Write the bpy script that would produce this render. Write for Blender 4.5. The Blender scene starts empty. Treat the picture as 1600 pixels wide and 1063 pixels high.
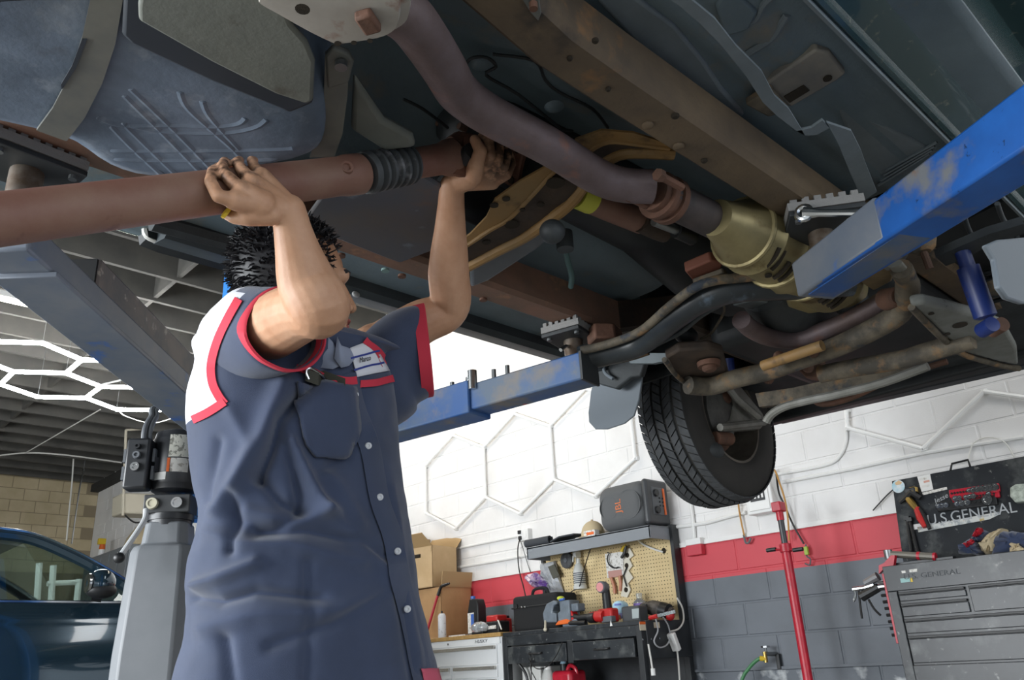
import bpy, math, random
from math import sin, cos, pi, radians, sqrt
from mathutils import Vector, Matrix, noise
random.seed(7)
V = Vector
scn = bpy.context.scene
COL = scn.collection

# ------------------------------------------------------------------ camera
CZ = 0.80
F_PX = 1274.59
CR = V((0.72529179, -0.68653888, -0.05114874))
CU = V((-0.21988122, -0.30141558, 0.92779356))
CF = V((0.65238338, 0.6616744, 0.36957125))
CAM = V((0, 0, CZ))
cam_d = bpy.data.cameras.new('camera')
cam_d.sensor_width = 36.0
cam_d.lens = F_PX / 1600 * 36
cam_d.clip_start = 0.05
cam = bpy.data.objects.new('camera', cam_d)
COL.objects.link(cam)
cam.matrix_world = Matrix(((CR.x, CU.x, -CF.x, 0), (CR.y, CU.y, -CF.y, 0), (CR.z, CU.z, -CF.z, CZ), (0, 0, 0, 1)))
scn.camera = cam

# ------------------------------------------------------------------ view / world / lights
scn.view_settings.view_transform = 'Standard'
scn.view_settings.look = 'None'
scn.view_settings.gamma = 1
scn.view_settings.use_curve_mapping = False
scn.view_settings.exposure = 0.16

wd = bpy.data.worlds.new('world')
scn.world = wd
wd.use_nodes = True
bg = wd.node_tree.nodes['Background']
bg.inputs[0].default_value = (0.86, 0.94, 1.0, 1)
bg.inputs[1].default_value = 0.9


def area(name, loc, target, sx, sy, power, col=(1, 1, 1)):
    l = bpy.data.lights.new(name, 'AREA')
    l.shape = 'RECTANGLE'
    l.size = sx
    l.size_y = sy
    l.energy = power
    l.color = col
    o = bpy.data.objects.new(name, l)
    COL.objects.link(o)
    o.location = loc
    d = (V(target) - V(loc)).normalized()
    o.rotation_euler = d.to_track_quat('-Z', 'Y').to_euler()
    return o


# daylight through the open bay doors behind the photographer, and the shop's ceiling lamps
area('bay_door_daylight', (-4.4, 4.2, 1.5), (1.5, 2.2, 1.2), 6, 2.6, 820, (0.93, 0.97, 1.0))
area('side_door_daylight', (1.0, -4.5, 1.7), (2.5, 3, 1.3), 6, 3.0, 110, (0.93, 0.97, 1.0))
area('ceiling_lamp_front', (3.6, 5.6, 4.2), (4.9, 5.6, 2.2), 2.6, 0.4, 30, (1.0, 0.88, 0.70))
area('ceiling_lamp_right', (3.2, 0.6, 4.2), (4.9, 1.0, 1.0), 2.6, 0.4, 24, (1.0, 0.98, 0.95))


def ray(px, py):
    return CR * ((px - 800) / F_PX) + CU * (-(py - 531.5) / F_PX) + CF


def P(px, py, **k):
    """point of the room seen at a measured spot of the photograph, on the plane x=, y=, z= (world) or h= (above the camera)"""
    d = ray(px, py)
    if 'x' in k: s = k['x'] / d.x
    elif 'y' in k: s = k['y'] / d.y
    elif 'h' in k: s = k['h'] / d.z
    else: s = (k['z'] - CZ) / d.z
    return CAM + d * s


def proj(p):
    q = V(p) - CAM
    w = q.dot(CF)
    return 800 + q.dot(CR) / w * F_PX, 531.5 - q.dot(CU) / w * F_PX


# ------------------------------------------------------------------ materials
def lin(c):
    if isinstance(c, str):
        c = [int(c[i:i + 2], 16) / 255 for i in (0, 2, 4)]
        c = [x / 12.92 if x <= 0.04045 else ((x + 0.055) / 1.055) ** 2.4 for x in c]
    return (c[0], c[1], c[2], 1)


MATS = {}


def M(name, col, rough=0.6, metal=0.0, col2=None, scale=5.0, lo=0.35, hi=0.65, bump=0.0, bscale=80.0,
      patches=(), emis=0.0, spec=0.5, trans=0.0, stretch=None, coat=0.0, sheen=0.0):
    if name in MATS: return MATS[name]
    m = bpy.data.materials.new(name)
    m.use_nodes = True
    nt = m.node_tree
    n, l = nt.nodes, nt.links
    b = n['Principled BSDF']
    b.inputs['Roughness'].default_value = rough
    b.inputs['Metallic'].default_value = metal
    b.inputs['Specular IOR Level'].default_value = spec
    b.inputs['Transmission Weight'].default_value = trans
    b.inputs['Coat Weight'].default_value = coat
    b.inputs['Sheen Weight'].default_value = sheen
    b.inputs['Base Color'].default_value = lin(col)
    geo = None
    def pos():
        nonlocal geo
        if geo is None:
            g = n.new('ShaderNodeNewGeometry')
            geo = g.outputs['Position']
            if stretch:
                mp = n.new('ShaderNodeMapping')
                mp.inputs['Scale'].default_value = stretch
                l.new(geo, mp.inputs['Vector'])
                geo = mp.outputs['Vector']
        return geo
    def nz(sc, det=6, r=0.6):
        t = n.new('ShaderNodeTexNoise')
        t.inputs['Scale'].default_value = sc
        t.inputs['Detail'].default_value = det
        t.inputs['Roughness'].default_value = r
        l.new(pos(), t.inputs['Vector'])
        return t.outputs['Fac']
    cur = None
    def mix(fac, a, c2):
        mx = n.new('ShaderNodeMix')
        mx.data_type = 'RGBA'
        l.new(fac, mx.inputs[0])
        if a is None: mx.inputs[6].default_value = lin(col)
        else: l.new(a, mx.inputs[6])
        mx.inputs[7].default_value = lin(c2)
        return mx.outputs[2]
    def ramp(v, lo, hi):
        r = n.new('ShaderNodeMapRange')
        r.inputs[1].default_value = lo
        r.inputs[2].default_value = hi
        l.new(v, r.inputs[0])
        return r.outputs[0]
    if col2 is not None:
        cur = mix(ramp(nz(scale), lo, hi), cur, col2)
    for (c, sc, a, z) in patches:
        cur = mix(ramp(nz(sc), a, z), cur, c)
    if cur is not None: l.new(cur, b.inputs['Base Color'])
    if bump:
        bp = n.new('ShaderNodeBump')
        bp.inputs['Strength'].default_value = bump
        bp.inputs['Distance'].default_value = 0.003
        l.new(nz(bscale, 4), bp.inputs['Height'])
        l.new(bp.outputs[0], b.inputs['Normal'])
    if emis:
        b.inputs['Emission Color'].default_value = lin(col)
        b.inputs['Emission Strength'].default_value = emis
    MATS[name] = m
    return m


def wall_paint():
    """white over a red band over grey, by height on the wall"""
    m = M('wall_paint', 'e6e5e4', rough=0.55, bump=0.25, bscale=140)
    nt = m.node_tree
    n, l = nt.nodes, nt.links
    b = n['Principled BSDF']
    g = n.new('ShaderNodeNewGeometry')
    s = n.new('ShaderNodeSeparateXYZ')
    l.new(g.outputs['Position'], s.inputs[0])
    def gt(th):
        k = n.new('ShaderNodeMath')
        k.operation = 'LESS_THAN'
        k.inputs[1].default_value = th
        l.new(s.outputs['Z'], k.inputs[0])
        return k.outputs[0]
    def noisef(sc, a, z):
        t = n.new('ShaderNodeTexNoise')
        t.inputs['Scale'].default_value = sc
        t.inputs['Detail'].default_value = 6
        l.new(g.outputs['Position'], t.inputs['Vector'])
        r = n.new('ShaderNodeMapRange')
        r.inputs[1].default_value = a
        r.inputs[2].default_value = z
        l.new(t.outputs['Fac'], r.inputs[0])
        return r.outputs[0]
    def mix(f, a, c):
        x = n.new('ShaderNodeMix')
        x.data_type = 'RGBA'
        l.new(f, x.inputs[0])
        if isinstance(a, str): x.inputs[6].default_value = lin(a)
        else: l.new(a, x.inputs[6])
        if isinstance(c, str): x.inputs[7].default_value = lin(c)
        else: l.new(c, x.inputs[7])
        return x.outputs[2]
    w = mix(noisef(2.2, .45, .75), 'e2e1e0', 'd3d1cf')
    gr = mix(noisef(3.0, .4, .7), '6a7078', '5d636a')
    low = mix(noisef(7.0, .56, .66), gr, 'b9bdbf')
    c = mix(gt(1.508), w, 'c9444f')
    c = mix(gt(1.272), c, gr)
    c = mix(gt(.690), c, low)
    l.new(c, b.inputs['Base Color'])
    return m


WALL = wall_paint()
m_mortar_tan = M('tan_block_joint', '8d8069', rough=.9)
m_tan = M('tan_block', 'c4b596', rough=.85, col2='b5a686', scale=3, bump=.4, bscale=90)
m_concrete = M('concrete', 'a3a098', rough=.6, col2='8a8780', scale=1.5, patches=[('5d5b57', 4, .64, .8)], bump=.2)
m_deck = M('ceiling_deck', '3f3e3b', rough=.9, col2='343433', scale=2)
m_joist = M('joist_wood', '56544f', rough=.85, col2='494845', scale=3)
m_white_pl = M('white_plastic', 'e4e4e2', rough=.4)
m_white_conduit = M('white_painted_metal', 'e3e3e1', rough=.5)
m_lamp = M('lamp_diffuser', (1, 1, 1), emis=45)
m_lamp_warm = M('warm_lamp_diffuser', (1, .93, .78), emis=12)
m_tube_off = M('unlit_tube', 'eeeeec', rough=.3)
m_grey_tube_back = M('tube_backing', 'a9abae', rough=.5)
m_black = M('black_plastic', '17181a', rough=.45)
m_black_rough = M('black_fabric', '1a1b1d', rough=.9, bump=.4, bscale=300)
m_black_metal = M('black_painted_steel', '1d2023', rough=.45, col2='2b2e31', scale=8, bump=.05)
m_black_dusty = M('dusty_black_steel', '1d2024', rough=.36, col2='2e3236', scale=3, patches=[('5d605f', 7, .54, .76), ('8a8b88', 26, .64, .74)])
m_grey_metal = M('grey_painted_steel', '5d6166', rough=.5)
m_steel = M('bright_steel', 'c9cbcc', rough=.22, metal=1)
m_steel_dull = M('dull_steel', '8c8f90', rough=.4, metal=.9)
m_red = M('red_paint', 'bf2236', rough=.35, col2='a81c2e', scale=20)
m_red_tool = M('red_tool_plastic', 'b5201f', rough=.45)
m_cardboard = M('cardboard', 'cdaf86', rough=.85, col2='c2a379', scale=6)
m_cardboard_in = M('cardboard_inner', 'b3966c', rough=.85)
m_cab_white = M('white_cabinet_paint', 'dadcdd', rough=.35)
m_wood = M('butcher_block', 'b08d55', rough=.5, col2='9c7a45', scale=4, stretch=(1, 12, 12))
m_peg = M('pegboard', 'dac496', rough=.8, col2='d0b88a', scale=7)
m_hole = M('dark_hole', '2b241a', rough=1)
m_cable_white = M('white_cable', 'd9d8d2', rough=.5)
m_cable_black = M('black_cable', '141414', rough=.5)
m_cable_green = M('green_hose', '3f7d4f', rough=.5)
m_yellow_pl = M('yellow_plastic', 'd7b528', rough=.45)
m_orange = M('orange_plastic', 'd9641f', rough=.5)
m_orange_cord = M('orange_cord', 'b98a4a', rough=.6)
m_blue_pl = M('blue_plastic', '3f67b5', rough=.4)
m_paleblue = M('pale_blue_plastic', 'a9cfe3', rough=.35)
m_clear = M('clear_plastic', 'e5ebee', rough=.15, trans=.75)
m_sticker = M('white_label', 'dcdad5', rough=.55, patches=[('a8a39a', 60, .52, .6)])
m_navy = M('navy_cloth', '27334f', rough=.9, col2='2d3a57', scale=8, bump=.3, bscale=700, sheen=.3)
m_tan_cloth = M('tan_cloth', 'b9a98a', rough=.9)
m_brass = M('brass', 'b89a5a', rough=.35, metal=1)


# ------------------------------------------------------------------ mesh builder
class MB:
    def __init__(s):
        s.v = []; s.f = []; s.m = []

    def add(s, verts, faces, m=0):
        o = len(s.v)
        s.v += [V(p) for p in verts]
        s.f += [tuple(i + o for i in f) for f in faces]
        s.m += [m] * len(faces)
        return s

    def box(s, c, size, rot=None, m=0):
        c = V(c); hx, hy, hz = size[0] / 2, size[1] / 2, size[2] / 2
        vs = [V((x, y, z)) for x in (-hx, hx) for y in (-hy, hy) for z in (-hz, hz)]
        if rot is not None: vs = [rot @ p for p in vs]
        return s.add([c + p for p in vs], [(0, 1, 3, 2), (4, 6, 7, 5), (0, 4, 5, 1), (2, 3, 7, 6), (0, 2, 6, 4), (1, 5, 7, 3)], m)

    def bb(s, a, b, m=0):
        a, b = V(a), V(b)
        return s.box((a + b) / 2, [abs(b[i] - a[i]) for i in range(3)], m=m)

    def beam(s, a, b, w, h, up=(0, 0, 1), m=0, w2=None, h2=None):
        """rectangular bar from a to b, w across, h along up"""
        a, b = V(a), V(b)
        d = (b - a).normalized()
        sd = d.cross(V(up)).normalized()
        u = sd.cross(d).normalized()
        w2 = w if w2 is None else w2; h2 = h if h2 is None else h2
        vs = []
        for p, ww, hh in ((a, w, h), (b, w2, h2)):
            for i, j in ((-1, -1), (1, -1), (1, 1), (-1, 1)):
                vs.append(p + sd * (ww / 2 * i) + u * (hh / 2 * j))
        return s.add(vs, [(3, 2, 1, 0), (4, 5, 6, 7), (0, 1, 5, 4), (1, 2, 6, 5), (2, 3, 7, 6), (3, 0, 4, 7)], m)

    def prism(s, poly, vec, m=0):
        n = len(poly); vec = V(vec)
        poly = [V(p) for p in poly]
        nrm = V((0, 0, 0))
        for i in range(n): nrm += poly[i].cross(poly[(i + 1) % n])
        if nrm.dot(vec) > 0: poly = poly[::-1]
        vs = poly + [p + vec for p in poly]
        fs = [tuple(range(n)), tuple(range(2 * n - 1, n - 1, -1))]
        fs += [(i, i + n, (i + 1) % n + n, (i + 1) % n) for i in range(n)]
        return s.add(vs, fs, m)

    def rings(s, rings, cap=True, closed=False, m=0):
        n = len(rings[0]); k = len(rings)
        vs = [p for r in rings for p in r]
        fs = []
        for i in range(k if closed else k - 1):
            a = i * n; b = ((i + 1) % k) * n
            for j in range(n):
                fs.append((a + j, a + (j + 1) % n, b + (j + 1) % n, b + j))
        if cap and not closed:
            fs.append(tuple(range(n - 1, -1, -1)))
            fs.append(tuple(range((k - 1) * n, k * n)))
        return s.add(vs, fs, m)

    def tube(s, pts, r, seg=10, cap=True, closed=False, flat=1.0, up=None, m=0):
        pts = [V(p) for p in pts]
        k = len(pts)
        rs = r if isinstance(r, (list, tuple)) else [r] * k
        tang = []
        for i in range(k):
            if closed: t = pts[(i + 1) % k] - pts[i - 1]
            else: t = pts[min(i + 1, k - 1)] - pts[max(i - 1, 0)]
            tang.append(t.normalized() if t.length > 1e-9 else V((0, 0, 1)))
        t = tang[0]
        u = V(up) if up else (V((0, 0, 1)) if abs(t.z) < .9 else V((1, 0, 0)))
        R = []
        for i in range(k):
            t = tang[i]
            if up: u = V(up)
            a = (u - t * u.dot(t))
            if a.length < 1e-6: a = t.orthogonal()
            a.normalize()
            u = a
            b = t.cross(a)
            R.append([pts[i] + (a * (cos(2 * pi * j / seg) * flat) + b * sin(2 * pi * j / seg)) * rs[i] for j in range(seg)])
        return s.rings(R, cap, closed, m)

    def lathe(s, a, b, prof, seg=24, cap=True, m=0):
        """prof: (t along a->b in 0..1 of its length, radius)"""
        a, b = V(a), V(b)
        d = b - a
        u = d.normalized().orthogonal().normalized()
        w = d.normalized().cross(u)
        R = [[a + d * t + (u * cos(2 * pi * j / seg) + w * sin(2 * pi * j / seg)) * max(r, 1e-4) for j in range(seg)] for t, r in prof]
        return s.rings(R, cap, False, m)

    def cyl(s, a, b, r, seg=16, r2=None, m=0):
        return s.lathe(a, b, [(0, r), (1, r if r2 is None else r2)], seg, True, m)

    def cap(s, a, b, ra, rb, seg=14, m=0):
        """tapered capsule"""
        a, b = V(a), V(b)
        d = b - a; L = max(d.length, 1e-5); d = d / L
        u = d.orthogonal().normalized(); w = d.cross(u)
        R = []
        for i in range(1, 5):
            an = pi / 2 * i / 4
            R.append((a - d * ra * cos(an), ra * sin(an)))
        for i in range(4, 0, -1):
            an = pi / 2 * i / 4
            R.append((b + d * rb * cos(an), rb * sin(an)))
        return s.rings([[c + (u * cos(2 * pi * j / seg) + w * sin(2 * pi * j / seg)) * r for j in range(seg)] for c, r in R], True, False, m)

    def ell(s, c, r, rot=None, seg=20, rg=12, m=0):
        c = V(c)
        R = []
        for i in range(1, rg):
            an = pi * i / rg
            ring = []
            for j in range(seg):
                p = V((r[0] * sin(an) * cos(2 * pi * j / seg), r[1] * sin(an) * sin(2 * pi * j / seg), -r[2] * cos(an)))
                if rot is not None: p = rot @ p
                ring.append(c + p)
            R.append(ring)
        return s.rings(R, True, False, m)

    def ribbon(s, A, B, vec, m=0):
        """band between the two polylines A and B, thickened by vec"""
        A = [V(p) for p in A]; B = [V(p) for p in B]; n = len(A); vec = V(vec)
        vs = A + B + [p + vec for p in A] + [p + vec for p in B]
        fs = []
        for i in range(n - 1):
            fs += [(i, i + 1, n + i + 1, n + i), (2 * n + i, 3 * n + i, 3 * n + i + 1, 2 * n + i + 1),
                   (i, 2 * n + i, 2 * n + i + 1, i + 1), (n + i, n + i + 1, 3 * n + i + 1, 3 * n + i)]
        fs += [(0, n, 3 * n, 2 * n), (n - 1, 3 * n - 1, 4 * n - 1, 2 * n - 1)]
        return s.add(vs, fs, m)

    def build(s, name, mats, parent=None, smooth=True, bev=0, label=None, ang=35, seg=2, sub=0, fix=True):
        me = bpy.data.meshes.new(name)
        me.from_pydata([tuple(p) for p in s.v], [], s.f)
        if not isinstance(mats, (list, tuple)): mats = [mats]
        for m in mats: me.materials.append(m)
        if len(mats) > 1: me.polygons.foreach_set('material_index', s.m)
        if fix:
            import bmesh
            bm = bmesh.new(); bm.from_mesh(me)
            bmesh.ops.recalc_face_normals(bm, faces=bm.faces)
            bm.to_mesh(me); bm.free()
        if smooth:
            me.polygons.foreach_set('use_smooth', [True] * len(me.polygons))
            me.set_sharp_from_angle(angle=radians(ang))
        me.update()
        o = bpy.data.objects.new(name, me)
        COL.objects.link(o)
        if bev:
            b = o.modifiers.new('bevel', 'BEVEL')
            b.width = bev; b.segments = seg; b.limit_method = 'ANGLE'; b.angle_limit = radians(40)
        if sub:
            b = o.modifiers.new('sub', 'SUBSURF'); b.levels = sub; b.render_levels = sub
        if parent is not None: attach(o, parent)
        if label: o['label'] = label
        return o


def world_of(o):
    m = Matrix.LocRotScale(o.location, o.rotation_euler, o.scale)
    if o.parent is not None: m = world_of(o.parent) @ o.matrix_parent_inverse @ m
    return m


def attach(o, parent):
    o.parent = parent
    o.matrix_parent_inverse = world_of(parent).inverted()
    return o


def thing(name, label, cat, loc=(0, 0, 0), group=None):
    o = bpy.data.objects.new(name, None)
    o.empty_display_size = .05
    o.location = loc
    COL.objects.link(o)
    return tag(o, label, cat, group)


def tag(o, label, cat, group=None):
    o['label'] = label; o['category'] = cat
    if group: o['group'] = group
    return o


def struct(o):
    o['kind'] = 'structure'
    return o


def share(o, parent, delta=None, mw=None):
    """copy of a mesh object under parent, moved by delta"""
    c = o.copy()
    COL.objects.link(c)
    if parent is not None: attach(c, parent)
    if delta is not None: c.location = V(o.location) + V(delta)
    return c


def copy_thing(root, delta, label=None, group=None):
    r = root.copy(); COL.objects.link(r)
    r.location = V(root.location) + V(delta)
    if label: r['label'] = label
    if group: r['group'] = group
    for ch in list(root.children):
        c = ch.copy(); COL.objects.link(c); c.parent = r
        for g in list(ch.children):
            d = g.copy(); COL.objects.link(d); d.parent = c
    return r


def smoothpath(pts, n=6):
    pts = [V(p) for p in pts]
    out = []
    for i in range(len(pts) - 1):
        p0 = pts[max(i - 1, 0)]; p1 = pts[i]; p2 = pts[i + 1]; p3 = pts[min(i + 2, len(pts) - 1)]
        for k in range(n):
            t = k / n
            out.append(.5 * ((2 * p1) + (p2 - p0) * t + (2 * p0 - 5 * p1 + 4 * p2 - p3) * t * t + (3 * p1 - p0 - 3 * p2 + p3) * t ** 3))
    out.append(pts[-1])
    return out


def text(name, s, size, pos, right, up, mat, parent, ext=.0006, align='CENTER', shear=0, sx=1.0):
    cu = bpy.data.curves.new(name, 'FONT')
    cu.body = s; cu.size = size; cu.extrude = ext; cu.align_x = align; cu.align_y = 'CENTER'; cu.shear = shear
    t = bpy.data.objects.new('tmp', cu)
    COL.objects.link(t)
    dg = bpy.context.evaluated_depsgraph_get()
    me = bpy.data.meshes.new_from_object(t.evaluated_get(dg))
    bpy.data.objects.remove(t); bpy.data.curves.remove(cu)
    r = V(right).normalized(); u = V(up).normalized(); nn = r.cross(u)
    mw = Matrix(((r.x * sx, u.x, nn.x, pos[0]), (r.y * sx, u.y, nn.y, pos[1]), (r.z * sx, u.z, nn.z, pos[2]), (0, 0, 0, 1)))
    me.transform(mw)
    me.materials.clear(); me.materials.append(mat)
    o = bpy.data.objects.new(name, me)
    COL.objects.link(o)
    if parent is not None: attach(o, parent)
    return o


WX = 4.95      # face of the front block wall
WY = 16.2      # face of the tan side wall
ZC = 4.30      # underside of the joists
#@@SETTING
# ------------------------------------------------------------------ setting
fl = MB().bb((-9, -7, -.15), (WX + .3, WY + .3, 0)).build('floor', m_concrete)
struct(fl)

BW, BH, BT = .4064, .2032, .01


def block_mesh(mat, axis):
    """one block with chamfered face; face towards -x (axis 0) or -y (axis 1)"""
    w, h, d, c = BW - BT, BH - BT, .03, .004
    o = [(-w / 2, -h / 2), (w / 2, -h / 2), (w / 2, h / 2), (-w / 2, h / 2)]
    i = [(-w / 2 + c, -h / 2 + c), (w / 2 - c, -h / 2 + c), (w / 2 - c, h / 2 - c), (-w / 2 + c, h / 2 - c)]
    pts = [(0, a, b) for a, b in i] + [(c, a, b) for a, b in o] + [(d, a, b) for a, b in o]
    if axis == 1: pts = [(a, x, b) for x, a, b in pts]
    fs = [(0, 1, 2, 3)] + [(k, 4 + k, 4 + (k + 1) % 4, (k + 1) % 4) for k in range(4)] + [(4 + k, 8 + k, 8 + (k + 1) % 4, 4 + (k + 1) % 4) for k in range(4)]
    me = bpy.data.meshes.new('block')
    me.from_pydata(pts, [], fs)
    import bmesh
    bm = bmesh.new(); bm.from_mesh(me); bmesh.ops.recalc_face_normals(bm, faces=bm.faces)
    bm.to_mesh(me); bm.free()
    if me.polygons[0].normal[axis] > 0: me.flip_normals()
    me.materials.append(mat)
    return me


wf = struct(MB().bb((WX + .004, -4, 0), (WX + .3, WY + .3, 4.75)).build('wall_front', WALL))
bm_f = block_mesh(WALL, 0)
rest = MB()
bv = [tuple(v.co) for v in bm_f.vertices]; bf = [tuple(p.vertices) for p in bm_f.polygons]
for k in range(-5, 18):
    z = 1.10 + .2032 * k + .1016
    off = 2.80 + (BW / 2 if k % 2 == 0 else 0)
    for j in range(-10, 34):
        y = off + j * BW
        if y < -2 or y > WY - .2: continue
        if .35 < y < 6.9 and .45 < z < 3.15:
            o = bpy.data.objects.new('block', bm_f)
            COL.objects.link(o)
            o.parent = wf
            o.location = (WX, y, z)
        elif (y < 1.8 and z > 3.1) or (y > 10 and z > 1.3) or (6.9 < y < 8 and z < 3.2):
            rest.add([(WX + a, y + b, z + c) for a, b, c in bv], bf)
o = rest.build('distant_block', WALL, wf, smooth=False)
o['kind'] = 'stuff'

ws = struct(MB().bb((-9, WY + .004, 0), (WX + .004, WY + .3, 4.75)).build('wall_left', m_mortar_tan))
bm_s = block_mesh(m_tan, 1)
for k in range(0, 9):
    for j in range(0, 11):
        x = WX - .2 - j * BW - (BW / 2 if k % 2 else 0)
        z = 2.80 + k * .2032
        o = bpy.data.objects.new('block', bm_s)
        COL.objects.link(o)
        o.parent = ws
        o.location = (x, WY, z)

ce = struct(MB().bb((-6.5, -5, 4.62), (WX + .3, WY + .3, 4.75)).build('ceiling', m_deck))
jm = None
n = 0
y = .9
while y < WY:
    if jm is None:
        jm = MB().bb((-6.4, -.022, ZC), (WX, .022, 4.62)).build('joist', m_joist, ce, smooth=False)
        jm.location.y = y
    else:
        c = share(jm, ce); c.location = (0, y, 0)
    y += .56
# bridging between the joists
bl = None
for xx in (2.6, 1.0):
    yy = .9
    while yy < WY - .6:
        if bl is None:
            bl = MB().bb((-.02, .022, ZC + .03), (.02, .538, ZC + .28)).build('bridging', m_joist, ce, smooth=False)
            bl.location = (xx, yy, 0)
        else:
            c = share(bl, ce); c.location = (xx, yy, 0)
        yy += .56
# ledge and mouldings on the block wall
struct(MB().bb((WX - .022, .3, .690), (WX + .003, 6.9, .706)).build('trim_1', WALL))
struct(MB().bb((WX - .012, .3, 1.506), (WX + .003, 8.0, 1.535)).build('trim_2', m_white_conduit))

struct(MB().bb((WX - .14, 8.0, ZC - .13), (WX, WY, ZC)).build('trim_3', M('dark_ledger', '2c2c2b', rough=.9)))
#@@CEILING
# ------------------------------------------------------------------ lit hexagon lamps on the ceiling
HZ = CZ + 2.95
hx = thing('hexagon_ceiling_lamp', 'glowing white honeycomb of tube lamps hanging under the dark ceiling', 'lamp', (2.17, 8.6, HZ))
lam = MB()
A_, B_, C_ = (1.76, 7.89), (2.17, 8.13), (2.17, 8.60)
D_, E_, G_ = (1.76, 8.84), (2.58, 8.83), (2.58, 9.30)
H_, I_, D2 = (2.17, 9.54), (2.99, 9.54), (1.76, 9.31)
edges = [(A_, (1.35, 8.13)), (A_, B_), (B_, C_), (B_, (2.58, 7.89)), (C_, D_), (C_, E_), (D_, (1.35, 8.60)), (D_, D2), (E_, (2.99, 8.60)),
         (E_, G_), (G_, H_), (G_, I_), (H_, D2), (D2, (1.35, 9.54)), (I_, (3.40, 9.30)), ((1.35, 8.13), (1.35, 8.6)), ((2.58, 7.89), (2.58, 7.42)),
         ((2.99, 8.60), (2.99, 8.13)), ((2.58, 7.89), (2.99, 8.13)), ((2.99, 8.6), (3.40, 8.83)), ((3.40, 8.83), (3.40, 9.30))]
for a, b in edges:
    MB().tube([(a[0], a[1], HZ), (b[0], b[1], HZ)], .021, 8).build('lamp_tube', m_lamp, hx)
for q in (A_, C_, H_, I_, (2.99, 8.60)):
    MB().tube([(q[0], q[1], HZ + .016), (q[0], q[1], ZC)], .0022, 5).build('hanger', m_steel_dull, hx)
MB().tube(smoothpath([(2.99, 9.54, HZ + .01), (3.1, 9.5, HZ - .08), (3.35, 9.2, HZ - .18), (3.7, 8.9, HZ + .02)]), .006, 6).build('power_lead', m_cable_white, hx)
ft = thing('ceiling_tube_lamp', 'single warm white tube lamp under the ceiling above the hexagon lamps', 'lamp', (1.6, 7.63, 3.99))
MB().tube([(.9, 7.63, 3.98), (1.69, 7.63, 3.98)], .022, 10).build('lamp_tube', m_lamp_warm, ft)
MB().bb((.85, 7.60, 4.0), (1.72, 7.66, 4.05)).build('lamp_body', m_white_conduit, ft)
for x in (.95, 1.62): MB().tube([(x, 7.63, 4.05), (x, 7.63, ZC)], .005, 6).build('hanger', m_white_conduit, ft)
pu = MB().tube([P(520, 560, x=2.6) if 0 else (3.62, 9.0, ZC - .02), (3.55, 9.1, ZC - .02), (3.0, 10.4, ZC - .02)], .012, 8).build('ceiling_conduit', m_white_conduit)
tag(pu, 'thin pale conduit clipped across the joists near the hexagon lamps', 'pipe')
w1 = MB().tube(smoothpath([P(0, 712, z=4.24), P(42, 708, z=4.24), P(100, 711, z=4.24), P(190, 723, z=4.24)]), .012, 6).build('ceiling_wire', m_cable_white)
tag(w1, 'slack pale wire strung under the far joists', 'wire')
w2 = MB().tube([P(40, 708, z=4.24), P(157, 640, z=4.2)], .008, 6).build('ceiling_wire', m_cable_white)
tag(w2, 'thin wire slanting from the hexagon lamps to the far joists', 'wire')
for i, (pts, lb) in enumerate(((((115, 716), (112, 760), (108, 800), (104, 845)), 'limp pale cord hanging before the tan wall, left one'),
                  (((131, 733), (125, 760), (119, 800), (112, 850)), 'twisted silver streamer hanging before the tan wall'))):
    o = MB().tube(smoothpath([P(a, b, y=14.4) for a, b in pts]), .012, 6).build('streamer' if i else 'pull_string', m_cable_white if i == 0 else m_steel)
    tag(o, lb, 'cord')
    # a hook up to the joist
    top = P(*pts[0], y=14.4)
    MB().tube([top, (top.x, top.y, 4.625)], .006, 6).build('hook', m_steel_dull, o)
#@@WALLITEMS
# ------------------------------------------------------------------ unlit hexagon tubes on the front wall
WXF = WX - .03


def hexwall(name, label, edges):
    t = thing(name, label, 'lamp', (WX, edges[0][0][0], edges[0][0][1]))
    for (y0, z0), (y1, z1) in edges:
        a, b = V((WXF, y0, z0)), V((WXF, y1, z1))
        MB().tube([a, b], .013, 8).build('tube', m_tube_off, t)
    for q in {e for ed in edges for e in ed}:
        MB().bb((WX - .03, q[0] - .016, q[1] - .016), (WX + .003, q[0] + .016, q[1] + .016)).build('connector', m_white_pl, t, bev=.003)
    return t


ys = [6.31, 5.44, 4.59, 3.73]
ed = []
for i, y in enumerate(ys):
    ed.append(((y, 2.21), (y, 2.67)))
    if i < 3:
        mid = (y + ys[i + 1]) / 2
        ed += [((y, 2.21), (mid, 1.995)), ((mid, 1.995), (ys[i + 1], 2.21)), ((y, 2.67), (mid, 2.885)), ((mid, 2.885), (ys[i + 1], 2.67))]
hexwall('wall_hexagon_lamp', 'unlit white hexagon tube lamps on the block wall over the workbench', ed)
a = P(1322, 640, x=WXF); b = P(1324, 669, x=WXF); c = P(1442, 701, x=WXF); d = P(1537, 612, x=WXF); e = P(1640, 627, x=WXF)
q = lambda p: (round(p.y, 3), round(p.z, 3))
hexwall('wall_hexagon_lamp', 'unlit white zigzag tube lamp on the block wall over the black tool chest', [(q(a), q(b)), (q(b), q(c)), (q(c), q(d)), (q(d), q(e))])


def wp(px, py, off=.012):
    return P(px, py, x=WX - off)


def conduit(pts, r, label, n=5):
    o = MB().tube(smoothpath([wp(a, b, r) for a, b in pts], n), r, 8).build('conduit', m_white_conduit)
    return tag(o, label, 'pipe')


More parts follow.
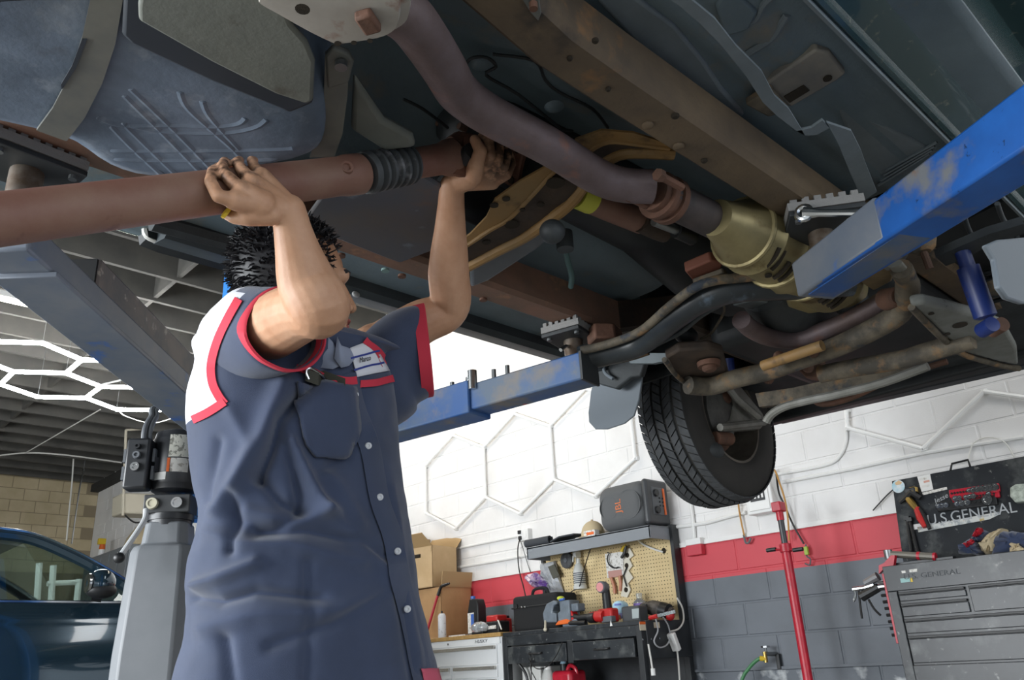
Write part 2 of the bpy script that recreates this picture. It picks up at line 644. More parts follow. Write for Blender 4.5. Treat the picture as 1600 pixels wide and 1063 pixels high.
conduit([(712, 858), (760, 848), (810, 838)], .011, 'white conduit running from the cardboard boxes to the outlet')
conduit([(716, 887), (770, 878), (835, 866)], .012, 'white conduit just above the red stripe left of the pegboard', 3)
conduit([(1216, 741), (1262, 733), (1298, 724), (1314, 710), (1322, 690), (1322, 672)], .011, 'white conduit bending up to the zigzag lamp')
conduit([(1222, 754), (1330, 733), (1450, 707), (1600, 683)], .012, 'long straight white conduit from breaker panel towards the right', 3)
conduit([(1047, 825), (1100, 818), (1130, 810), (1165, 801)], .013, 'white conduit from bench to the bottom of the breaker panel')
conduit([(1079, 785), (1083, 815), (1085, 842)], .014, 'short upright white conduit above the red junction box', 3)

bp = thing('breaker_panel', 'white electrical breaker panel on the wall behind the tyre', 'electrical panel', wp(1190, 760))
f0, f1 = wp(1165, 800, .1), wp(1213, 733, .1)
y0, y1 = P(1163, 770, x=WX - .1).y, P(1205, 770, x=WX - .1).y
z0, z1 = P(1190, 802, x=WX - .1).z, P(1190, 734, x=WX - .1).z
MB().bb((WX - .1, y1, z0), (WX + .002, y0, z1)).build('enclosure', m_white_pl, bp, bev=.006)
MB().bb((WX - .108, y1 + .02, z0 + .02), (WX - .1, y0 - .02, z1 - .02)).build('door', m_white_pl, bp, bev=.003)
bx0, bx1 = P(1194, 770, x=WX - .108).y, P(1171, 770, x=WX - .108).y
bz = [P(1185, 784, x=WX - .108).z, P(1185, 767, x=WX - .108).z, P(1185, 750, x=WX - .108).z]
for r in range(2):
    MB().bb((WX - .112, bx0, bz[r] + .004), (WX - .107, bx1, bz[r + 1] - .004)).build('breaker_row', m_black, bp)
    for k in range(4):
        yy = bx0 + (bx1 - bx0) * (k + .5) / 4
        MB().bb((WX - .118, yy - .006, bz[r] + .02), (WX - .111, yy + .006, bz[r + 1] - .02)).build('breaker', m_white_pl, bp)

jb = thing('junction_box', 'junction box painted half white half red at the top of the red stripe', 'electrical box', wp(1085, 855))
y0, y1 = P(1072, 860, x=WX - .05).y, P(1096, 860, x=WX - .05).y
z0, z1, z2 = P(1085, 868, x=WX - .05).z, 1.506, P(1085, 841, x=WX - .05).z
MB().bb((WX - .05, y1, z0), (WX + .002, y0, z1)).build('box_lower', M('red_wall_paint', 'c23a48', rough=.55), jb, bev=.004, label='red painted lower half')
MB().bb((WX - .05, y1, z1), (WX + .002, y0, z2)).build('box_upper', m_white_pl, jb, bev=.004)

ob = thing('wall_outlet', 'white outlet box with plugged cables left of the shelf', 'outlet', wp(817, 836))
y0, y1 = P(808, 836, x=WX - .05).y, P(825, 836, x=WX - .05).y
z0, z1 = P(817, 845, x=WX - .05).z, P(817, 827, x=WX - .05).z
MB().bb((WX - .05, y1, z0), (WX + .002, y0, z1)).build('box', m_white_pl, ob, bev=.004)
MB().bb((WX - .053, y1 + .02, z0 + .015), (WX - .05, y0 - .02, z1 - .015)).build('face_plate', m_white_conduit, ob, bev=.002)
for k in (0, 1):
    c = P(813 - k * 1, 841 - 9 * k, x=WX - .055)
    MB().box(c, (.03, .028, .03)).build('plug', m_black, ob, bev=.004)
o = MB().tube(smoothpath([P(812, 843, x=WX - .06), P(809, 860, x=WX - .05), P(811, 890, x=WX - .04), P(818, 918, x=WX - .1), P(822, 935, x=WX - .2)]), .005, 6).build('power_cable', m_cable_black)
tag(o, 'black cable dropping from the outlet behind the black bag', 'cable')
o = MB().tube(smoothpath([P(813, 845, x=WX - .06), P(818, 860, x=WX - .03), P(824, 880, x=WX - .02), P(829, 895, x=WX - .02)]), .003, 6).build('power_cable', m_cable_black)
tag(o, 'thin black cable from outlet towards the plastic bags', 'cable')

# bungee cords and the cable hanging beside the breaker panel
o = MB().tube(smoothpath([P(1196, 731, x=WX - .12), P(1210, 735, x=WX - .125), P(1218, 755, x=WX - .10), P(1226, 780, x=WX - .08), P(1231, 810, x=WX - .06), P(1233, 845, x=WX - .05)]), .006, 8).build('extension_lead', m_orange_cord)
tag(o, 'amber cord looped over the breaker panel behind the red stand', 'cord')
bc = thing('bungee_cord', 'amber bungee cord with grey hook hanging left of the breaker panel', 'cord', wp(1155, 790))
MB().tube(smoothpath([P(1153, 762, x=WX - .03), P(1154, 790, x=WX - .03), P(1158, 815, x=WX - .03), P(1163, 838, x=WX - .03)]), .006, 8).build('cord', m_orange_cord, bc)
MB().tube(smoothpath([P(1162, 836, x=WX - .03), P(1165, 848, x=WX - .03), P(1170, 848, x=WX - .03), P(1173, 841, x=WX - .03)]), .007, 8).build('hook', m_grey_metal, bc)
bc = thing('bungee_cord', 'black bungee cord with green tag and hook right of the breaker panel', 'cord', wp(1240, 790))
MB().tube(smoothpath([P(1213, 741, x=WX - .11), P(1217, 770, x=WX - .06), P(1226, 790, x=WX - .04), P(1240, 822, x=WX - .03), P(1256, 850, x=WX - .03)]), .006, 8).build('cord', m_cable_black, bc)
MB().box(P(1260, 861, x=WX - .03), (.02, .025, .05)).build('tag', M('lime_tag', '9cb63f', rough=.5), bc, bev=.003)
MB().tube(smoothpath([P(1259, 851, x=WX - .03), P(1260, 868, x=WX - .03), P(1266, 874, x=WX - .03), P(1265, 883, x=WX - .03), P(1258, 881, x=WX - .03)]), .005, 8).build('hook', m_grey_metal, bc)
o = MB().tube(smoothpath([P(1364, 798, x=WX - .02), P(1372, 789, x=WX - .02), P(1385, 775, x=WX - .02), P(1396, 765, x=WX - .02)]), .004, 6).build('cable_end', m_cable_black)
tag(o, 'short dark cable lying against white wall left of the chest lid', 'cable')
o = MB().tube(smoothpath([P(1513, 720, x=WX - .02), P(1520, 695, x=WX - .02), P(1540, 684, x=WX - .02), P(1568, 690, x=WX - .02), P(1585, 715, x=WX - .02)]), .004, 6).build('cable_loop', m_cable_white)
tag(o, 'thin grey cable loop on the wall above the tool chest lid', 'cable')

# outdoor tap with hose on the grey wall
tp = thing('wall_tap', 'old metal water tap on the lower grey wall', 'tap', wp(1205, 1020))
c0 = P(1212, 1022, x=WX - .01); c1 = P(1195, 1022, x=WX - .1)
MB().tube([c0, V((WX - .06, c0.y, c0.z)), c1], .013, 10).build('spout', m_steel_dull, tp)
MB().cyl(c1 + V((0, 0, .012)), c1 + V((0, 0, -.05)), .013, 12).build('outlet', m_brass, tp)
MB().cyl(c1 + V((.02, 0, .0)), c1 + V((.02, 0, .035)), .007, 10).build('valve_stem', m_steel_dull, tp)
MB().cyl(c1 + V((.02, 0, .035)), c1 + V((.02, 0, .045)), .028, 8).build('handle', m_steel, tp)
MB().bb((WX - .03, c0.y - .03, c0.z - .09), (WX - .005, c0.y - .005, c0.z)).build('bracket', m_black_metal, tp, bev=.003)
o = MB().tube(smoothpath([c1 + V((0, 0, -.04)), P(1186, 1030, x=WX - .12), P(1170, 1045, x=WX - .13), P(1158, 1070, x=WX - .14), P(1150, 1150, x=WX - .14)]), .011, 10).build('garden_hose', m_cable_green)
tag(o, 'green hose hanging from the wall tap', 'hose')
MB().tube([c1 + V((0, 0, -.03)), P(1187, 1029, x=WX - .118)], .015, 10).build('coupling', m_yellow_pl, o)
#@@BENCH
# ------------------------------------------------------------------ workbench with pegboard
BX = 4.40
zt = P(990, 970, x=BX).z
by0, by1 = 3.435, 4.735
wb = thing('workbench', 'black steel workbench with two drawers and pegboard back', 'workbench', (BX + .25, 4.08, 0))
MB().bb((BX, by0, zt - .03), (WX - .02, by1, zt)).build('worktop', m_black_dusty, wb, bev=.004)
MB().bb((BX, by0 + .03, zt - .095), (BX + .015, by1 - .03, zt - .03)).build('apron', m_black_dusty, wb, bev=.002)
for (xx, yy) in ((BX, by0), (BX, by1 - .045), (WX - .065, by0), (WX - .065, by1 - .045)):
    MB().bb((xx - .002, yy, 0), (xx + .045, yy + .045, zt - .03)).build('leg', m_black_metal, wb, bev=.003)
dz = zt - .105
for (ya, yb) in ((by0 + .06, 4.03), (4.09, by1 - .06)):
    dr = MB().bb((BX - .012, ya, dz - .115), (BX + .4, yb, dz)).build('drawer', m_black_dusty, wb, bev=.003)
    ym = (ya + yb) / 2
    MB().tube(smoothpath([(BX - .012, ym - .06, dz - .05), (BX - .035, ym - .05, dz - .055), (BX - .035, ym + .05, dz - .055), (BX - .012, ym + .06, dz - .05)], 4), .006, 8).build('handle', m_black, dr)
MB().bb((BX - .004, 4.035, dz - .13), (BX + .03, 4.085, zt - .09)).build('drawer_divider', m_black_metal, wb, bev=.002)
MB().bb((BX + .04, by0 - .012, dz - .13), (WX - .03, by0 + .005, zt - .002)).build('end_panel', m_black_metal, wb, bev=.003)
MB().bb((WX - .05, by0 + .02, .12), (WX - .035, by1, zt - .1)).build('back_panel', m_black_metal, wb)
MB().bb((BX + .03, by0 + .02, .12), (WX - .04, by1 - .02, .15)).build('lower_shelf', m_black_metal, wb, bev=.003)
for k, (px, w, col) in enumerate(((1004, .05, m_orange), (1026, .05, m_sticker))):
    c = P(px, 979 - k * 2, y=by0 - .013)
    MB().box(c, (.06, .003, .05 if k == 0 else .035)).build('label_plate', M('cream_label', 'cfc4ad', rough=.6), wb)
    if k == 0: MB().box(c + V((0, -.002, .02)), (.06, .002, .016)).build('label_strip', m_orange, wb)
for k in range(4):
    c = P(1004 + 13 * k, 1000 - 1 * k, y=by0 - .013)
    MB().cyl(c, c + V((0, -.004, 0)), .006, 10).build('screw', m_steel, wb)
# pegboard, its black uprights and the grey shelf
pz0, pz1 = zt + .002, P(1043, 835, x=4.9).z
pgx = 4.90
pg = MB().bb((pgx, by0 + .035, pz0), (pgx + .008, 4.725, pz1)).build('pegboard', m_peg, wb)
hl = MB()
yy = by0 + .09
while yy < 4.70:
    zz = pz0 + .04
    while zz < pz1 - .02:
        hl.lathe((pgx - .0012, yy, zz), (pgx + .001, yy, zz), [(0, .0038), (1, .0038)], 5)
        zz += .0254
    yy += .0254
o = hl.build('peg_hole', m_hole, pg, smooth=False); o['kind'] = 'stuff'
for yy in (by0 + .005, 4.72):
    MB().bb((pgx - .03, yy, zt), (WX - .004, yy + .03, pz1 + .06)).build('upright', m_black_metal, wb, bev=.003)
sx = 4.65
sy0, sy1 = P(1016, 831, x=sx).y, P(823, 860, x=sx).y
sz1 = P(1016, 820, x=sx).z; sz0 = P(1016, 841, x=sx).z
m_shelf = M('shelf_grey_steel', '7e8389', rough=.5)
MB().bb((sx, sy0, sz1 - .012), (WX - .005, sy1, sz1)).build('shelf_deck', m_shelf, wb)
MB().bb((sx, sy0, sz0), (sx + .012, sy1, sz1 - .001)).build('shelf_front_lip', m_shelf, wb, bev=.003)
for yy in (sy0, sy1 - .012): MB().prism([(sx, yy, sz0), (sx, yy, sz1 - .001), (WX - .005, yy, sz1 - .001), (WX - .005, yy, sz0)], (0, .012, 0)).build('shelf_end_lip', m_shelf, wb)

# speaker on the shelf
sp = thing('party_speaker', 'dark grey portable loudspeaker with orange slot in its side, on the shelf', 'speaker', (4.76, 3.72, sz1))
ya, yb = P(1003, 780, x=sx + .01).y - .04, P(931, 790, x=sx + .01).y
za, zb = sz1 + .008, P(985, 755, x=sx + .01).z + .02
xa, xb = sx + .005, WX - .02
m_spk = M('speaker_grille', '5a5c5e', rough=.75, bump=.5, bscale=600)
MB().bb((xa, ya + .03, za), (xb, yb, zb)).build('grille_body', m_spk, sp, bev=.085, seg=8)
MB().bb((xa + .012, ya, za + .004), (xb - .004, ya + .05, zb - .004)).build('end_cap', M('speaker_shell', '3b3d40', rough=.45), sp, bev=.08, seg=8)
for r_, fr in ((.105, .34), (.085, .74)):
    c = V((xa - .001, ya + (yb - ya) * fr, (za + zb) / 2))
    MB().lathe(c, c + V((.01, 0, 0)), [(0, r_ - .006), (0, r_), (1, r_), (1, r_ - .006)], 40, cap=False).build('driver_ring', m_spk, sp)
text('logo', 'JBL', .075, (xa - .001, ya + (yb - ya) * .54, (za + zb) / 2), (0, 0, 1), (0, 1, 0), M('orange_print', 'd0703a', rough=.5), sp)
ye = ya - .001
MB().bb((xa + .07, ye - .004, za + .07), (xb - .05, ye + .01, zb - .06)).build('control_panel', M('panel_grey', '54575b', rough=.5), sp, bev=.02, seg=4)
for fz in (.24, .76):
    c = V((xa + .11, ye - .004, za + (zb - za) * (.15 + .7 * fz)))
    MB().cyl(c, c + V((0, -.016, 0)), .027, 20).build('knob', m_black, sp, bev=.004)
for i in range(3):
    for j in range(2):
        c = V((xa + .15 + .035 * j, ye - .004, za + (zb - za) * (.42 + .08 * i)))
        MB().cyl(c, c + V((0, -.005, 0)), .007, 10).build('button', m_black, sp)
MB().bb((xb - .085, ye - .012, za + .075), (xb - .065, ye, zb - .065)).build('light_slot', M('orange_glow_strip', 'e0672a', rough=.4), sp, bev=.004)

# cap, box, mat and cloth on the shelf
cp = thing('baseball_cap', 'beige baseball cap lying on shelf beside the speaker', 'cap', (4.75, 4.09, sz1))
cc = V((4.77, 4.085, sz1 + .006))
R = []
for i in range(7):
    an = pi / 2 * i / 6
    R.append([cc + V((.082 * cos(an) * cos(t), .098 * cos(an) * sin(t), .125 * sin(an) ** .8)) for t in [2 * pi * j / 24 for j in range(24)]])
MB().rings(R).build('crown', m_tan_cloth, cp)
MB().ell(cc + V((0, 0, .128)), (.01, .01, .007)).build('top_button', m_tan_cloth, cp)
MB().ribbon([cc + V((-.07 * cos(t), .09 * sin(t), .005)) for t in [-1.1 + .2 * i for i in range(12)]],
            [cc + V((-.10 * cos(t) - .02, .095 * sin(t), -.002 - .0)) for t in [-1.1 + .2 * i for i in range(12)]], (0, 0, .005)).build('brim', m_tan_cloth, cp)
c = P(923, 829, x=sx + .03)
o = MB().box((sx + .035, c.y, sz1 + .022), (.05, .11, .044)).build('small_carton', m_sticker, bev=.003)
tag(o, 'small white and amber carton in front of the beige cap', 'box')
MB().box((sx + .009, c.y - .01, sz1 + .020), (.003, .07, .02)).build('label', m_orange, o)
rm = thing('rolled_mat', 'rolled dark grey mat at the left end of the shelf', 'mat', (4.75, 4.55, sz1))
y0, y1 = P(858, 840, x=sx + .04).y, P(825, 848, x=sx + .04).y
cy_ = (sx + .05)
sp_ = []
for i in range(40):
    t = i / 39 * 4.2 * pi
    sp_.append((cy_ + .012 * cos(t) * (1 + t / 7), sz1 + .042 + .012 * sin(t) * (1 + t / 7)))
MB().ribbon([(x, y1 + .03, z) for x, z in sp_], [(x, y0, z) for x, z in sp_], (0, 0, .003)).build('roll', M('dark_mat', '3c3f44', rough=.9), rm)
o = MB().ribbon([(sx + .01, P(857, 840, x=sx).y, sz1 + .01), (sx + .02, P(870, 838, x=sx).y, sz1 + .035), (sx + .02, P(893, 834, x=sx).y, sz1 + .035)],
                [(sx + .22, P(857, 840, x=sx).y, sz1 + .01), (sx + .22, P(870, 838, x=sx).y, sz1 + .045), (sx + .22, P(893, 834, x=sx).y, sz1 + .045)], (0, 0, .012)).build('folded_cloth', M('dark_mat', '3c3f44'), bev=.004)
tag(o, 'flat dark folded cloth on shelf between rolled mat and cap', 'cloth')

# things hung on the pegboard
gx = pgx - .004
o = thing('grinding_disc', 'round dark grey disc hung on the pegboard', 'disc', P(888, 876, x=gx))
c = P(888, 876, x=gx)
MB().lathe(c + V((-.03, 0, 0)), c, [(0, .02), (0, .058), (.3, .064), (1, .06)], 28).build('disc', M('disc_grey', '57585a', rough=.8, col2='3c3d3f', scale=40), o)
MB().cyl(c + V((-.036, 0, 0)), c + V((-.03, 0, 0)), .018, 14).build('hub', m_grey_metal, o)
sb = thing('spray_bottle', 'spray bottle with grey ribbed wrap hung on pegboard right of the disc', 'bottle', P(905, 905, x=gx - .05))
a, b = P(907, 922, x=gx - .05), P(903, 873, x=gx - .05)
m_tr = M('cloudy_plastic', 'c9cac6', rough=.35)
MB().lathe(a, b, [(0, .01), (.02, .052), (.12, .052), (.16, .046), (.55, .046), (.62, .043), (.8, .028), (.84, .018), (1, .018)], 20).build('bottle', m_tr, sb)
for k in range(6):
    t = .2 + .06 * k
    c = a.lerp(b, t)
    MB().lathe(a.lerp(b, t), a.lerp(b, t + .035), [(0, .046), (.2, .049), (.8, .049), (1, .046)], 20, cap=False).build('wrap_band', m_grey_metal, sb)
MB().box(b + V((-.01, 0, .03)), (.07, .03, .05)).build('trigger_head', m_tr, sb, bev=.008)
MB().tube([b + V((-.05, 0, .02)), b + V((-.06, 0, -.03))], .006, 6).build('trigger', m_tr, sb)
pc = thing('packaged_pliers', 'carded tools with copper coloured handles on the pegboard', 'tool pack', P(963, 890, x=gx))
def quad(pts, off, th, nm, mat, par):
    return MB().prism([P(a, b, x=gx - off) for a, b in pts], (th, 0, 0)).build(nm, mat, par, smooth=False)
quad([(945, 866), (974, 862), (974, 898), (949, 904)], .012, .01, 'card', m_sticker, pc)
quad([(950, 893), (971, 890), (972, 900), (951, 904)], .014, .002, 'card_print', M('faded_red_print', 'b88a80', rough=.6), pc)
for a in ((955, 903, 961, 928), (968, 900, 969, 924)):
    MB().tube([P(a[0], a[1], x=gx - .02), P((a[0] + a[2]) / 2 + 1.5, (a[1] + a[3]) / 2, x=gx - .02), P(a[2], a[3], x=gx - .02)], .012, 8).build('handle', M('copper_grip', 'b97a5c', rough=.5), pc)
MB().tube([P(949, 864, x=gx - .03) + V((0, .03 * 0, 0))] + [P(961 + 12 * cos(t), 874 + 14 * sin(t), x=gx - .03) for t in [3.9 - .35 * i for i in range(9)]], .005, 6).build('wire_saw', m_black, pc)
o = MB().tube([P(971, 862, x=gx - .04), P(974, 856, x=gx - .04), P(978, 853, x=gx - .04)], .012, 8).build('folding_knife', m_yellow_pl)
tag(o, 'yellow knife handle hooked over the carded tools', 'knife')
MB().tube([P(978, 853, x=gx - .04), P(976, 864, x=gx - .04), P(971, 872, x=gx - .04)], .011, 8).build('grip', m_black, o)
wh = thing('bone_wrench', 'pale dog bone shaped multi wrench hung right of the carded tools', 'wrench', P(980, 890, x=gx))
ol = [(975, 858), (984, 857), (990, 868), (983, 874), (988, 884), (982, 892), (989, 903), (981, 912), (985, 922), (980, 934), (970, 932), (972, 918), (974, 900), (975, 880)]
quad(ol, .014, .012, 'body', M('pale_cast_metal', 'd3cdbd', rough=.5), wh)
for a, b in ((980, 868), (979, 884), (978, 922)):
    c = P(a, b, x=gx - .015); MB().cyl(c, c + V((.004, 0, 0)), .018, 14).build('socket_hole', m_hole, wh)
o = MB().tube([P(979, 887, x=gx - .025), P(974, 900, x=gx - .025), P(979, 917, x=gx - .025)], .005, 6).build('scissors', m_black)
tag(o, 'small black tweezers in front of the bone wrench', 'tool')
o = MB().tube(smoothpath([P(991, 838, x=sx + .1), P(1002, 849, x=gx - .02), P(1018, 857, x=gx - .02), P(1036, 863, x=gx - .002)]), .007, 8).build('white_lead', m_cable_white)
tag(o, 'white lead running from the shelf into a hole in the pegboard', 'cable')
c = P(1037, 861, x=pgx - .002); MB().cyl(c, c + V((.004, 0, 0)), .02, 14).build('cable_hole', m_hole, pg)
o = MB().tube(smoothpath([P(931, 836, x=sx - .003), P(922, 860, x=sx + .1), P(911, 895, x=gx - .1), P(905, 917, x=gx - .09), P(893, 925, x=gx - .05), P(887, 933, x=gx - .05)]), .004, 6).build('thin_lead', m_cable_black)
tag(o, 'thin black lead hanging diagonally across the pegboard', 'cable')
# plastic bags at the left end of the pegboard
def crumple(name, pts, x, th, mat, lb, cat, seed):
    random.seed(seed)
    mb = MB()
    c = sum((P(a, b, x=x) for a, b in pts), V()) / len(pts)
    front = c + V((-th, 0, 0))
    ring = []
    for i in range(len(pts)):
        a, b = P(*pts[i], x=x), P(*pts[(i + 1) % len(pts)], x=x)
        for k in range(4):
            ring.append(a.lerp(b, k / 4))
    R = []
    for s_, dx in ((1, 0), (.92, th * .7), (.7, th), (.4, th * 1.1), (.12, th)):
        R.append([c + (p - c) * s_ + V((-dx + random.uniform(-.018, .018) * (s_ < 1), random.uniform(-.01, .01), random.uniform(-.01, .01))) for p in ring])
    o = mb.rings(R).build(name, mat, smooth=True, ang=12)
    return tag(o, lb, cat)
m_bag = M('clear_bag', 'dfe0e2', rough=.12, trans=.35, col2='b9bec6', scale=30)
crumple('parts_bag', [(849, 879), (868, 877), (886, 940), (872, 945), (857, 922), (846, 905)], gx - .012, .035, m_bag, 'clear bag of parts hung at the left edge of the pegboard', 'bag', 3)
o = MB().prism([P(856, 886, x=gx - .062), P(866, 882, x=gx - .062), P(874, 900, x=gx - .062), (P(864, 905, x=gx - .062))], (.01, 0, 0)).build('parts_card', M('olive_print', '4b4a40', rough=.5))
tag(o, 'dark olive printed card at the top of the clear parts bag', 'card')
crumple('purple_bag', [(821, 902), (838, 895), (856, 905), (860, 922), (848, 922), (832, 915)], gx - .03, .04, M('purple_clear_bag', 'cdbcd6', rough=.15, trans=.4, col2='7a55a8', scale=14, lo=.5, hi=.6), 'clear bag with purple contents left of the pegboard', 'bag', 5)

# on the bench
ztop = zt + .001
def at(px, x): return P(px, 975, x=x).y
bg_ = thing('tool_bag', 'black soft tool bag with top handle on the left end of the bench', 'bag', (4.55, 4.5, zt))
y0, y1 = at(872, 4.60), at(801, 4.60)
zb = P(835, 930, x=4.65).z
MB().bb((4.60, y0, ztop), (4.84, y1, zb)).build('body', m_black_rough, bg_, bev=.03, seg=4)
zm = ztop + (zb - ztop) * .68
MB().bb((4.596, y0 - .004, zm - .006), (4.844, y1 + .004, zm + .006)).build('zip', m_black, bg_, bev=.003)
for k in (0, 1): MB().box((4.590, y1 - .12 - .035 * k, zm), (.012, .018, .012)).build('zip_pull', m_steel, bg_, bev=.003)
ym = (y0 + y1) / 2 + .03
MB().tube(smoothpath([(4.71, ym + .09, zb - .005), (4.71, ym + .06, zb + .045), (4.71, ym - .06, zb + .045), (4.71, ym - .09, zb - .005)]), .012, 8).build('handle', m_black_rough, bg_)
MB().lathe((4.597, y1 - .05, zb - .07), (4.592, y1 - .05, zb - .07), [(0, .02), (1, .02)], 14).build('ring_badge', m_black, bg_)

vs = thing('bench_vise', 'blue grey bench vise with swing handle on the front of bench', 'vise', (4.5, 4.1, zt))
m_vise = M('vise_paint', '6e7882', rough=.45, col2='5b646d', scale=15)
yv0, yv1 = at(898, 4.44), at(850, 4.44)
zv = P(870, 940, x=4.44).z
L_ = yv1 - yv0
MB().bb((4.44, yv0 - .02, ztop), (4.56, yv0 + .12, ztop + .05)).build('base', m_vise, vs, bev=.008)
MB().prism([(4.43, yv0 + L_ * a, ztop + (zv - ztop) * b) for a, b in ((.1, .2), (.1, 1), (.42, 1), (.42, .62), (.5, .55), (.5, .2))], (.11, 0, 0)).build('fixed_jaw', m_vise, vs, bev=.008)
MB().prism([(4.43, yv0 + L_ * a, ztop + (zv - ztop) * b) for a, b in ((.98, .25), (1.0, .6), (.85, .95), (.62, 1.05), (.5, 1.0), (.5, .9), (.62, .85), (.68, .6), (.55, .55), (.55, .2))], (.11, 0, 0)).build('moving_jaw', m_vise, vs, bev=.008)
MB().bb((4.45, yv0 - .03, ztop + (zv - ztop) * .55), (4.53, yv0 + L_ * .2, ztop + (zv - ztop) * .85)).build('slide', m_vise, vs, bev=.008)
ysc = yv1 + .012
MB().cyl((4.48, yv1 - .03, ztop + (zv - ztop) * .5), (4.48, ysc + .012, ztop + (zv - ztop) * .5), .018, 12).build('screw_end', m_steel_dull, vs)
a = V((4.475, ysc, ztop + (zv - ztop) * .55)); b = P(852, 984, x=4.38)
MB().tube([a, b], .008, 8).build('handle', M('pale_handle', 'c2bba8', rough=.4), vs)
for q_ in (a, b): MB().ell(q_, (.014, .014, .014)).build('handle_knob', M('pale_handle', 'c2bba8'), vs)
o = thing('safety_glasses', 'yellow and blue safety glasses resting on the vise jaw', 'glasses', (4.45, yv0 + .15, zv))
MB().ell((4.45, yv0 + L_ * .42, zv + .018), (.03, .025, .016)).build('lens', M('lime_plastic', 'c3cf3a', rough=.3), o)
MB().tube([(4.43, yv0 + L_ * .4, zv + .006), (4.42, yv0 + L_ * .22, zv + .008)], .008, 8).build('temple', m_blue_pl, o)

oc = MB().prism([P(a, b, x=4.42) for a, b in ((867, 979), (872, 972), (884, 969), (890, 971), (890, 976))], (.05, 0, 0)).build('orange_cutter', m_orange, bev=.004)
oc.location.z += .006
tag(oc, 'orange plastic tool part lying in front of the red polisher', 'tool')
rp = thing('cordless_polisher', 'red and black cordless tool lying on bench right of the vise', 'power tool', (4.45, 3.9, zt))
pts = [P(a, b, x=4.46) + V((0, 0, .004)) for a, b in ((887, 957), (893, 964), (905, 967), (925, 965), (940, 964))]
MB().tube([pts[1], pts[2], pts[3]], [.022, .02, .024], 12).build('grip', m_black, rp)
MB().prism([P(a, b, x=4.44) for a, b in ((884, 957), (892, 954), (897, 966), (893, 973), (887, 970))], (.06, 0, 0)).build('battery_foot', m_red_tool, rp, bev=.006)
MB().tube([pts[3] + V((0, .01, 0)), pts[4], P(944, 963, x=4.46)], [.03, .04, .036], 14).build('motor_housing', m_red_tool, rp)
MB().tube([P(922, 966, x=4.455), P(931, 965, x=4.452)], [.034, .036], 14).build('collar', m_black, rp)
MB().tube([P(890, 974, x=4.43), P(915, 973, x=4.43)], .014, 10).build('side_handle', m_black, rp)
ig = thing('impact_wrench', 'red cordless tool standing on its battery with round pink nose up', 'power tool', (4.5, 3.75, zt))
a, b = P(951, 972, x=4.5), P(945, 916, x=4.5)
MB().box(P(951, 962, x=4.5), (.08, .12, .09)).build('battery', m_red_tool, ig, bev=.012)
MB().box(P(951, 968, x=4.47), (.05, .09, .04)).build('battery_latch', m_grey_metal, ig, bev=.006)
MB().tube([P(950, 955, x=4.5), P(946, 920, x=4.48)], [.032, .028], 12).build('grip', m_black, ig)
c = P(945, 918, x=4.48)
MB().lathe(c + V((-.05, 0, 0)), c + V((.03, 0, 0)), [(0, .03), (0, .036), (.1, .040), (.6, .038), (.8, .03), (1, .02)], 20).build('head', m_grey_metal, ig)
MB().cyl(c + V((-.054, 0, 0)), c + V((-.048, 0, 0)), .030, 20).build('nose_cap', M('pink_cap', 'd58f8f', rough=.4), ig)
tb = thing('wipes_tub', 'pale blue teardrop shaped dispenser standing at the pegboard', 'container', (4.7, 3.72, zt))
ol = [(965 + 10.5 * cos(t) * (1 if sin(t) < 0 else .85), 950 + (11 if sin(t) < 0 else 17) * sin(t)) for t in [2 * pi * i / 20 for i in range(20)]]
MB().prism([P(a, b, x=4.66) for a, b in ol], (.06, 0, 0)).build('body', m_paleblue, tb, bev=.012, seg=3)
MB().prism([P(a, b, x=4.657) for a, b in ((960, 944), (970, 943), (970, 946), (960, 947))], (.004, 0, 0)).build('label', M('lilac_print', '6f7fc0', rough=.5), tb)
MB().prism([P(a, b, x=4.655) for a, b in ((958, 960), (973, 958), (971, 967), (961, 968))], (.008, 0, 0)).build('base_band', M('lilac_band', '8f97d0', rough=.5), tb)
MB().prism([P(a, b, x=4.650) for a, b in ((964, 962), (968, 961), (970, 968), (964, 969))], (.008, 0, 0)).build('tag', M('rust_tag', 'b5603a', rough=.5), tb)
ch = thing('battery_charger', 'dark battery charger with pale print at the right end of the bench', 'charger', (4.6, 3.6, zt))
c = P(992, 960, x=4.6)
MB().box((4.6, c.y, ztop + .05), (.1, .15, .1)).build('body', M('charger_grey', '45494b', rough=.5), ch, bev=.01)
MB().prism([P(a, b, x=4.547) for a, b in ((987, 952), (998, 951), (998, 966), (988, 967))], (.003, 0, 0)).build('label', M('print_grey', 'aab4b4', rough=.5), ch)
bt = thing('purple_bottle', 'clear bottle with purple label standing by the pegboard', 'bottle', (4.8, 3.62, zt))
c0_ = P(1002, 966, x=4.82); c0_.z = ztop
c1_ = V((4.82, c0_.y, P(1002, 927, x=4.82).z))
MB().lathe(c0_, c1_, [(0, .045), (.7, .045), (.82, .02), (.84, .02)], 18).build('body', m_clear, bt)
MB().lathe(c0_.lerp(c1_, .3), c0_.lerp(c1_, .66), [(0, .046), (1, .046)], 18, cap=False).build('label', M('purple_print', '8f78c4', rough=.5), bt)
MB().cyl(c0_.lerp(c1_, .84), c1_, .022, 14).build('cap', m_clear, bt)
gr = thing('angle_grinder', 'old dark power tool lying at the right end of the bench', 'power tool', (4.7, 3.5, zt))
MB().tube([P(1003, 950, x=4.72), P(1020, 950, x=4.72), P(1040, 953, x=4.72), P(1050, 958, x=4.72)], [.03, .050, .046, .03], 14).build('body', M('worn_tool', '5a554f', rough=.6, col2='39332f', scale=25), gr)
MB().tube([P(1034, 953, x=4.7), P(1045, 956, x=4.7)], [.052, .05], 14).build('rear_cap', m_black, gr)
MB().ell(P(1047, 963, x=4.70), (.03, .03, .03)).build('red_switch', m_red_tool, gr)
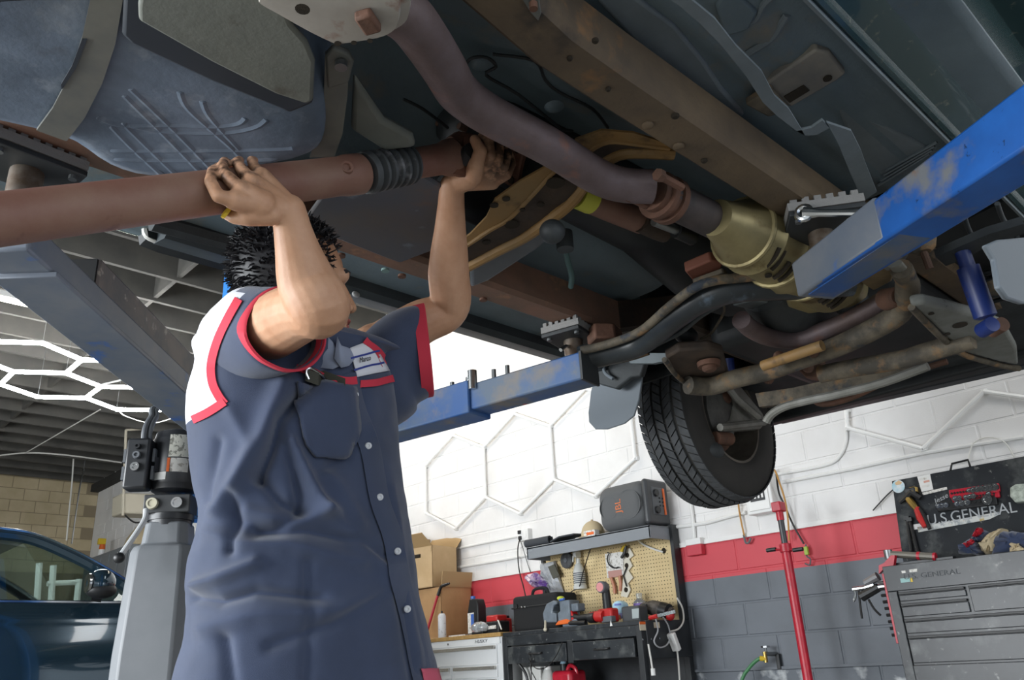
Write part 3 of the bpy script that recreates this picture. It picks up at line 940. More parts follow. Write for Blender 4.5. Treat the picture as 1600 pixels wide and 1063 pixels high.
MB().prism([P(a, b, x=4.64) for a, b in ((1003, 945), (1010, 944), (1010, 948), (1003, 949))], (.01, 0, 0)).build('badge', m_black, gr)
kn = thing('utility_blade', 'bright steel blade with red grip pointing right on the bench', 'tool', (4.5, 3.45, zt))
MB().beam(P(1026, 963, x=4.5), P(1055, 956, x=4.5), .02, .006, up=(1, 0, 0)).build('blade', m_steel, kn)
MB().tube([P(1015, 966, x=4.5), P(1027, 963, x=4.5)], .014, 8).build('grip', m_red_tool, kn)
o = MB().prism([P(a, b, x=BX - .003) for a, b in ((954, 970), (957, 978), (953, 979))], (.002, 0, 0)).build('white_tag', m_white_pl, wb)
o['label'] = 'white paper scrap'

# power strip and leads at the bench end
ps = thing('power_strip', 'white power strip hanging by leads at the right end of bench', 'power strip', P(1052, 1000, y=by0 - .03))
a, b = P(1048, 990, y=by0 - .04), P(1058, 1017, y=by0 - .04)
MB().beam(a, b, .035, .055, up=(0, 1, 0)).build('housing', m_white_pl, ps, bev=.006)
for k in range(4):
    c = a.lerp(b, .2 + .2 * k)
    MB().box(c + V((0, -.018, 0)), (.018, .003, .018)).build('socket', m_grey_metal, ps)
for i, (pts, lb) in enumerate((
        ([(1058, 935), (1066, 950), (1068, 970), (1060, 983), (1048, 987)], 'pale lead curving round the right edge of the pegboard'),
        ([(1024, 966), (1028, 985), (1022, 1002), (1030, 1012), (1042, 1008), (1047, 995), (1044, 978), (1036, 965)], 'grey looped lead hanging over the bench end'),
        ([(1058, 1017), (1060, 1035), (1063, 1080)], 'white lead dropping from the power strip'),
        ([(1013, 1007), (1017, 1030), (1020, 1050)], 'white plug lead hanging under the bench end'))):
    o = MB().tube(smoothpath([P(a, b, y=by0 - .03 - .004 * i) for a, b in pts]), .006 if i != 1 else .005, 8).build('power_lead', m_cable_white if i != 1 else m_grey_tube_back)
    tag(o, lb, 'cable')
MB().cyl(P(1020, 1045, y=by0 - .045), P(1021, 1056, y=by0 - .045), .014, 10).build('plug', m_white_pl, o)

# below the bench: heater cabinet, jug and bottle
hc = thing('floor_heater', 'off white cabinet under the left of the bench with black round inlet', 'appliance', (4.6, 4.5, .15))
y0, y1 = P(843, 1030, x=BX + .12).y, by1 - .06
hzt = dz - .14
MB().bb((BX + .12, y0, .151), (WX - .1, y1, hzt)).build('housing', M('off_white_enamel', 'cfcfcb', rough=.4, patches=[('a08a6c', 12, .66, .8)]), hc, bev=.01)
c = P(794, 1028, x=BX + .1)
MB().lathe(c + V((-.01, 0, 0)), c + V((.02, 0, 0)), [(0, .03), (0, .045), (1, .05)], 24).build('inlet', m_black, hc)
MB().tube(smoothpath([c, P(803, 1031, x=BX + .05), P(815, 1043, x=BX + .06), P(823, 1058, x=BX + .08), P(827, 1085, x=BX + .08)]), .01, 8).build('hose', m_black, hc)
MB().bb((BX + .112, P(797, 1055, x=BX + .11).y, .3), (BX + .12, P(793, 1055, x=BX + .11).y, P(795, 1045, x=BX + .11).z)).build('slot', m_black, hc)
for i, pts in enumerate(([(826, 1021), (830, 1040), (830, 1080)], [(832, 1021), (829, 1045), (838, 1065), (840, 1090)], [(879, 1003), (869, 1025), (855, 1042), (838, 1045), (826, 1030)])):
    o = MB().tube(smoothpath([P(a, b, x=BX - .03 - .012 * i) for a, b in pts]), .0035, 6).build('thin_cable', m_cable_black)
    tag(o, ('straight thin black cable under the left drawer', 'bent thin black cable under the left drawer', 'slack thin cable from the drawer divider under the bench')[i], 'cable')
rj = thing('red_jug', 'red jug with pale blue spout under the bench', 'jug', (4.6, 4.0, .151))
c = P(885, 1055, x=4.55)
MB().bb((4.48, c.y - .1, .151), (4.66, c.y + .09, c.z + .03)).build('body', m_red, rj, bev=.03, seg=3)
MB().cyl((4.56, c.y + .03, c.z + .02), (4.56, c.y + .03, c.z + .075), .025, 14).build('neck', m_black, rj)
MB().lathe((4.56, c.y + .03, c.z + .075), (4.56, c.y + .03, c.z + .115), [(0, .024), (.5, .02), (1, .008)], 14).build('spout', m_paleblue, rj)
MB().tube(smoothpath([(4.56, c.y - .0, c.z + .02), (4.56, c.y - .03, c.z + .06), (4.56, c.y - .08, c.z + .04), (4.56, c.y - .09, c.z)]), .014, 8).build('handle', m_red, rj)
o = thing('white_jug', 'translucent white bottle left of the red jug under the bench', 'bottle', (4.55, 4.14, .151))
c = P(865, 1058, x=4.52)
MB().lathe((4.52, c.y + .05, .151), (4.52, c.y + .05, c.z + .05), [(0, .06), (.8, .06), (.95, .045), (1, .03)], 18).build('body', m_tr, o)
MB().cyl((4.52, c.y + .05, c.z + .05), (4.52, c.y + .05, c.z + .07), .028, 12).build('cap', m_white_pl, o)

#@@CABINET
# ------------------------------------------------------------------ white drawer cabinet
cy0, cy1 = 4.757, 6.40
dc = thing('drawer_cabinet', 'white steel drawer cabinet with wood top left of the workbench', 'cabinet', (4.67, 5.4, 0))
cz = P(740, 992, x=BX).z
MB().bb((BX + .01, cy0, .1), (WX - .03, cy1, cz - .03)).build('body', m_cab_white, dc, bev=.004)
MB().bb((BX - .005, cy0 - .003, cz - .03), (WX - .02, cy1 + .005, cz)).build('wood_top', m_wood, dc, bev=.004)
MB().bb((BX + .05, cy0 + .05, 0), (WX - .08, cy1 - .05, .1)).build('plinth', m_black_metal, dc)
m_alu = M('aluminium_pull', 'd8d6cf', rough=.25, metal=.8)
rows = []
zr = cz - .085
for h_, split in ((.135, 0), (.084, 1), (.10, 1), (.12, 1), (.16, 1), (.18, 1)):
    rows.append((zr, zr - h_, split)); zr -= h_ + .008
MB().bb((BX, cy0 + .012, cz - .078), (BX + .012, cy1 - .012, cz - .032)).build('top_fascia', m_cab_white, dc)
for (z1, z0, sp2) in rows:
    if z0 < .1: continue
    segs = [(cy0 + .05, cy1 - .05)] if not sp2 else [(cy0 + .05, 5.30), (5.345, cy1 - .05)]
    for (a, b) in segs:
        dr = MB().bb((BX - .004, a, z0), (BX + .3, b, z1)).build('drawer', m_cab_white, dc, bev=.003)
        MB().prism([(BX - .004, a + .005, z1 - .002), (BX - .026, a + .005, z1 - .006), (BX - .026, a + .005, z1 - .028), (BX - .020, a + .005, z1 - .028), (BX - .018, a + .005, z1 - .012), (BX - .004, a + .005, z1 - .012)], (0, b - a - .01, 0)).build('pull', m_alu, dr, smooth=False)
c = P(735, 994, x=BX - .006)
text('maker_name', 'HUSKY', .034, (BX - .001, P(751, 994, x=BX).y, cz - .054), (0, -1, 0), (0, 0, 1), M('grey_print', '4a4c50', rough=.5), dc, shear=.25, sx=1.35)
MB().cyl((BX + .004, P(700, 998, x=BX).y, cz - .055), (BX - .004, P(700, 998, x=BX).y, cz - .055), .008, 12).build('lock', m_steel_dull, dc)
# boxes on the cabinet
def carton(name, label, c0, dl, wl, dr_, wr, h, flaps=(), hand=None, mat=m_cardboard, group=None):
    """c0: nearest bottom corner, dl / dr_: directions of the left and the right face"""
    dl = V(dl).normalized(); dr_ = V(dr_).normalized(); c0 = V(c0); up = V((0, 0, 1))
    t = thing(name, label, 'cardboard box', c0, group)
    th = .006
    corners = [c0, c0 + dl * wl, c0 + dl * wl + dr_ * wr, c0 + dr_ * wr]
    cen = sum(corners, V()) / 4
    for i in range(4):
        a, b = corners[i], corners[(i + 1) % 4]
        inn = ((cen - (a + b) / 2)); inn = (inn - (b - a).normalized() * inn.dot((b - a).normalized())).normalized()
        MB().prism([a, b, b + up * h, a + up * h], inn * th).build('side_panel', mat, t, smooth=False)
    MB().prism(corners, up * th).build('bottom_panel', mat, t, smooth=False)
    for (i, ang, ln) in flaps:
        a, b = corners[i] + up * h, corners[(i + 1) % 4] + up * h
        inn = cen - (corners[i] + corners[(i + 1) % 4]) / 2; inn.z = 0; inn.normalize()
        d = inn * cos(ang) + up * sin(ang)
        MB().prism([a, b, b + d * ln, a + d * ln], d.cross((b - a).normalized()) * th).build('flap', m_cardboard_in, t, smooth=False)
    if hand is not None:
        a = c0 + dl * wl * .35 + up * h * .78; b = c0 + dl * wl * .62 + up * h * .78
        n_ = dl.cross(up); n_ = n_ if n_.x < 0 else -n_
        MB().tube([a + n_ * .001, b + n_ * .001], .016, 8, flat=1).build('hand_hole', m_hole, t)
    return t
cB = P(690, 986, x=4.57); cB.z = cz
b2 = carton('cardboard_box', 'brown cardboard box with raised flap on the white cabinet', cB, (-.02, 1, 0), .42, (1, .02, 0), .345, P(690, 917, x=4.57).z - cz, [(3, 1.75, .13)], mat=M('cardboard_brown', 'bb9468', rough=.85, col2='ae885d', scale=6))
cA = V(P(676, 915, x=4.56)); cA.z = P(690, 917, x=4.57).z + .008
hA = P(678, 851, x=cA.x).z - cA.z
cA2 = V(cA)
carton('cardboard_box', 'tan cardboard box with hand hole and open top, stacked on the brown box', cA2, (-.15, .99, 0), .40, (.99, .15, 0), .32, hA, [(0, 2.5, .16), (2, 2.3, .16), (3, -1.35, .06), (1, 1.9, .12)], hand=True)
cC = P(668, 858, x=4.75); cC.z = cz
carton('cardboard_box', 'tall cardboard box behind the stack with its top showing', V((4.60, 6.22, cz)), (0, 1, 0), .3, (1, 0, 0), .30, P(668, 834, x=4.62).z - cz, [(0, .3, .1), (3, .1, .1)])
br = thing('pry_bar', 'red pry bar with black grip leaning on the brown cardboard box', 'bar', P(672, 965, x=4.5))
MB().tube([P(668, 985, x=4.50), P(684, 930, x=4.55)], .011, 10).build('shaft', m_red, br)
MB().tube(smoothpath([P(684, 931, x=4.55), P(689, 918, x=4.56), P(694, 915, x=4.56), P(702, 912, x=4.56)], 3), [.013] * 4 + [.014] * 3 + [.012, .011, .009], 10).build('grip', m_black, br)
sc = thing('spray_can', 'white spray can at the front edge of the white cabinet', 'can', (4.44, 5.4, cz))
c = P(691, 992, x=4.44); c.z = cz + .001
hh = P(690, 955, x=4.44).z - c.z
MB().lathe(c, c + V((0, 0, hh)), [(0, .031), (.02, .033), (.8, .033), (.86, .027), (.9, .02)], 20).build('can', M('can_white', 'd9dadd', rough=.35, patches=[('8a8c94', 45, .58, .64)]), sc)
MB().cyl(c + V((0, 0, hh * .9)), c + V((0, 0, hh)), .008, 10).build('nozzle', m_black, sc)
ol_ = thing('oil_bottle', 'black motor oil bottle with blue cap on the white cabinet', 'bottle', (4.62, 5.1, cz))
y0, y1 = P(751, 950, x=4.6).y, P(734, 950, x=4.6).y
zc_ = P(742, 936, x=4.6).z
MB().prism([(4.57, y1, cz), (4.57, y1, cz + .6 * (zc_ - cz)), (4.57, y1 - .02, cz + .85 * (zc_ - cz)), (4.57, y1 - .03, zc_), (4.57, y1 - .06, zc_), (4.57, y0 + .02, zc_ - .005), (4.57, y0, zc_ - .06), (4.57, y0, cz)], (.09, 0, 0)).build('body', m_black, ol_, bev=.008)
MB().cyl((4.60, y1 - .045, zc_), (4.60, y1 - .045, zc_ + .022), .02, 16).build('cap', m_blue_pl, ol_)
MB().bb((4.567, y1 - .085, cz + .02), (4.571, y1 - .008, cz + .62 * (zc_ - cz))).build('label', m_sticker, ol_)
MB().bb((4.565, y1 - .085, cz + .06), (4.568, y1 - .05, cz + .58 * (zc_ - cz))).build('label_band', m_blue_pl, ol_)
dv = thing('battery_pack', 'red and black tool battery pack on the right of the white cabinet', 'battery', (4.55, 4.95, cz))
c = P(773, 980, x=4.5)
MB().box((4.55, c.y + .02, cz + .045), (.12, .15, .09)).build('base', m_black, dv, bev=.01)
MB().box((4.55, c.y + .03, cz + .11), (.11, .13, .05)).build('top', m_red_tool, dv, bev=.012)
MB().box((4.487, c.y + .02, cz + .045), (.003, .1, .025)).build('print', m_sticker, dv)
MB().tube(smoothpath([(4.49, c.y - .05, cz + .09), (4.46, c.y - .09, cz + .08), (4.45, c.y - .13, cz + .02)]), .006, 8).build('lead', m_cable_white, dv)
o = thing('red_charger', 'red faced battery charger behind the battery pack', 'charger', (4.72, 5.0, cz))
MB().box((4.74, c.y + .18, cz + .06), (.12, .13, .12)).build('body', m_red_tool, o, bev=.012)
MB().box((4.74, c.y + .18, cz + .13), (.09, .1, .02)).build('dock', m_black, o, bev=.004)
o = thing('clear_case', 'clear domed plastic case in front of the oil bottle', 'case', (4.46, 5.05, cz))
c = P(748, 979, x=4.46)
MB().ell((4.47, c.y, cz + .05), (.05, .09, .046)).build('lid', m_clear, o)
MB().box((4.47, c.y, cz + .012), (.06, .13, .02)).build('contents', m_black, o, bev=.004)
o = MB().box((4.50, P(722, 985, x=4.5).y, cz + .006), (.12, .2, .01)).build('paper_stack', m_sticker, bev=.001)
tag(o, 'loose white papers on the wood top behind the spray can', 'paper')
#@@CHEST
# ------------------------------------------------------------------ black tool chest with open lid
tcx = 4.40
ty1 = P(1378, 886, x=tcx).y
ty0 = .55
tz = P(1378, 886, x=tcx).z
tc = thing('tool_chest', 'black scuffed steel tool chest with its lid open', 'tool chest', (4.6, 1.2, 0))
MB().bb((tcx + .012, ty0, .12), (4.86, ty1, tz)).build('body', m_black_dusty, tc, bev=.006)
fr = MB()
dl_ = P(1401, 923, x=tcx).y
zt1 = P(1401, 924, x=tcx).z
zb1 = P(1432, 1040, x=tcx).z
MB().bb((tcx, ty0, zt1), (tcx + .014, ty1, tz)).build('top_fascia', m_black_dusty, tc, bev=.003)
MB().bb((tcx, dl_, .12), (tcx + .014, ty1, zt1)).build('left_stile', m_black_dusty, tc, bev=.003)
MB().bb((tcx, ty0, .12), (tcx + .014, dl_, zb1)).build('lower_fascia', m_black_dusty, tc, bev=.003)
dm = P(1514, 935, x=tcx).y
zz = [P(1401, 924, x=tcx).z, P(1404, 942, x=tcx).z, P(1410, 966, x=tcx).z, P(1418, 992, x=tcx).z, P(1432, 1038, x=tcx).z]
def drawer(a, b, z1, z0):
    d = MB().bb((tcx + .002, a + .004, z0 + .004), (tcx + .3, b - .004, z1 - .022)).build('drawer', m_black_dusty, tc, bev=.003)
    MB().bb((tcx - .006, a + .006, z1 - .020), (tcx + .010, b - .006, z1 - .008)).build('pull_lip', m_black, d, bev=.002)
drawer(dm + .004, dl_, zz[0], zz[1]); drawer(dm + .004, dl_, zz[1], zz[2]); drawer(ty0 + .02, dm - .004, zz[0], zz[2])
drawer(ty0 + .02, dl_, zz[2], zz[3]); drawer(ty0 + .02, dl_, zz[3], zz[4])
text('maker_name', 'U.S. GENERAL', .034, (tcx - .002, P(1455, 898, x=tcx).y, P(1455, 898, x=tcx).z), (0, -1, 0), (0, 0, 1), M('faded_print', '4b4f53', rough=.6), tc, sx=1.3)
for (a, b, w, h, mm) in ((1412, 894, .02, .012, m_sticker), (1427, 892, .04, .014, m_sticker), (1415, 907, .05, .02, M('teal_label', '8fb7b5', rough=.5)), (1424, 906.5, .012, .02, m_yellow_pl)):
    c = P(a, b, x=tcx - .001); MB().box(c, (.003, w, h)).build('sticker', mm, tc)
# lid, leaning back against the wall
lx0, lx1 = 4.84, 4.885
lz1 = P(1393, 752, x=lx0).z
ly1 = P(1393, 752, x=lx0).y
lid = MB().prism([(lx0 - .10, ly1, tz + .002), (lx0, ly1, lz1), (lx1, ly1, lz1), (lx1 - .10, ly1, tz + .002)], (0, ty0 - ly1, 0)).build('lid', m_black_dusty, tc, bev=.004)
def lp(px, py, off=.0):
    """point on the inner face of the lid"""
    d = ray(px, py)
    n_ = V((lz1 - tz, 0, -.10)).normalized()
    s = ((V((lx0, 0, lz1)) - CAM).dot(n_) - off) / d.dot(n_)
    return CAM + d * s
LR = V((0, -1, 0)); LN = V((-(lz1 - tz), 0, .10)).normalized(); LU = V((.10, 0, lz1 - tz)).normalized()
def lquad(pts, nm, mat, par, th=.003, off=.001, bev=0):
    return MB().prism([lp(a, b, off + th) for a, b in pts], -LN * th).build(nm, mat, par, smooth=False, bev=bev)
MB().tube([lp(1483, 735, .02) + V((.02, 0, 0)), lp(1486, 727) + V((.02, 0, .01)), lp(1511, 721) + V((.02, 0, .01)), lp(1514, 729, .02) + V((.02, 0, 0))], .006, 8).build('lid_handle', m_black, lid)
lquad([(1394 + 9.5 + 10 * cos(t) * 1.0, 760.5 + 10 * sin(t)) for t in [2 * pi * i / 20 for i in range(20)]], 'round_sticker', M('sticker_skyblue', '9cc9d9', rough=.4, col2='e8e9ea', scale=25), lid)
lquad([(1398, 755), (1404, 751), (1409, 754), (1407, 757), (1400, 758)], 'sticker_band', M('sticker_orange', 'd9b98f', rough=.5), lid, off=.003)
lquad([(1433, 745), (1453, 741), (1458, 765), (1440, 769)], 'label_sheet', m_white_pl, lid)
for i, (a, b, mm) in enumerate((((1436, 748), (1448, 746), m_sticker), ((1443, 752), (1452, 750), M('faded_red', 'd2a08f')), ((1440, 759), (1452, 757), m_sticker))):
    lquad([a, b, (b[0] + .5, b[1] + 3), (a[0] + .5, a[1] + 3)], 'label_print', mm, lid, off=.004, th=.001)
lquad([(1441, 770), (1479, 761), (1480, 765), (1442, 774)], 'label_strip', m_sticker, lid)
lquad([(1433, 824), (1560, 800), (1562, 804), (1545, 812), (1435, 832)], 'label_strip', M('aged_label', 'c9cbc8', rough=.5, patches=[('b59a55', 18, .58, .64), ('8d9499', 30, .5, .6)]), lid)
lquad([(1427, 820), (1440, 818), (1441, 826), (1428, 828)], 'label_strip', m_white_pl, lid)
c = lp(1516, 804, .004)
text('maker_name', 'U.S.GENERAL', .082, c, LR, LU, M('silver_print', 'aeb2b5', rough=.4), lid, sx=.93)
c = lp(1471, 779, .004)
text('signature', 'Jesse', .04, c, LR + LU * .35, LU - LR * .1, M('silver_print', 'aeb2b5'), lid)
o = MB().prism([lp(a, b, .03) for a, b in ((1578, 762), (1586, 757), (1640, 752), (1640, 782), (1586, 785), (1578, 776))], -LN * .03).build('mesh_tray', M('pale_mesh', 'bcc4b9', rough=.6, col2='8f978d', scale=60), lid, bev=.004)
# socket rails held on the lid by magnets
def rail(label, a, b, w, mat, sockets, group=None):
    t = thing('socket_rail', label, 'socket rail', lp(*a))
    A, B = lp(*a, .012), lp(*b, .012)
    MB().beam(A, B, w, .02, up=LN).build('rail', mat, t, bev=.004)
    for f, r_, sol in sockets:
        c = A.lerp(B, f) + LN * .010
        if sol:
            MB().lathe(c, c + LN * .012, [(0, r_), (1, r_), (1, r_ * .62), (.6, r_ * .55)], 12).build('socket', m_steel, t)
        else:
            MB().cyl(c, c + LN * .004, r_ * .6, 10).build('peg', m_black, t)
    return t
rail('upper red socket rail on the lid, right half filled with chrome sockets', (1484, 773), (1562, 762), .045, m_red, [(.06 + .06 * k, .010, False) for k in range(6)] + [(.42, .012, True)] + [(.5 + .085 * k, .016 + .001 * k, True) for k in range(6)])
rail('lower red socket rail on the lid, a few sockets left of centre', (1488, 782), (1562, 771.5), .042, m_red, [(.1, .016, True), (.18, .014, True), (.32, .012, True), (.4, .013, True), (.48, .014, True)] + [(.56 + .06 * k, .009, False) for k in range(4)] + [(.8, .013, True), (.9, .009, False)])
rail('black socket rail on the lid with big chrome sockets', (1465, 793), (1558, 781), .055, m_black, [(.04, .013, True), (.1, .014, True), (.17, .015, True), (.36, .015, True), (.44, .017, True), (.53, .018, True), (.65, .012, False), (.73, .012, False), (.86, .026, True)])
pl = thing('spring_pliers', 'pliers with red grips and brass fittings clipped to the lid', 'pliers', lp(1432, 790))
MB().tube([lp(1432, 794, .02), lp(1438, 810, .02), lp(1446, 824, .02)], [.016, .02, .014], 10).build('grip', m_red_tool, pl)
MB().tube([lp(1436, 795, .02), lp(1443, 806, .02), lp(1453, 827, .02)], [.010, .012, .010], 10).build('grip', m_black, pl)
MB().tube([lp(1418, 778, .022), lp(1426, 788, .022), lp(1432, 796, .022)], [.018, .02, .014], 10).build('jaw', m_brass, pl)
MB().tube([lp(1406, 786, .022), lp(1424, 770, .03), lp(1438, 779, .022)], [.01, .022, .014], 8).build('jaw_arm', m_black, pl)
MB().cyl(lp(1427, 763, .02), lp(1428, 770, .02), .024, 14).build('brass_knob', m_brass, pl)
MB().box(lp(1423, 769, .028), (.03, .06, .045)).build('clamp_block', m_black, pl, bev=.006)
for i, (a, b) in enumerate((((1417, 810), (1424, 862)), ((1421, 812), (1434, 863)))):
    o = MB().tube([lp(*a, .015), lp(*b, .015)], .009, 8).build('pin_punch', m_black)
    tag(o, ('left one of two black rods standing against the lid', 'right one of two black rods standing against the lid')[i], 'rod')
    MB().box(lp(*a, .018), (.02, .03, .02)).build('clip', m_black, o)
# jacket lying on the chest
jk = thing('folded_jacket', 'navy work shirt with red trim and tan lining crumpled on the tool chest', 'shirt', (4.6, 1.2, tz))
def lump(nm, pts, x, th, mat, seed, par):
    random.seed(seed)
    ring = []
    for i in range(len(pts)):
        a, b = P(*pts[i], x=x), P(*pts[(i + 1) % len(pts)], x=x)
        for k in range(4): ring.append(a.lerp(b, k / 4))
    c = sum(ring, V()) / len(ring)
    R = [[c + (p - c) * s_ + V((dx, 0, 0)) + V((random.uniform(-.012, .012), random.uniform(-.006, .006), random.uniform(-.006, .006))) for p in ring] for s_, dx in ((.3, -th), (.75, -th * .9), (1, -th * .4), (1, th * .6), (.6, th))]
    return MB().rings(R).build(nm, mat, par, ang=60)
lump('sleeve', [(1505, 866), (1503, 852), (1520, 845), (1535, 850), (1542, 862), (1540, 869)], 4.56, .1, m_navy, 1, jk)
lump('collar', [(1520, 840), (1532, 826), (1548, 833), (1545, 845), (1528, 852)], 4.6, .07, m_navy, 2, jk)
lump('lining', [(1534, 852), (1552, 832), (1570, 828), (1570, 842), (1560, 868), (1545, 869)], 4.55, .09, m_tan_cloth, 3, jk)
lump('body', [(1553, 845), (1572, 830), (1600, 832), (1640, 840), (1640, 862), (1556, 869)], 4.53, .09, m_navy, 4, jk)
lump('pocket_lining', [(1580, 850), (1592, 849), (1606, 862), (1600, 867), (1578, 866)], 4.45, .03, m_tan_cloth, 5, jk)
lump('trim', [(1521, 838), (1529, 825), (1536, 827), (1527, 841)], 4.53, .03, m_red, 6, jk)
lump('trim', [(1508, 851), (1518, 844), (1521, 848), (1511, 855)], 4.47, .03, m_red, 7, jk)
tr = thing('torque_wrench', 'worn grey torque wrench with red collar lying on the chest top', 'wrench', P(1400, 873, x=4.5))
A = P(1388, 866, x=4.5); B = P(1463, 873, x=4.5)
A.z = max(A.z, tz + .03); B.z = tz + .025
MB().tube([A, A.lerp(B, .7)], .017, 10).build('tube', M('worn_grey_metal', '77736a', rough=.5, metal=.4), tr)
MB().tube([A.lerp(B, .62), A.lerp(B, .68)], .021, 10).build('collar', m_red, tr)
MB().tube([A.lerp(B, .68), A.lerp(B, .95)], .019, 10).build('grip', M('worn_grey_metal', '77736a'), tr)
MB().tube([A.lerp(B, .95), B], .021, 10).build('end_ring', m_red, tr)
MB().cyl(A + V((0, 0, -.025)), A + V((0, 0, .02)), .022, 12).build('head', m_steel_dull, tr)
o = MB().beam((4.52, P(1400, 880, x=4.52).y, tz + .012), (4.52, P(1492, 874, x=4.52).y, tz + .012), .05, .012).build('flat_bar', m_black_dusty)
tag(o, 'flat dark steel bar lying behind the torque wrench', 'tool')
# magnetic strip with bits and an air gun on the left side of the chest
ms = thing('magnetic_bit_strip', 'red magnetic strip of small bits down the left edge of the chest', 'tool rack', P(1385, 940, x=tcx + .03))
a, b = P(1379, 897, x=tcx + .02), P(1401, 1006, x=tcx + .02)
yy = ty1 + .008
MB().bb((tcx + .01, ty1 + .001, b.z), (tcx + .06, ty1 + .014, a.z)).build('strip', m_red, ms, bev=.002)
for k in range(9):
    z_ = a.z - (a.z - b.z) * (.12 + .095 * k)
    MB().cyl((tcx + .03, ty1 + .014, z_), (tcx + .03, ty1 + .05 - .002 * k, z_), .008, 8).build('bit', m_steel if k < 1 else m_black, ms)
ag = thing('air_blow_gun', 'black and silver air gun hooked on the side of the chest', 'air tool', P(1355, 925, x=tcx + .04))
gxx = tcx + .08
MB().tube([P(1346, 933, x=gxx), P(1373, 918, x=gxx)], [.026, .022], 10).build('body', m_black, ag)
MB().tube([P(1333, 921, x=gxx), P(1350, 919, x=gxx), P(1366, 914, x=gxx)], [.012, .012, .014], 10).build('barrel', m_steel, ag)
MB().tube([P(1352, 912, x=gxx), P(1372, 901, x=gxx)], [.02, .024], 10).build('cup', M('smoky_cup', '6f6e70', rough=.3), ag)
MB().tube(smoothpath([P(1334, 919, x=gxx), P(1337, 930, x=gxx), P(1334, 940, x=gxx)], 3), .007, 8).build('trigger', m_steel_dull, ag)
MB().tube(smoothpath([P(1341, 920, x=gxx), P(1344, 945, x=gxx), P(1347, 967, x=gxx)], 3), .006, 8).build('hose_tail', m_cable_black, ag)
MB().tube(smoothpath([P(1357, 937, x=gxx), P(1366, 952, x=gxx), P(1376, 962, x=gxx)], 3), .006, 8).build('hook_wire', m_cable_black, ag)
MB().tube([P(1373, 918, x=gxx), V((gxx, ty1 + .002, P(1376, 917, x=gxx).z))], .016, 10).build('coupler', m_steel, ag)
o = MB().prism([P(a, b, x=tcx + .05) for a, b in ((1373, 884), (1381, 880), (1392, 868), (1398, 868), (1396, 884), (1380, 890), (1373, 897))], (.03, 0, 0)).build('red_holder', m_red)
tag(o, 'red plastic holder on the top left corner of the chest', 'holder')
#@@STAND
# ------------------------------------------------------------------ red under hoist stand
js = thing('support_stand', 'tall red under hoist stand with grey screw in front of the grey wall', 'stand', (4.55, 2.43, 0))
xj = 4.55
yj = P(1240, 930, x=xj).y
zs = [P(1214, 788, x=xj).z, P(1219, 800, x=xj).z, P(1229, 855, x=xj).z]
MB().cyl((xj, yj, .12), (xj, yj, zs[2]), .027, 18).build('tube', m_red, js)
MB().cyl((xj, yj, zs[2] - .03), (xj, yj, zs[2] + .02), .034, 18).build('collar', m_red, js, bev=.004)
MB().cyl((xj, yj, zs[2]), (xj, yj, zs[1] - .03), .018, 14).build('screw', M('dark_screw', '4a4b4d', rough=.4, metal=.6), js)
MB().cyl((xj, yj, zs[1] - .05), (xj, yj, zs[1] + .01), .022, 14).build('neck', m_red, js)
MB().bb((xj - .035, yj - .03, zs[1]), (xj + .035, yj + .03, zs[0] + .01)).build('saddle', m_red, js, bev=.006)
y0, y1 = P(1206, 856, x=xj).y, P(1263, 856, x=xj).y
zh = zs[2] - .005
MB().tube([(xj - .01, y0, zh), (xj - .01, y1 + .04, zh - .02)], .007, 8).build('turning_bar', m_red, js)
for y_, z_ in ((y0, zh), (y1 + .06, zh - .02)): MB().tube([(xj - .01, y_ - .03, z_), (xj - .01, y_ + .03, z_)], .012, 10).build('bar_grip', m_black, js)
for k in range(4):
    an = pi / 4 + k * pi / 2
    MB().beam((xj, yj, .3), (xj + .3 * cos(an), yj + .3 * sin(an), .03), .04, .02).build('foot', m_red, js)
#@@CAR
# ------------------------------------------------------------------ dark car parked behind the lift
m_carpaint = M('car_paint', '263c49', rough=.14, metal=.4, coat=1.0)
m_glass = M('car_glass', 'dcebe6', rough=.0, trans=1.0)
m_rubber_trim = M('rubber_trim', '1b1c1e', rough=.5)
m_chrome = M('chrome_trim', 'cfd0d2', rough=.12, metal=1)
car = thing('parked_car', 'dark blue parked car with door mirror behind the lift column', 'car', (1.0, 5.7, 0))
cyl0 = 4.90
def car_side(z):   # outward bulge of the near flank
    return {0.35: .02, .55: -.05, .85: -.075, 1.08: -.055, 1.115: -.035, 1.135: -.03, 1.20: .0, 1.225: .02}[z]
zs_ = [.35, .55, .85, 1.08, 1.115, 1.135, 1.20, 1.225]
R = []
xs = [-1.55, -1.5, -1.35, -.6, .2, 1.0, 1.7, 1.95, 2.3, 2.75, 2.95, 3.0]
for x in xs:
    tp = 1.0
    if x > 1.95: tp = 1 - .12 * ((x - 1.95) / 1.05) ** 1.6
    if x < -1.3: tp = .93
    nose = .22 * max(0, (x - 2.5) / .5) ** 2
    ring = []
    for z in zs_: ring.append(V((x, cyl0 + car_side(z) + nose, .35 + (z - .35) * tp)))
    for z in zs_[::-1]: ring.append(V((x, cyl0 + 1.78 - car_side(z) - nose, .35 + (z - .35) * tp)))
    R.append(ring)
MB().rings(R).build('body', m_carpaint, car, ang=50)
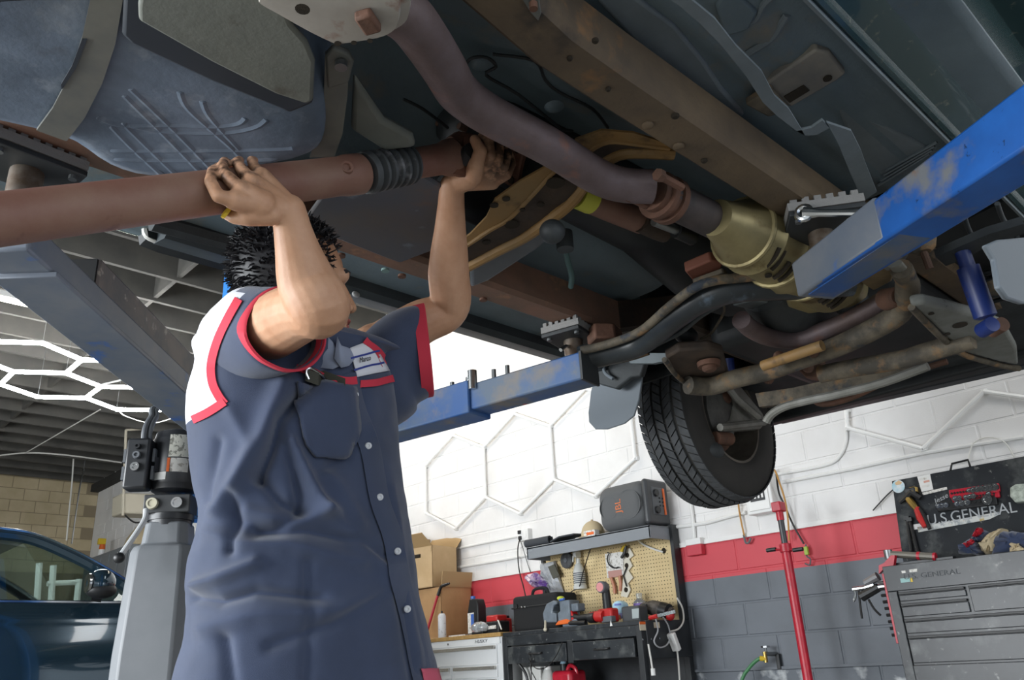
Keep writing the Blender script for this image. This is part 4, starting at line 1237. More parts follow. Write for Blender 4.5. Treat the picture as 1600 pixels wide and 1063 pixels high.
# roof frame
ra = [P(-60, 822, y=5.0), P(0, 828, y=5.0), P(60, 838, y=5.0), P(120, 866, y=5.0), P(165, 893, y=5.0), P(205, 921, y=5.0), P(230, 938, y=5.0)]
zroof = ra[0].z
prof = [(V((-.9, 5.0, 1.23))), V((-.55, 5.0, 1.48)), V((0.0, 5.0, zroof))] + ra
def tuck(p): return V((p.x, 5.0 + .17 * max(0, (p.z - 1.23) / .42) - .04, p.z))
near = [tuck(p) for p in smoothpath(prof, 4)]
far = [V((p.x, 5.79 * 2 - p.y, p.z)) for p in near]
MB().tube(near, .034, 8, up=(0, 1, 0)).build('roof_rail', m_carpaint, car)
MB().tube(far, .034, 8, up=(0, 1, 0)).build('roof_rail', m_carpaint, car)
MB().tube([p + V((0, -.03, .02)) for p in near[8:]], .008, 6).build('chrome_strip', m_chrome, car)
top = [i for i, p in enumerate(near) if p.z > zroof - .035]
MB().ribbon([near[i] for i in top], [far[i] for i in top], (0, 0, .02)).build('roof', m_carpaint, car)
wi = [i for i, p in enumerate(near) if i >= top[-1]]
MB().ribbon([near[i] + V((0, .02, 0)) for i in wi], [far[i] + V((0, -.02, 0)) for i in wi], (.004, 0, .004)).build('windscreen', m_glass, car)
wi = [i for i, p in enumerate(near) if i <= top[0]]
MB().ribbon([near[i] for i in wi], [far[i] for i in wi], (-.004, 0, .004)).build('rear_window', m_glass, car)
for sgn, edge in ((1, near), (-1, far)):
    low = [V((p.x, 4.985 if sgn > 0 else 5.79 * 2 - 4.985, 1.228)) for p in edge]
    MB().ribbon([p + V((0, .012 * sgn, -.02)) for p in edge], low, (0, .004 * sgn, 0)).build('side_window', m_glass, car)
MB().tube([(-.9, 4.925, 1.232), (1.95, 4.925, 1.232)], .009, 6).build('belt_trim', m_chrome, car)
MB().tube([V((.55, 5.0, 1.23)), V((.5, 5.12, zroof - .02))], .03, 8).build('door_pillar', m_rubber_trim, car)
# mirror
mc = P(158, 912, y=4.80)
mi = MB().ell(mc, (.075, .055, .075)).build('mirror', m_carpaint, car)
MB().ell(mc + V((.005, .0, -.035)), (.078, .058, .045)).build('mirror_base', m_rubber_trim, mi)
MB().beam(mc + V((0, .04, -.04)), (mc.x + .04, 4.97, 1.23), .05, .03).build('mirror_arm', m_rubber_trim, mi)
MB().cyl(mc + V((-.072, .0, .0)), mc + V((-.06, 0, 0)), .05, 18).build('mirror_glass', m_steel, mi)
for (wx, wy) in ((2.15, 4.93), (-.75, 4.93), (2.15, 6.65), (-.75, 6.65)):
    s_ = -1 if wy < 5.8 else 1
    w = MB().lathe((wx, wy - s_ * .1, .33), (wx, wy + s_ * .1, .33), [(0, .2), (0, .3), (.1, .33), (.9, .33), (1, .3), (1, .21)], 32, cap=False).build('wheel', M('tyre_rubber', '26272a', rough=.8), car)
    MB().lathe((wx, wy, .33), (wx, wy + s_ * .09, .33), [(0, .21), (.8, .2), (1, .06)], 20).build('rim', m_steel_dull, w)
# seats seen through the glass
for yy in (5.3, 6.2):
    s_ = MB().box((.35, yy, 1.05), (.18, .48, .55), Matrix.Rotation(-.2, 3, 'Y')).build('seat', M('seat_cloth', '3a3c3e', rough=.9), car, bev=.06, seg=3)
    MB().box((.28, yy, 1.40), (.1, .26, .17)).build('headrest', M('seat_cloth', '3a3c3e'), car, bev=.04, seg=3)
#@@FARCORNER
ld = thing('step_ladder', 'pale ladder standing behind the parked car, seen through its window', 'ladder', (2.6, 9.0, 0))
for a, b in (((62, 880), (73, 1010)), ((84, 884), (92, 1010)), ((124, 905), (118, 1010))):
    p_, q_ = P(*a, y=9.0), P(*b, y=9.0)
    MB().tube([p_, (q_.x, 9.0, 0)], .03, 8).build('rail', m_white_conduit, ld)
for yy in (912, 945):
    MB().tube([P(74, yy, y=9.0), P(122, yy - 2, y=9.0)], .025, 8).build('rung', m_white_conduit, ld)

lk = thing('storage_locker', 'grey metal locker in the far corner behind the parked car', 'locker', (4.7, 13.9, 0))
m_lk = M('locker_grey', '6f7478', rough=.5)
zl = P(178, 861, x=4.55).z
MB().bb((4.5, 12.95, .05), (4.93, 14.9, zl)).build('body', m_lk, lk, bev=.01)
for k in range(5): MB().bb((4.485, 13.0 + .38 * k, .1), (4.5, 13.35 + .38 * k, zl - .05)).build('door', m_lk, lk, bev=.004)
c = P(133, 866, x=4.7); c.z = zl
sbt = thing('trigger_bottle', 'white bottle with orange band and yellow trigger on the grey locker', 'bottle', c)
yb_ = min(c.y, 14.8)
MB().lathe((4.7, yb_, zl + .001), (4.7, yb_, zl + .16), [(0, .06), (1, .05)], 14).build('body', m_white_pl, sbt)
MB().lathe((4.7, yb_, zl + .16), (4.7, yb_, zl + .24), [(0, .05), (1, .045)], 14).build('band', m_orange, sbt)
MB().box((4.68, yb_, zl + .29), (.12, .07, .1)).build('trigger_head', m_yellow_pl, sbt, bev=.01)
MB().cyl((4.7, yb_, zl + .24), (4.7, yb_, zl + .26), .03, 10).build('neck', m_white_pl, sbt)
o = MB().prism([(4.6, 13.05, zl + .001), (4.6, 13.6, zl + .001), (4.6, 13.45, zl + .16), (4.6, 13.05, zl + .3)], (.25, 0, 0)).build('tan_bundle', m_tan_cloth, bev=.03)
tag(o, 'tan bundle on the right end of the grey locker', 'bundle')
hb = thing('hanging_heater', 'beige metal box held in a thin hanging frame in the far corner', 'heater', (4.2, 12.2, 3.0))
yh = 12.2
m_beige = M('beige_enamel', 'b9b2a0', rough=.6)
pa, pb, pc_, pd = P(192, 806, y=yh), P(197, 672, y=yh), P(262, 668, y=yh), P(240, 806, y=yh)
MB().prism([P(191, 770, y=yh), P(242, 772, y=yh), P(240, 804, y=yh), P(190, 802, y=yh)], (0, .4, 0)).build('box', m_beige, hb, bev=.02)
MB().tube([pa, pb], .02, 8).build('frame_bar', m_beige, hb)
MB().tube([pb, pc_], .018, 8).build('frame_bar', m_beige, hb)
MB().tube([P(210, 672, y=yh), V((P(210, 672, y=yh).x, yh, 4.625))], .012, 8).build('hanger', m_beige, hb)
MB().tube([pc_, V((pc_.x, yh, 4.625))], .012, 8).build('hanger', m_beige, hb)
MB().tube(smoothpath([P(195, 805, y=yh), P(212, 817, y=yh), P(235, 812, y=yh)]), .012, 6).build('cable', m_cable_black, hb)

#@@LIFT
# ------------------------------------------------------------------ two post lift
m_blue = M('lift_blue', '1f5fae', rough=.42, col2='1a4f95', scale=6, patches=[('6d7074', 6, .56, .68), ('7a5a40', 11, .66, .74), ('12325e', 30, .66, .70)])
m_blue_worn = M('lift_blue_worn', '2b5793', rough=.5, col2='56667a', scale=4, lo=.4, hi=.6, patches=[('77716b', 7, .50, .66), ('8a5a3a', 12, .68, .76), ('a8382c', 15, .72, .76)])
m_grey_worn = M('worn_grey_blue', '75797f', rough=.5, col2='5d6878', scale=5, patches=[('2b5fa8', 5, .60, .68), ('8e6c55', 13, .70, .78)])
m_col = M('lift_column_blue', '2a6fb8', rough=.4)
m_padrub = M('pad_rubber', '8a8987', rough=.85, bump=.6, bscale=200)
m_padsteel = M('pad_steel', '2f3234', rough=.5)
lift = thing('two_post_lift', 'blue two post car lift with worn arms carrying the truck', 'car lift', (1.42, 3.1, 0))
MB().prism([(1.41, 3.02, 0), (1.41, 3.28, 0), (1.47, 3.28, 0), (1.47, 3.08, 0), (1.68, 3.08, 0), (1.68, 3.28, 0), (1.74, 3.28, 0), (1.74, 3.02, 0)], (0, 0, 3.6)).build('column', m_col, lift, bev=.008)
MB().bb((1.43, 2.86, 1.45), (1.72, 3.02, 1.72)).build('carriage', m_blue_worn, lift, bev=.01)
MB().bb((.55, -1.20, 0), (.85, -.95, 3.6)).build('column', m_col, lift, bev=.008)
MB().bb((.55, -.95, 1.45), (.85, -.80, 1.72)).build('carriage', m_blue_worn, lift, bev=.01)
MB().bb((1.2, 2.85, 0), (1.7, 3.45, .025)).build('base_plate', m_col, lift)
MB().bb((.45, -1.35, 0), (.95, -.80, .025)).build('base_plate', m_col, lift)
HA = CZ + .82      # centre of the arms


def pad_on(arm, c, zb, rot=0, k=1.0):
    """rubber pad on a stem standing on an arm; top touches the frame rail"""
    zt_ = CZ + .968
    MB().cyl((c.x, c.y, zb), (c.x, c.y, zt_ - .03), .030, 18).build('pad_stem', M('stem_steel', '7b746c', rough=.5, metal=.5, col2='5a4a3c', scale=20), arm)
    rm = Matrix.Rotation(rot, 3, 'Z')
    MB().box((c.x, c.y, zt_ - .034), (.17 * k, .13 * k, .012), rm).build('pad_plate', m_padsteel, arm, bev=.002)
    mb = MB().box((c.x, c.y, zt_ - .016), (.17 * k, .13 * k, .020), rm)
    for i in range(8):
        for j in range(6):
            mb.box(V((c.x, c.y, zt_ + .002)) + rm @ V((-.075 + .0215 * i, -.052 + .021 * j, 0)) * k, (.012 * k, .012 * k, .012), rm)
    mb.build('pad', m_padrub, arm, smooth=False)
    for i, j in ((-.065, -.048), (.065, -.048), (-.065, .048), (.065, .048)):
        q_ = V((c.x, c.y, zt_ - .040)) + rm @ V((i * k, j * k, 0))
        MB().cyl(q_ + V((0, 0, -.008)), q_, .008, 10).build('pad_bolt', m_steel_dull, arm)


# far front arm
tip = V((1.80, 1.50, HA)); root = V((1.56, 2.87, HA))
jn = P(722, 612, z=HA)
arm = MB().beam(tip, root.lerp(tip, .1), .095, .088).build('lift_arm', m_blue_worn, lift, bev=.006)
dirA = (root - tip).normalized()
s0 = tip.lerp(root, max(.2, (jn - tip).length / (root - tip).length))
MB().beam(s0, root, .118, .112).build('outer_tube', m_blue_worn, arm, bev=.005)
MB().beam(tip - dirA * .004, tip + dirA * .004, .097, .090).build('end_plate', m_padsteel, arm)
pad_on(arm, V((1.80, 1.555, 0)), HA + .044, .25)
for f in (.22, .26, .34, .39):
    q_ = tip.lerp(root, f) + V((0, 0, .044))
    MB().cyl(q_, q_ + V((0, 0, .045)), .008, 10).build('pin', m_steel_dull, arm)
q_ = s0 + V((0, 0, .0)) - dirA * .012
sdA = dirA.cross(V((0, 0, 1)))
if sdA.dot(CAM - q_) < 0: sdA = -sdA
MB().tube([q_ + sdA * .05 + V((0, 0, .02)), q_ + sdA * .05 + V((0, 0, .085))], .016, 12).build('lock_pin', m_steel, arm)
MB().tube([P(876, 547, y=1.55), P(884, 541, y=1.55), P(893, 543, y=1.55)], .006, 8).build('thumb_screw', m_steel, arm)

# far rear arm
tip = V((.26, 1.60, HA - .03)); root = V((1.46, 2.94, HA - .03))
arm = MB().beam(tip, tip.lerp(root, .9), .105, .062).build('lift_arm', m_grey_worn, lift, bev=.006)
dirA = (root - tip).normalized()
MB().beam(tip.lerp(root, .17) + V((0, 0, .045)), root + V((0, 0, .045)), .070, .135, m=0).build('outer_tube', M('worn_arm_side', '857a72', rough=.6, col2='5c5d62', scale=7, patches=[('2b5fa8', 4, .62, .70), ('b0a79c', 25, .60, .68)]), arm, bev=.006)
MB().beam(tip.lerp(root, .05) + V((0, 0, -.036)), root + V((0, 0, -.036)), .125, .012).build('bottom_plate', m_grey_worn, arm, bev=.002)
MB().beam(tip.lerp(root, .166) + V((0, 0, .045)), tip.lerp(root, .17) + V((0, 0, .045)), .060, .125).build('tube_mouth', m_black, arm)
sd_ = dirA.cross(V((0, 0, 1)))
if sd_.dot(V((1, -.5, 0))) < 0: sd_ = -sd_
pos_ = tip.lerp(root, .62) + sd_ * .0365 + V((0, 0, .06))
text('arm_mark', 'CR', .085, pos_, dirA if dirA.cross(V((0, 0, 1))).dot(sd_) > 0 else -dirA, (0, 0, 1), M('faded_red_mark', 'a8443f', rough=.6), arm)
pad_on(arm, V((.277, 1.585, 0)), HA, .1)

# near front arm, reaching in from the post beside the photographer
tip = V((1.78, .83, HA)); root = V((.72, -.72, HA))
ea, eb_ = P(1236, 412, h=.864), P(1590, 140, h=.864)     # near top edge of the arm
dirA = (eb_ - ea).normalized()
away = V((-dirA.y, dirA.x, 0))
if away.dot(ea - V((0, 0, ea.z))) < 0: away = -away
tip = ea + away * .05; tip.z = HA
root = tip + dirA * 1.75
root.z -= .026
arm = MB().beam(tip, root, .10, .088, w2=.125, h2=.14).build('lift_arm', m_blue, lift, bev=.006)
MB().beam(tip - dirA * .001, tip + dirA * .30, .1015, .0895, w2=.1065, h2=.1000).build('worn_tip', m_grey_worn, arm, bev=.006)
MB().beam(tip + dirA * .02 + V((0, 0, -.046)), tip + dirA * 1.2 + V((0, 0, -.068)), .07, .004, w2=.10).build('bottom_strip', m_blue_worn, arm)
MB().beam(root - dirA * .1, V((.70, -.86, HA)), .12, .11).build('arm_knuckle', m_blue, arm)
pad_on(arm, tip + dirA * .045 + away * .015, HA + .040, .62, 1.3)
# spanner lying over the pad and the arm
wr = thing('combination_spanner', 'chrome spanner lying across the near lift pad', 'spanner', P(1256, 333, h=.955))
wa, wb_ = P(1256, 333, h=.925), P(1352, 333, h=.880)
MB().tube([wa, wa.lerp(wb_, .12), wa.lerp(wb_, .25), wa.lerp(wb_, .85), wb_], [.015, .013, .009, .009, .011], 10).build('shank', m_steel, wr)
u_ = (wb_ - wa).normalized()
MB().tube([wa + V((cos(t) * u_.x * .012, cos(t) * u_.y * .012, sin(t) * .012)) * 1.3 for t in [2 * pi * i / 16 for i in range(16)]], .008, 8, closed=True).build('ring_end', m_steel, wr)

# power unit on the far column
m_motor = M('motor_black', '202226', rough=.4)
m_resv = M('reservoir_grey', '6f7276', rough=.5, col2='666a6e', scale=6)
pc0 = P(268, 805, y=2.82)
mx, my = pc0.x, 2.82
zr_ = [P(255, 1075, y=my).z - .4, P(258, 840, y=my).z - .035, P(262, 815, y=my).z - .02, P(265, 795, y=my).z - .01, P(268, 776, y=my).z, P(270, 676, y=my).z]
def octa(cx, cy, z, rx, ry, ch=.32):
    a = [(1, -1 + ch), (1, 1 - ch), (1 - ch, 1), (-1 + ch, 1), (-1, 1 - ch), (-1, -1 + ch), (-1 + ch, -1), (1 - ch, -1)]
    rt = Matrix.Rotation(-.65, 3, 'Z')
    return [V((cx, cy, z)) + rt @ V((p * rx, q * ry, 0)) for p, q in a]
MB().rings([octa(mx - .005, my, zr_[0], .118, .112), octa(mx - .005, my, zr_[0] + .5, .112, .108), octa(mx, my, zr_[1] - .02, .100, .100), octa(mx, my, zr_[1], .092, .092), octa(mx, my, zr_[1] + .004, .075, .075), octa(mx, my, zr_[2] + .01, .068, .068)]).build('reservoir', m_resv, lift, bev=.006)
MB().lathe((mx, my, zr_[2]), (mx, my, zr_[3] - .005), [(0, .07), (.4, .07), (.4, .075), (.8, .075), (.8, .07), (1, .068)], 24).build('clamp_ring', m_motor, lift)
rt = Matrix.Rotation(-.65, 3, 'Z')
vb = MB().box((mx, my, (zr_[3] + zr_[4]) / 2 - .01), (.15, .14, zr_[4] - zr_[3] + .01), rt).build('valve_block', M('valve_block_black', '2d2f31', rough=.5), lift, bev=.004)
for k, px in enumerate((243, 279)):
    c = V((mx, my, (zr_[3] + zr_[4]) / 2 - .01)) + rt @ V((-.045 + .08 * k, -.071, 0))
    n_ = rt @ V((0, -1, 0))
    MB().lathe(c, c + n_ * .012, [(0, .020), (1, .018), (1, .012), (.7, .012)], 18).build('port_plug', m_steel if k else M('pale_plug', 'b9b49f', rough=.4), vb)
mo = MB().lathe((mx, my, zr_[4] + .008), (mx, my, zr_[5]), [(0, .06), (.04, .074), (.12, .08), (.14, .083), (.85, .083), (.87, .080), (.97, .076), (1, .06)], 32).build('motor', m_motor, lift)
n_ = (V((0, 0, 0)) - V((mx, my, 0))).normalized()
def curved_label(nm, za, zb, a0, a1, mat, par, r=.0845):
    base = math.atan2(-my, -mx)
    A = [V((mx + r * cos(base + t), my + r * sin(base + t), za)) for t in [a0 + (a1 - a0) * i / 6 for i in range(7)]]
    B = [V((p.x, p.y, zb)) for p in A]
    return MB().ribbon(A, B, (0, 0, 0.0001)).build(nm, mat, par)
zm0, zm1 = zr_[4] + .008, zr_[5]
dzm = zm1 - zm0
m_lab = M('motor_label', 'dad9cf', rough=.5, patches=[('8b8a80', 70, .52, .58)])
curved_label('rating_plate', zm0 + dzm * .52, zm0 + dzm * .88, -.35, .45, m_lab, mo)
curved_label('wiring_label', zm0 + dzm * .28, zm0 + dzm * .50, -.25, .45, m_sticker, mo)
curved_label('warning_strip', zm0 + dzm * .28, zm0 + dzm * .50, -.38, -.27, m_orange, mo)
curved_label('white_tag', zm0 + dzm * .16, zm0 + dzm * .28, -1.0, -.38, m_white_pl, mo)
bxc = P(218, 727, y=my)
cb = MB().box(bxc, (.076, .070, P(222, 688, y=my - .03).z - P(222, 768, y=my - .03).z), rt).build('control_box', m_motor, lift, bev=.008)
nb = rt @ V((0, -1, 0)); rb = rt @ V((1, 0, 0))
for k, (dz_, mm, r_) in enumerate(((-.015, m_steel, .016), (.025, m_grey_metal, .013), (.055, m_motor, .010))):
    c = bxc + nb * .0375 + V((0, 0, dz_))
    MB().lathe(c, c + nb * .012, [(0, r_), (1, r_ * .9), (1, r_ * .5), (.5, r_ * .4)], 20).build('push_button', mm, cb)
for s_ in (-1, 1):
    c = bxc + rb * (.047 * s_)
    for q_ in (-.03, .03): MB().box(c + V((0, 0, q_)), (.008, .03, .045), rt).build('box_hinge', m_grey_metal, cb)
MB().beam(bxc + rb * .04, V((mx, my, bxc.z)), .03, .05).build('box_bracket', m_motor, cb)
for k in (0, 1):
    MB().tube(smoothpath([bxc + V((.006 + .02 * k, 0, .07)), P(226 + 9 * k, 672, y=my - .01), P(236 + 8 * k, 652, y=my + .02), P(252 + 6 * k, 636, y=my + .05), V((1.40, 3.03, P(262, 625, y=3.0).z))]), .009, 10).build('conduit', m_grey_metal, lift)
la, lb_ = P(228, 797, y=my - .06), P(186, 872, y=my - .12)
lv = MB().tube(smoothpath([la, P(226, 812, y=my - .08), P(212, 835, y=my - .1), lb_], 4), .009, 10).build('release_lever', M('zinc_plate', 'c6c9cb', rough=.35, metal=.2), lift)
MB().ell(lb_, (.017, .017, .017)).build('ball_knob', m_black, lv)
MB().bb((mx + .03, my - .02, zr_[3] - .01), (1.42, my + .12, zr_[4] + .04)).build('mount_bracket', m_col, lift)
MB().bb((1.32, my, zr_[3] - .01), (1.42, 3.06, zr_[4] + .04)).build('mount_bracket', m_col, lift)
#@@TRUCK
# ------------------------------------------------------------------ truck raised on the lift, seen from below
m_pan = M('underbody_coating', '66747a', rough=.5, col2='515f65', scale=3, bump=.25, bscale=120, patches=[('7d7260', 6, .60, .8)])
m_pan2 = M('underbody_grey', '737c80', rough=.55, col2='5d666a', scale=4, bump=.2, bscale=100)
m_rocker = M('rocker_paint', '2e4344', rough=.22, coat=.6, patches=[('5c6258', 40, .60, .72)])
m_railb = M('frame_rail_rust', '6e5d47', rough=.7, col2='4d4236', scale=4, bump=.4, bscale=90, patches=[('a8743e', 3.2, .60, .74), ('2b2725', 5, .60, .72)])
m_railr = M('frame_rail_red_rust', '8c6755', rough=.7, col2='6f5a4c', scale=6, bump=.3, bscale=90, patches=[('a97a5a', 12, .6, .75)])
m_tanrust = M('cross_member_tan', '94703f', rough=.65, col2='836a45', scale=7, bump=.3, bscale=100, patches=[('4a3826', 10, .56, .70)])
m_darkrust = M('dark_rust', '4a3b2e', rough=.8, col2='2f2925', scale=9, bump=.3)
m_pipe = M('exhaust_pipe', '6d6062', rough=.55, metal=.3, col2='5c4d4a', scale=9, bump=.3, bscale=150, patches=[('8a6254', 14, .58, .75)])
m_rust = M('rust', '6b4a3a', rough=.8, col2='4d372b', scale=12, bump=.4)
m_shaft = M('shaft_rust', '826455', rough=.6, col2='744c40', scale=7, bump=.15, bscale=200, patches=[('5c3b32', 12, .62, .76)])
m_tank = M('tank_plastic', '687687', rough=.6, col2='44505f', scale=5, bump=.3, bscale=60, patches=[('7e8893', 14, .56, .74), ('3a3a3a', 4, .66, .8)])
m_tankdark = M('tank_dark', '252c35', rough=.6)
m_strap = M('tank_strap', '77776f', rough=.55, metal=.3, col2='5f6260', scale=8)
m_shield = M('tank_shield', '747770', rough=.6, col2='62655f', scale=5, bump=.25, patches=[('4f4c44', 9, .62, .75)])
m_muffler = M('muffler_steel', 'b7b2aa', rough=.5, metal=.2, col2='9b958c', scale=6, patches=[('7a4a30', 10, .64, .74)])
m_gold = M('heat_shield_gold', 'a3966c', rough=.45, metal=.55, col2='857a58', scale=8, patches=[('6b5a3a', 10, .6, .7)])
m_dark = M('grimy_black', '181b1c', rough=.55, col2='24282a', scale=10)
m_darkg = M('grimy_grey', '3d4244', rough=.6, col2='2c3032', scale=8, bump=.3)
m_grime = M('suspension_grime', '655c4d', rough=.75, col2='413c34', scale=14, lo=.4, hi=.6, bump=.6, patches=[('7d6142', 16, .55, .66), ('2c333c', 11, .60, .68)])
m_alloy = M('cast_knuckle', '8f8e88', rough=.6, metal=.3, col2='74736c', scale=10, bump=.3)
m_plate = M('belly_plate', '55504b', rough=.6, col2='474c55', scale=4, patches=[('6b503c', 5, .58, .74), ('7d8791', 8, .66, .8)])
m_flap = M('mud_flap', '6f777e', rough=.6)
m_shock = M('shock_blue', '1b2f6c', rough=.4, patches=[('5c5040', 14, .64, .75)])
m_rubber = M('tyre_rubber', '26272a', rough=.8)
m_tread = M('tread_rubber', '47494b', rough=.8, col2='3a3c3e', scale=30)
m_wall = M('tyre_side', '34322f', rough=.75, col2='2a2927', scale=8)
m_bumper = M('bumper_plastic', '2c3338', rough=.5)
tk = thing('raised_truck', 'old pickup truck raised on lift showing its rusty undercarriage', 'truck', (1.0, 1.13, CZ + 1.1))
YC = 1.13


def H(h): return CZ + h


# floor pan with tunnel and stamped beads
nx, ny = 76, 74
R = []
def pan_h(x, y):
    h = 1.115
    t = max(0, 1 - abs(y - 1.10) / .30)
    h += .09 * (t * t * (3 - 2 * t)) if x > .3 else .09 * t * t * (3 - 2 * t) * max(0, (x + .3) / .6)
    for yc, w in ((.52, .02), (.60, .014), (.90, .010), (.45, .012), (1.62, .02), (1.72, .015)):
        if abs(y - yc) < w * 2: h -= .012 * math.exp(-((y - yc) / w) ** 2)
    if .55 < x < 1.55 and .70 < y < .94: h += .006 * math.exp(-((x - 1.0) / .03) ** 2) + .006 * math.exp(-((x - 1.35) / .02) ** 2)
    if x > 2.05: h += .35 * min(1, (x - 2.05) / .25)  # front step: added roof over the engine bay to keep it dark
    return h
g = MB()
vs = []
for i in range(nx + 1):
    x = -1.4 + 5.0 * i / nx
    for j in range(ny + 1):
        y = .24 + 1.78 * j / ny
        vs.append(V((x, y, H(pan_h(x, y)))))
fs = [(i * (ny + 1) + j, i * (ny + 1) + j + 1, (i + 1) * (ny + 1) + j + 1, (i + 1) * (ny + 1) + j) for i in range(nx) for j in range(ny)]
g.add(vs, fs)
o = g.build('floor_pan', m_pan, tk, ang=60, fix=False)
so = o.modifiers.new('solid', 'SOLIDIFY'); so.thickness = .012; so.offset = 1
# body sides above the sills
MB().bb((-1.4, .295, H(1.19)), (3.3, .325, H(1.62))).build('near_body_side', m_rocker, tk, bev=.01)
MB().bb((-1.4, 2.03, H(1.12)), (3.45, 2.065, H(1.62))).build('far_body_side', m_rocker, tk, bev=.01)
MB().bb((-1.4, .2, H(1.60)), (3.6, 2.06, H(1.62))).build('cab_deck', m_rocker, tk)
# near sill: rounded section with pinch weld flange, swept along the truck
def sweep_x(name, sec, x0, x1, mat, n=2, bev=0, label=None, par=None):
    R = [[V((x0 + (x1 - x0) * i / (n - 1), y, H(h))) for y, h in sec] for i in range(n)]
    return MB().rings(R).build(name, mat, par or tk, bev=bev, label=label)
sill = [(.43, 1.125), (.412, 1.065), (.402, 1.058), (.394, 1.060), (.388, 1.080), (.368, 1.088), (.345, 1.096), (.325, 1.108), (.312, 1.124), (.303, 1.145), (.298, 1.175), (.297, 1.22), (.31, 1.24), (.43, 1.20)]
sweep_x('near_sill', sill, -1.4, 2.45, m_rocker)
sweep_x('near_sill_flange', [(.416, 1.12), (.416, 1.052), (.409, 1.050), (.402, 1.12)], -1.4, 2.45, m_pan2)
sill2 = [(1.88, 1.125), (1.895, 1.075), (1.915, 1.06), (1.99, 1.075), (2.03, 1.11), (2.05, 1.16), (2.05, 1.22), (1.88, 1.2)]
sweep_x('far_sill', sill2, .66, 2.48, M('far_sill_dark', '333c40', rough=.5, col2='282f33', scale=6))
for px, py in ((545, 432), (557, 437), (583, 446), (592, 449), (556, 460), (700, 478), (718, 483)):
    c = P(px, py, y=1.905)
    MB().ell(c, (.014, .006, .010), seg=10, rg=6).build('paint_spot', M('pale_plug_paint', 'a9abab', rough=.7), tk)
# open channel at the rear end of the far sill
MB().tube(smoothpath([P(228, 350, y=1.98), P(230, 368, y=1.98), P(260, 380, y=1.98), P(330, 400, y=1.98), P(420, 425, y=1.98)], 4), .010, 8).build('white_lip', M('white_lip', 'c9c9c4', rough=.5), tk)
MB().prism([P(228, 348, y=1.97), P(232, 370, y=1.97), P(262, 382, y=1.97), P(440, 432, y=1.97), P(520, 440, y=1.97), P(440, 405, y=1.97), P(330, 372, y=1.97)], (0, .06, 0)).build('sill_channel', m_dark, tk)
MB().tube([P(238, 345, y=1.9), P(330, 370, y=1.9), P(440, 398, y=1.9), P(530, 428, y=1.9)], .028, 8).build('sill_tube', m_darkg, tk)

# near frame rail: inner bottom edge and outer top edge follow the kinked rail
def interp(tab, x):
    if x <= tab[0][0]: return tab[0][1]
    for (a, b), (c, d) in zip(tab, tab[1:]):
        if x <= c: return b + (d - b) * (x - a) / (c - a)
    return tab[-1][1]
ib = [(p.x, p.y) for p in (P(690, -20, h=.975), P(713, 0, h=.975), P(846, 113, h=.975), P(960, 183, h=.975), P(1136, 292, h=.975))]
R = []
for x in (-1.3, .1, .3, .45, .55, .62, .7, .78, .86, 1.0, 1.2, 1.5, 1.95, 2.1, 2.3, 3.5):
    yi = interp(ib, x)
    rise = 0 if x < 1.95 else (.12 if x > 2.25 else .12 * (x - 1.95) / .3)
    yo = min(.685, yi - .10)
    R.append([V((x, yi, H(.985 + rise))), V((x, yi - .012, H(.972 + rise))), V((x, yo + .012, H(.972 + rise))), V((x, yo, H(.985 + rise))), V((x, yo - .004, H(1.065 + rise))), V((x, yo + .01, H(1.08 + rise))), V((x, yi, H(1.08 + rise)))])
rl = MB().rings(R).build('frame_rail', m_railb, tk, ang=25)
for px, py, r_ in ((1012, 195, .012), (1060, 228, .012), (930, 62, .006), (1055, 180, .008), (1100, 250, .007), (890, 90, .005), (950, 138, .005)):
    c = P(px, py, h=.971); MB().lathe(c, c + V((0, 0, -.006)), [(0, r_), (.6, r_), (1, r_ * .7)], 14).build('rail_rivet', m_railb if r_ > .009 else m_hole, rl)
MB().prism([P(a, b, h=.968) for a, b in ((816, 0), (826, -12), (842, -5), (846, 22), (841, 34), (830, 22))], (0, 0, .006)).build('tie_bracket', m_strap, rl, bev=.002)
c = P(833, 5, h=.967); MB().cyl(c, c + V((0, 0, -.012)), .007, 10).build('bracket_bolt', m_rust, rl)
fr_ = sweep_x('frame_rail', [(1.48, .985), (1.49, .972), (1.56, .972), (1.57, .985), (1.57, 1.08), (1.48, 1.08)], -1.3, 1.95, m_railr)
R = [[V((x, y, H(h + d))) for y, h in [(1.48, .985), (1.49, .972), (1.56, .972), (1.57, .985), (1.57, 1.08), (1.48, 1.08)]] for x, d in ((1.95, 0), (2.1, .05), (2.3, .12), (3.5, .12))]
MB().rings(R).build('front_rail', m_darkrust, tk)
for px, py in ((602, 421), (628, 430), (533, 398), (755, 467)):
    c = P(px, py, h=.971); MB().cyl(c, c + V((0, 0, -.006)), .011, 12).build('rail_rivet', M('copper_green', '6f8a86', rough=.6) if px == 602 else m_rust, fr_)


# helper for parts traced on a level plane above the camera
def hp(pts, h): return [P(a, b, h=h if len(q_) == 0 else q_[0]) for a, b, *q_ in pts]
def plate(name, pts, h, th, mat, par=None, bev=.004, label=None, seg=2):
    return MB().prism(hp(pts, h), (0, 0, th)).build(name, mat, par or tk, bev=bev, label=label, seg=seg)
def pipe(name, pts, r, h, mat, par=None, n=5, seg=12, flat=1.0):
    pp = smoothpath(hp(pts, h), n)
    if isinstance(r, list): r = (r + [r[-1]] * len(pp))[:len(pp)]
    return MB().tube(pp, r, seg, flat=flat).build(name, mat, par or tk)
def band(name, A, B, h, th, mat, par=None):
    return MB().ribbon(hp(A, h), hp(B, h), (0, 0, th)).build(name, mat, par or tk, ang=40)

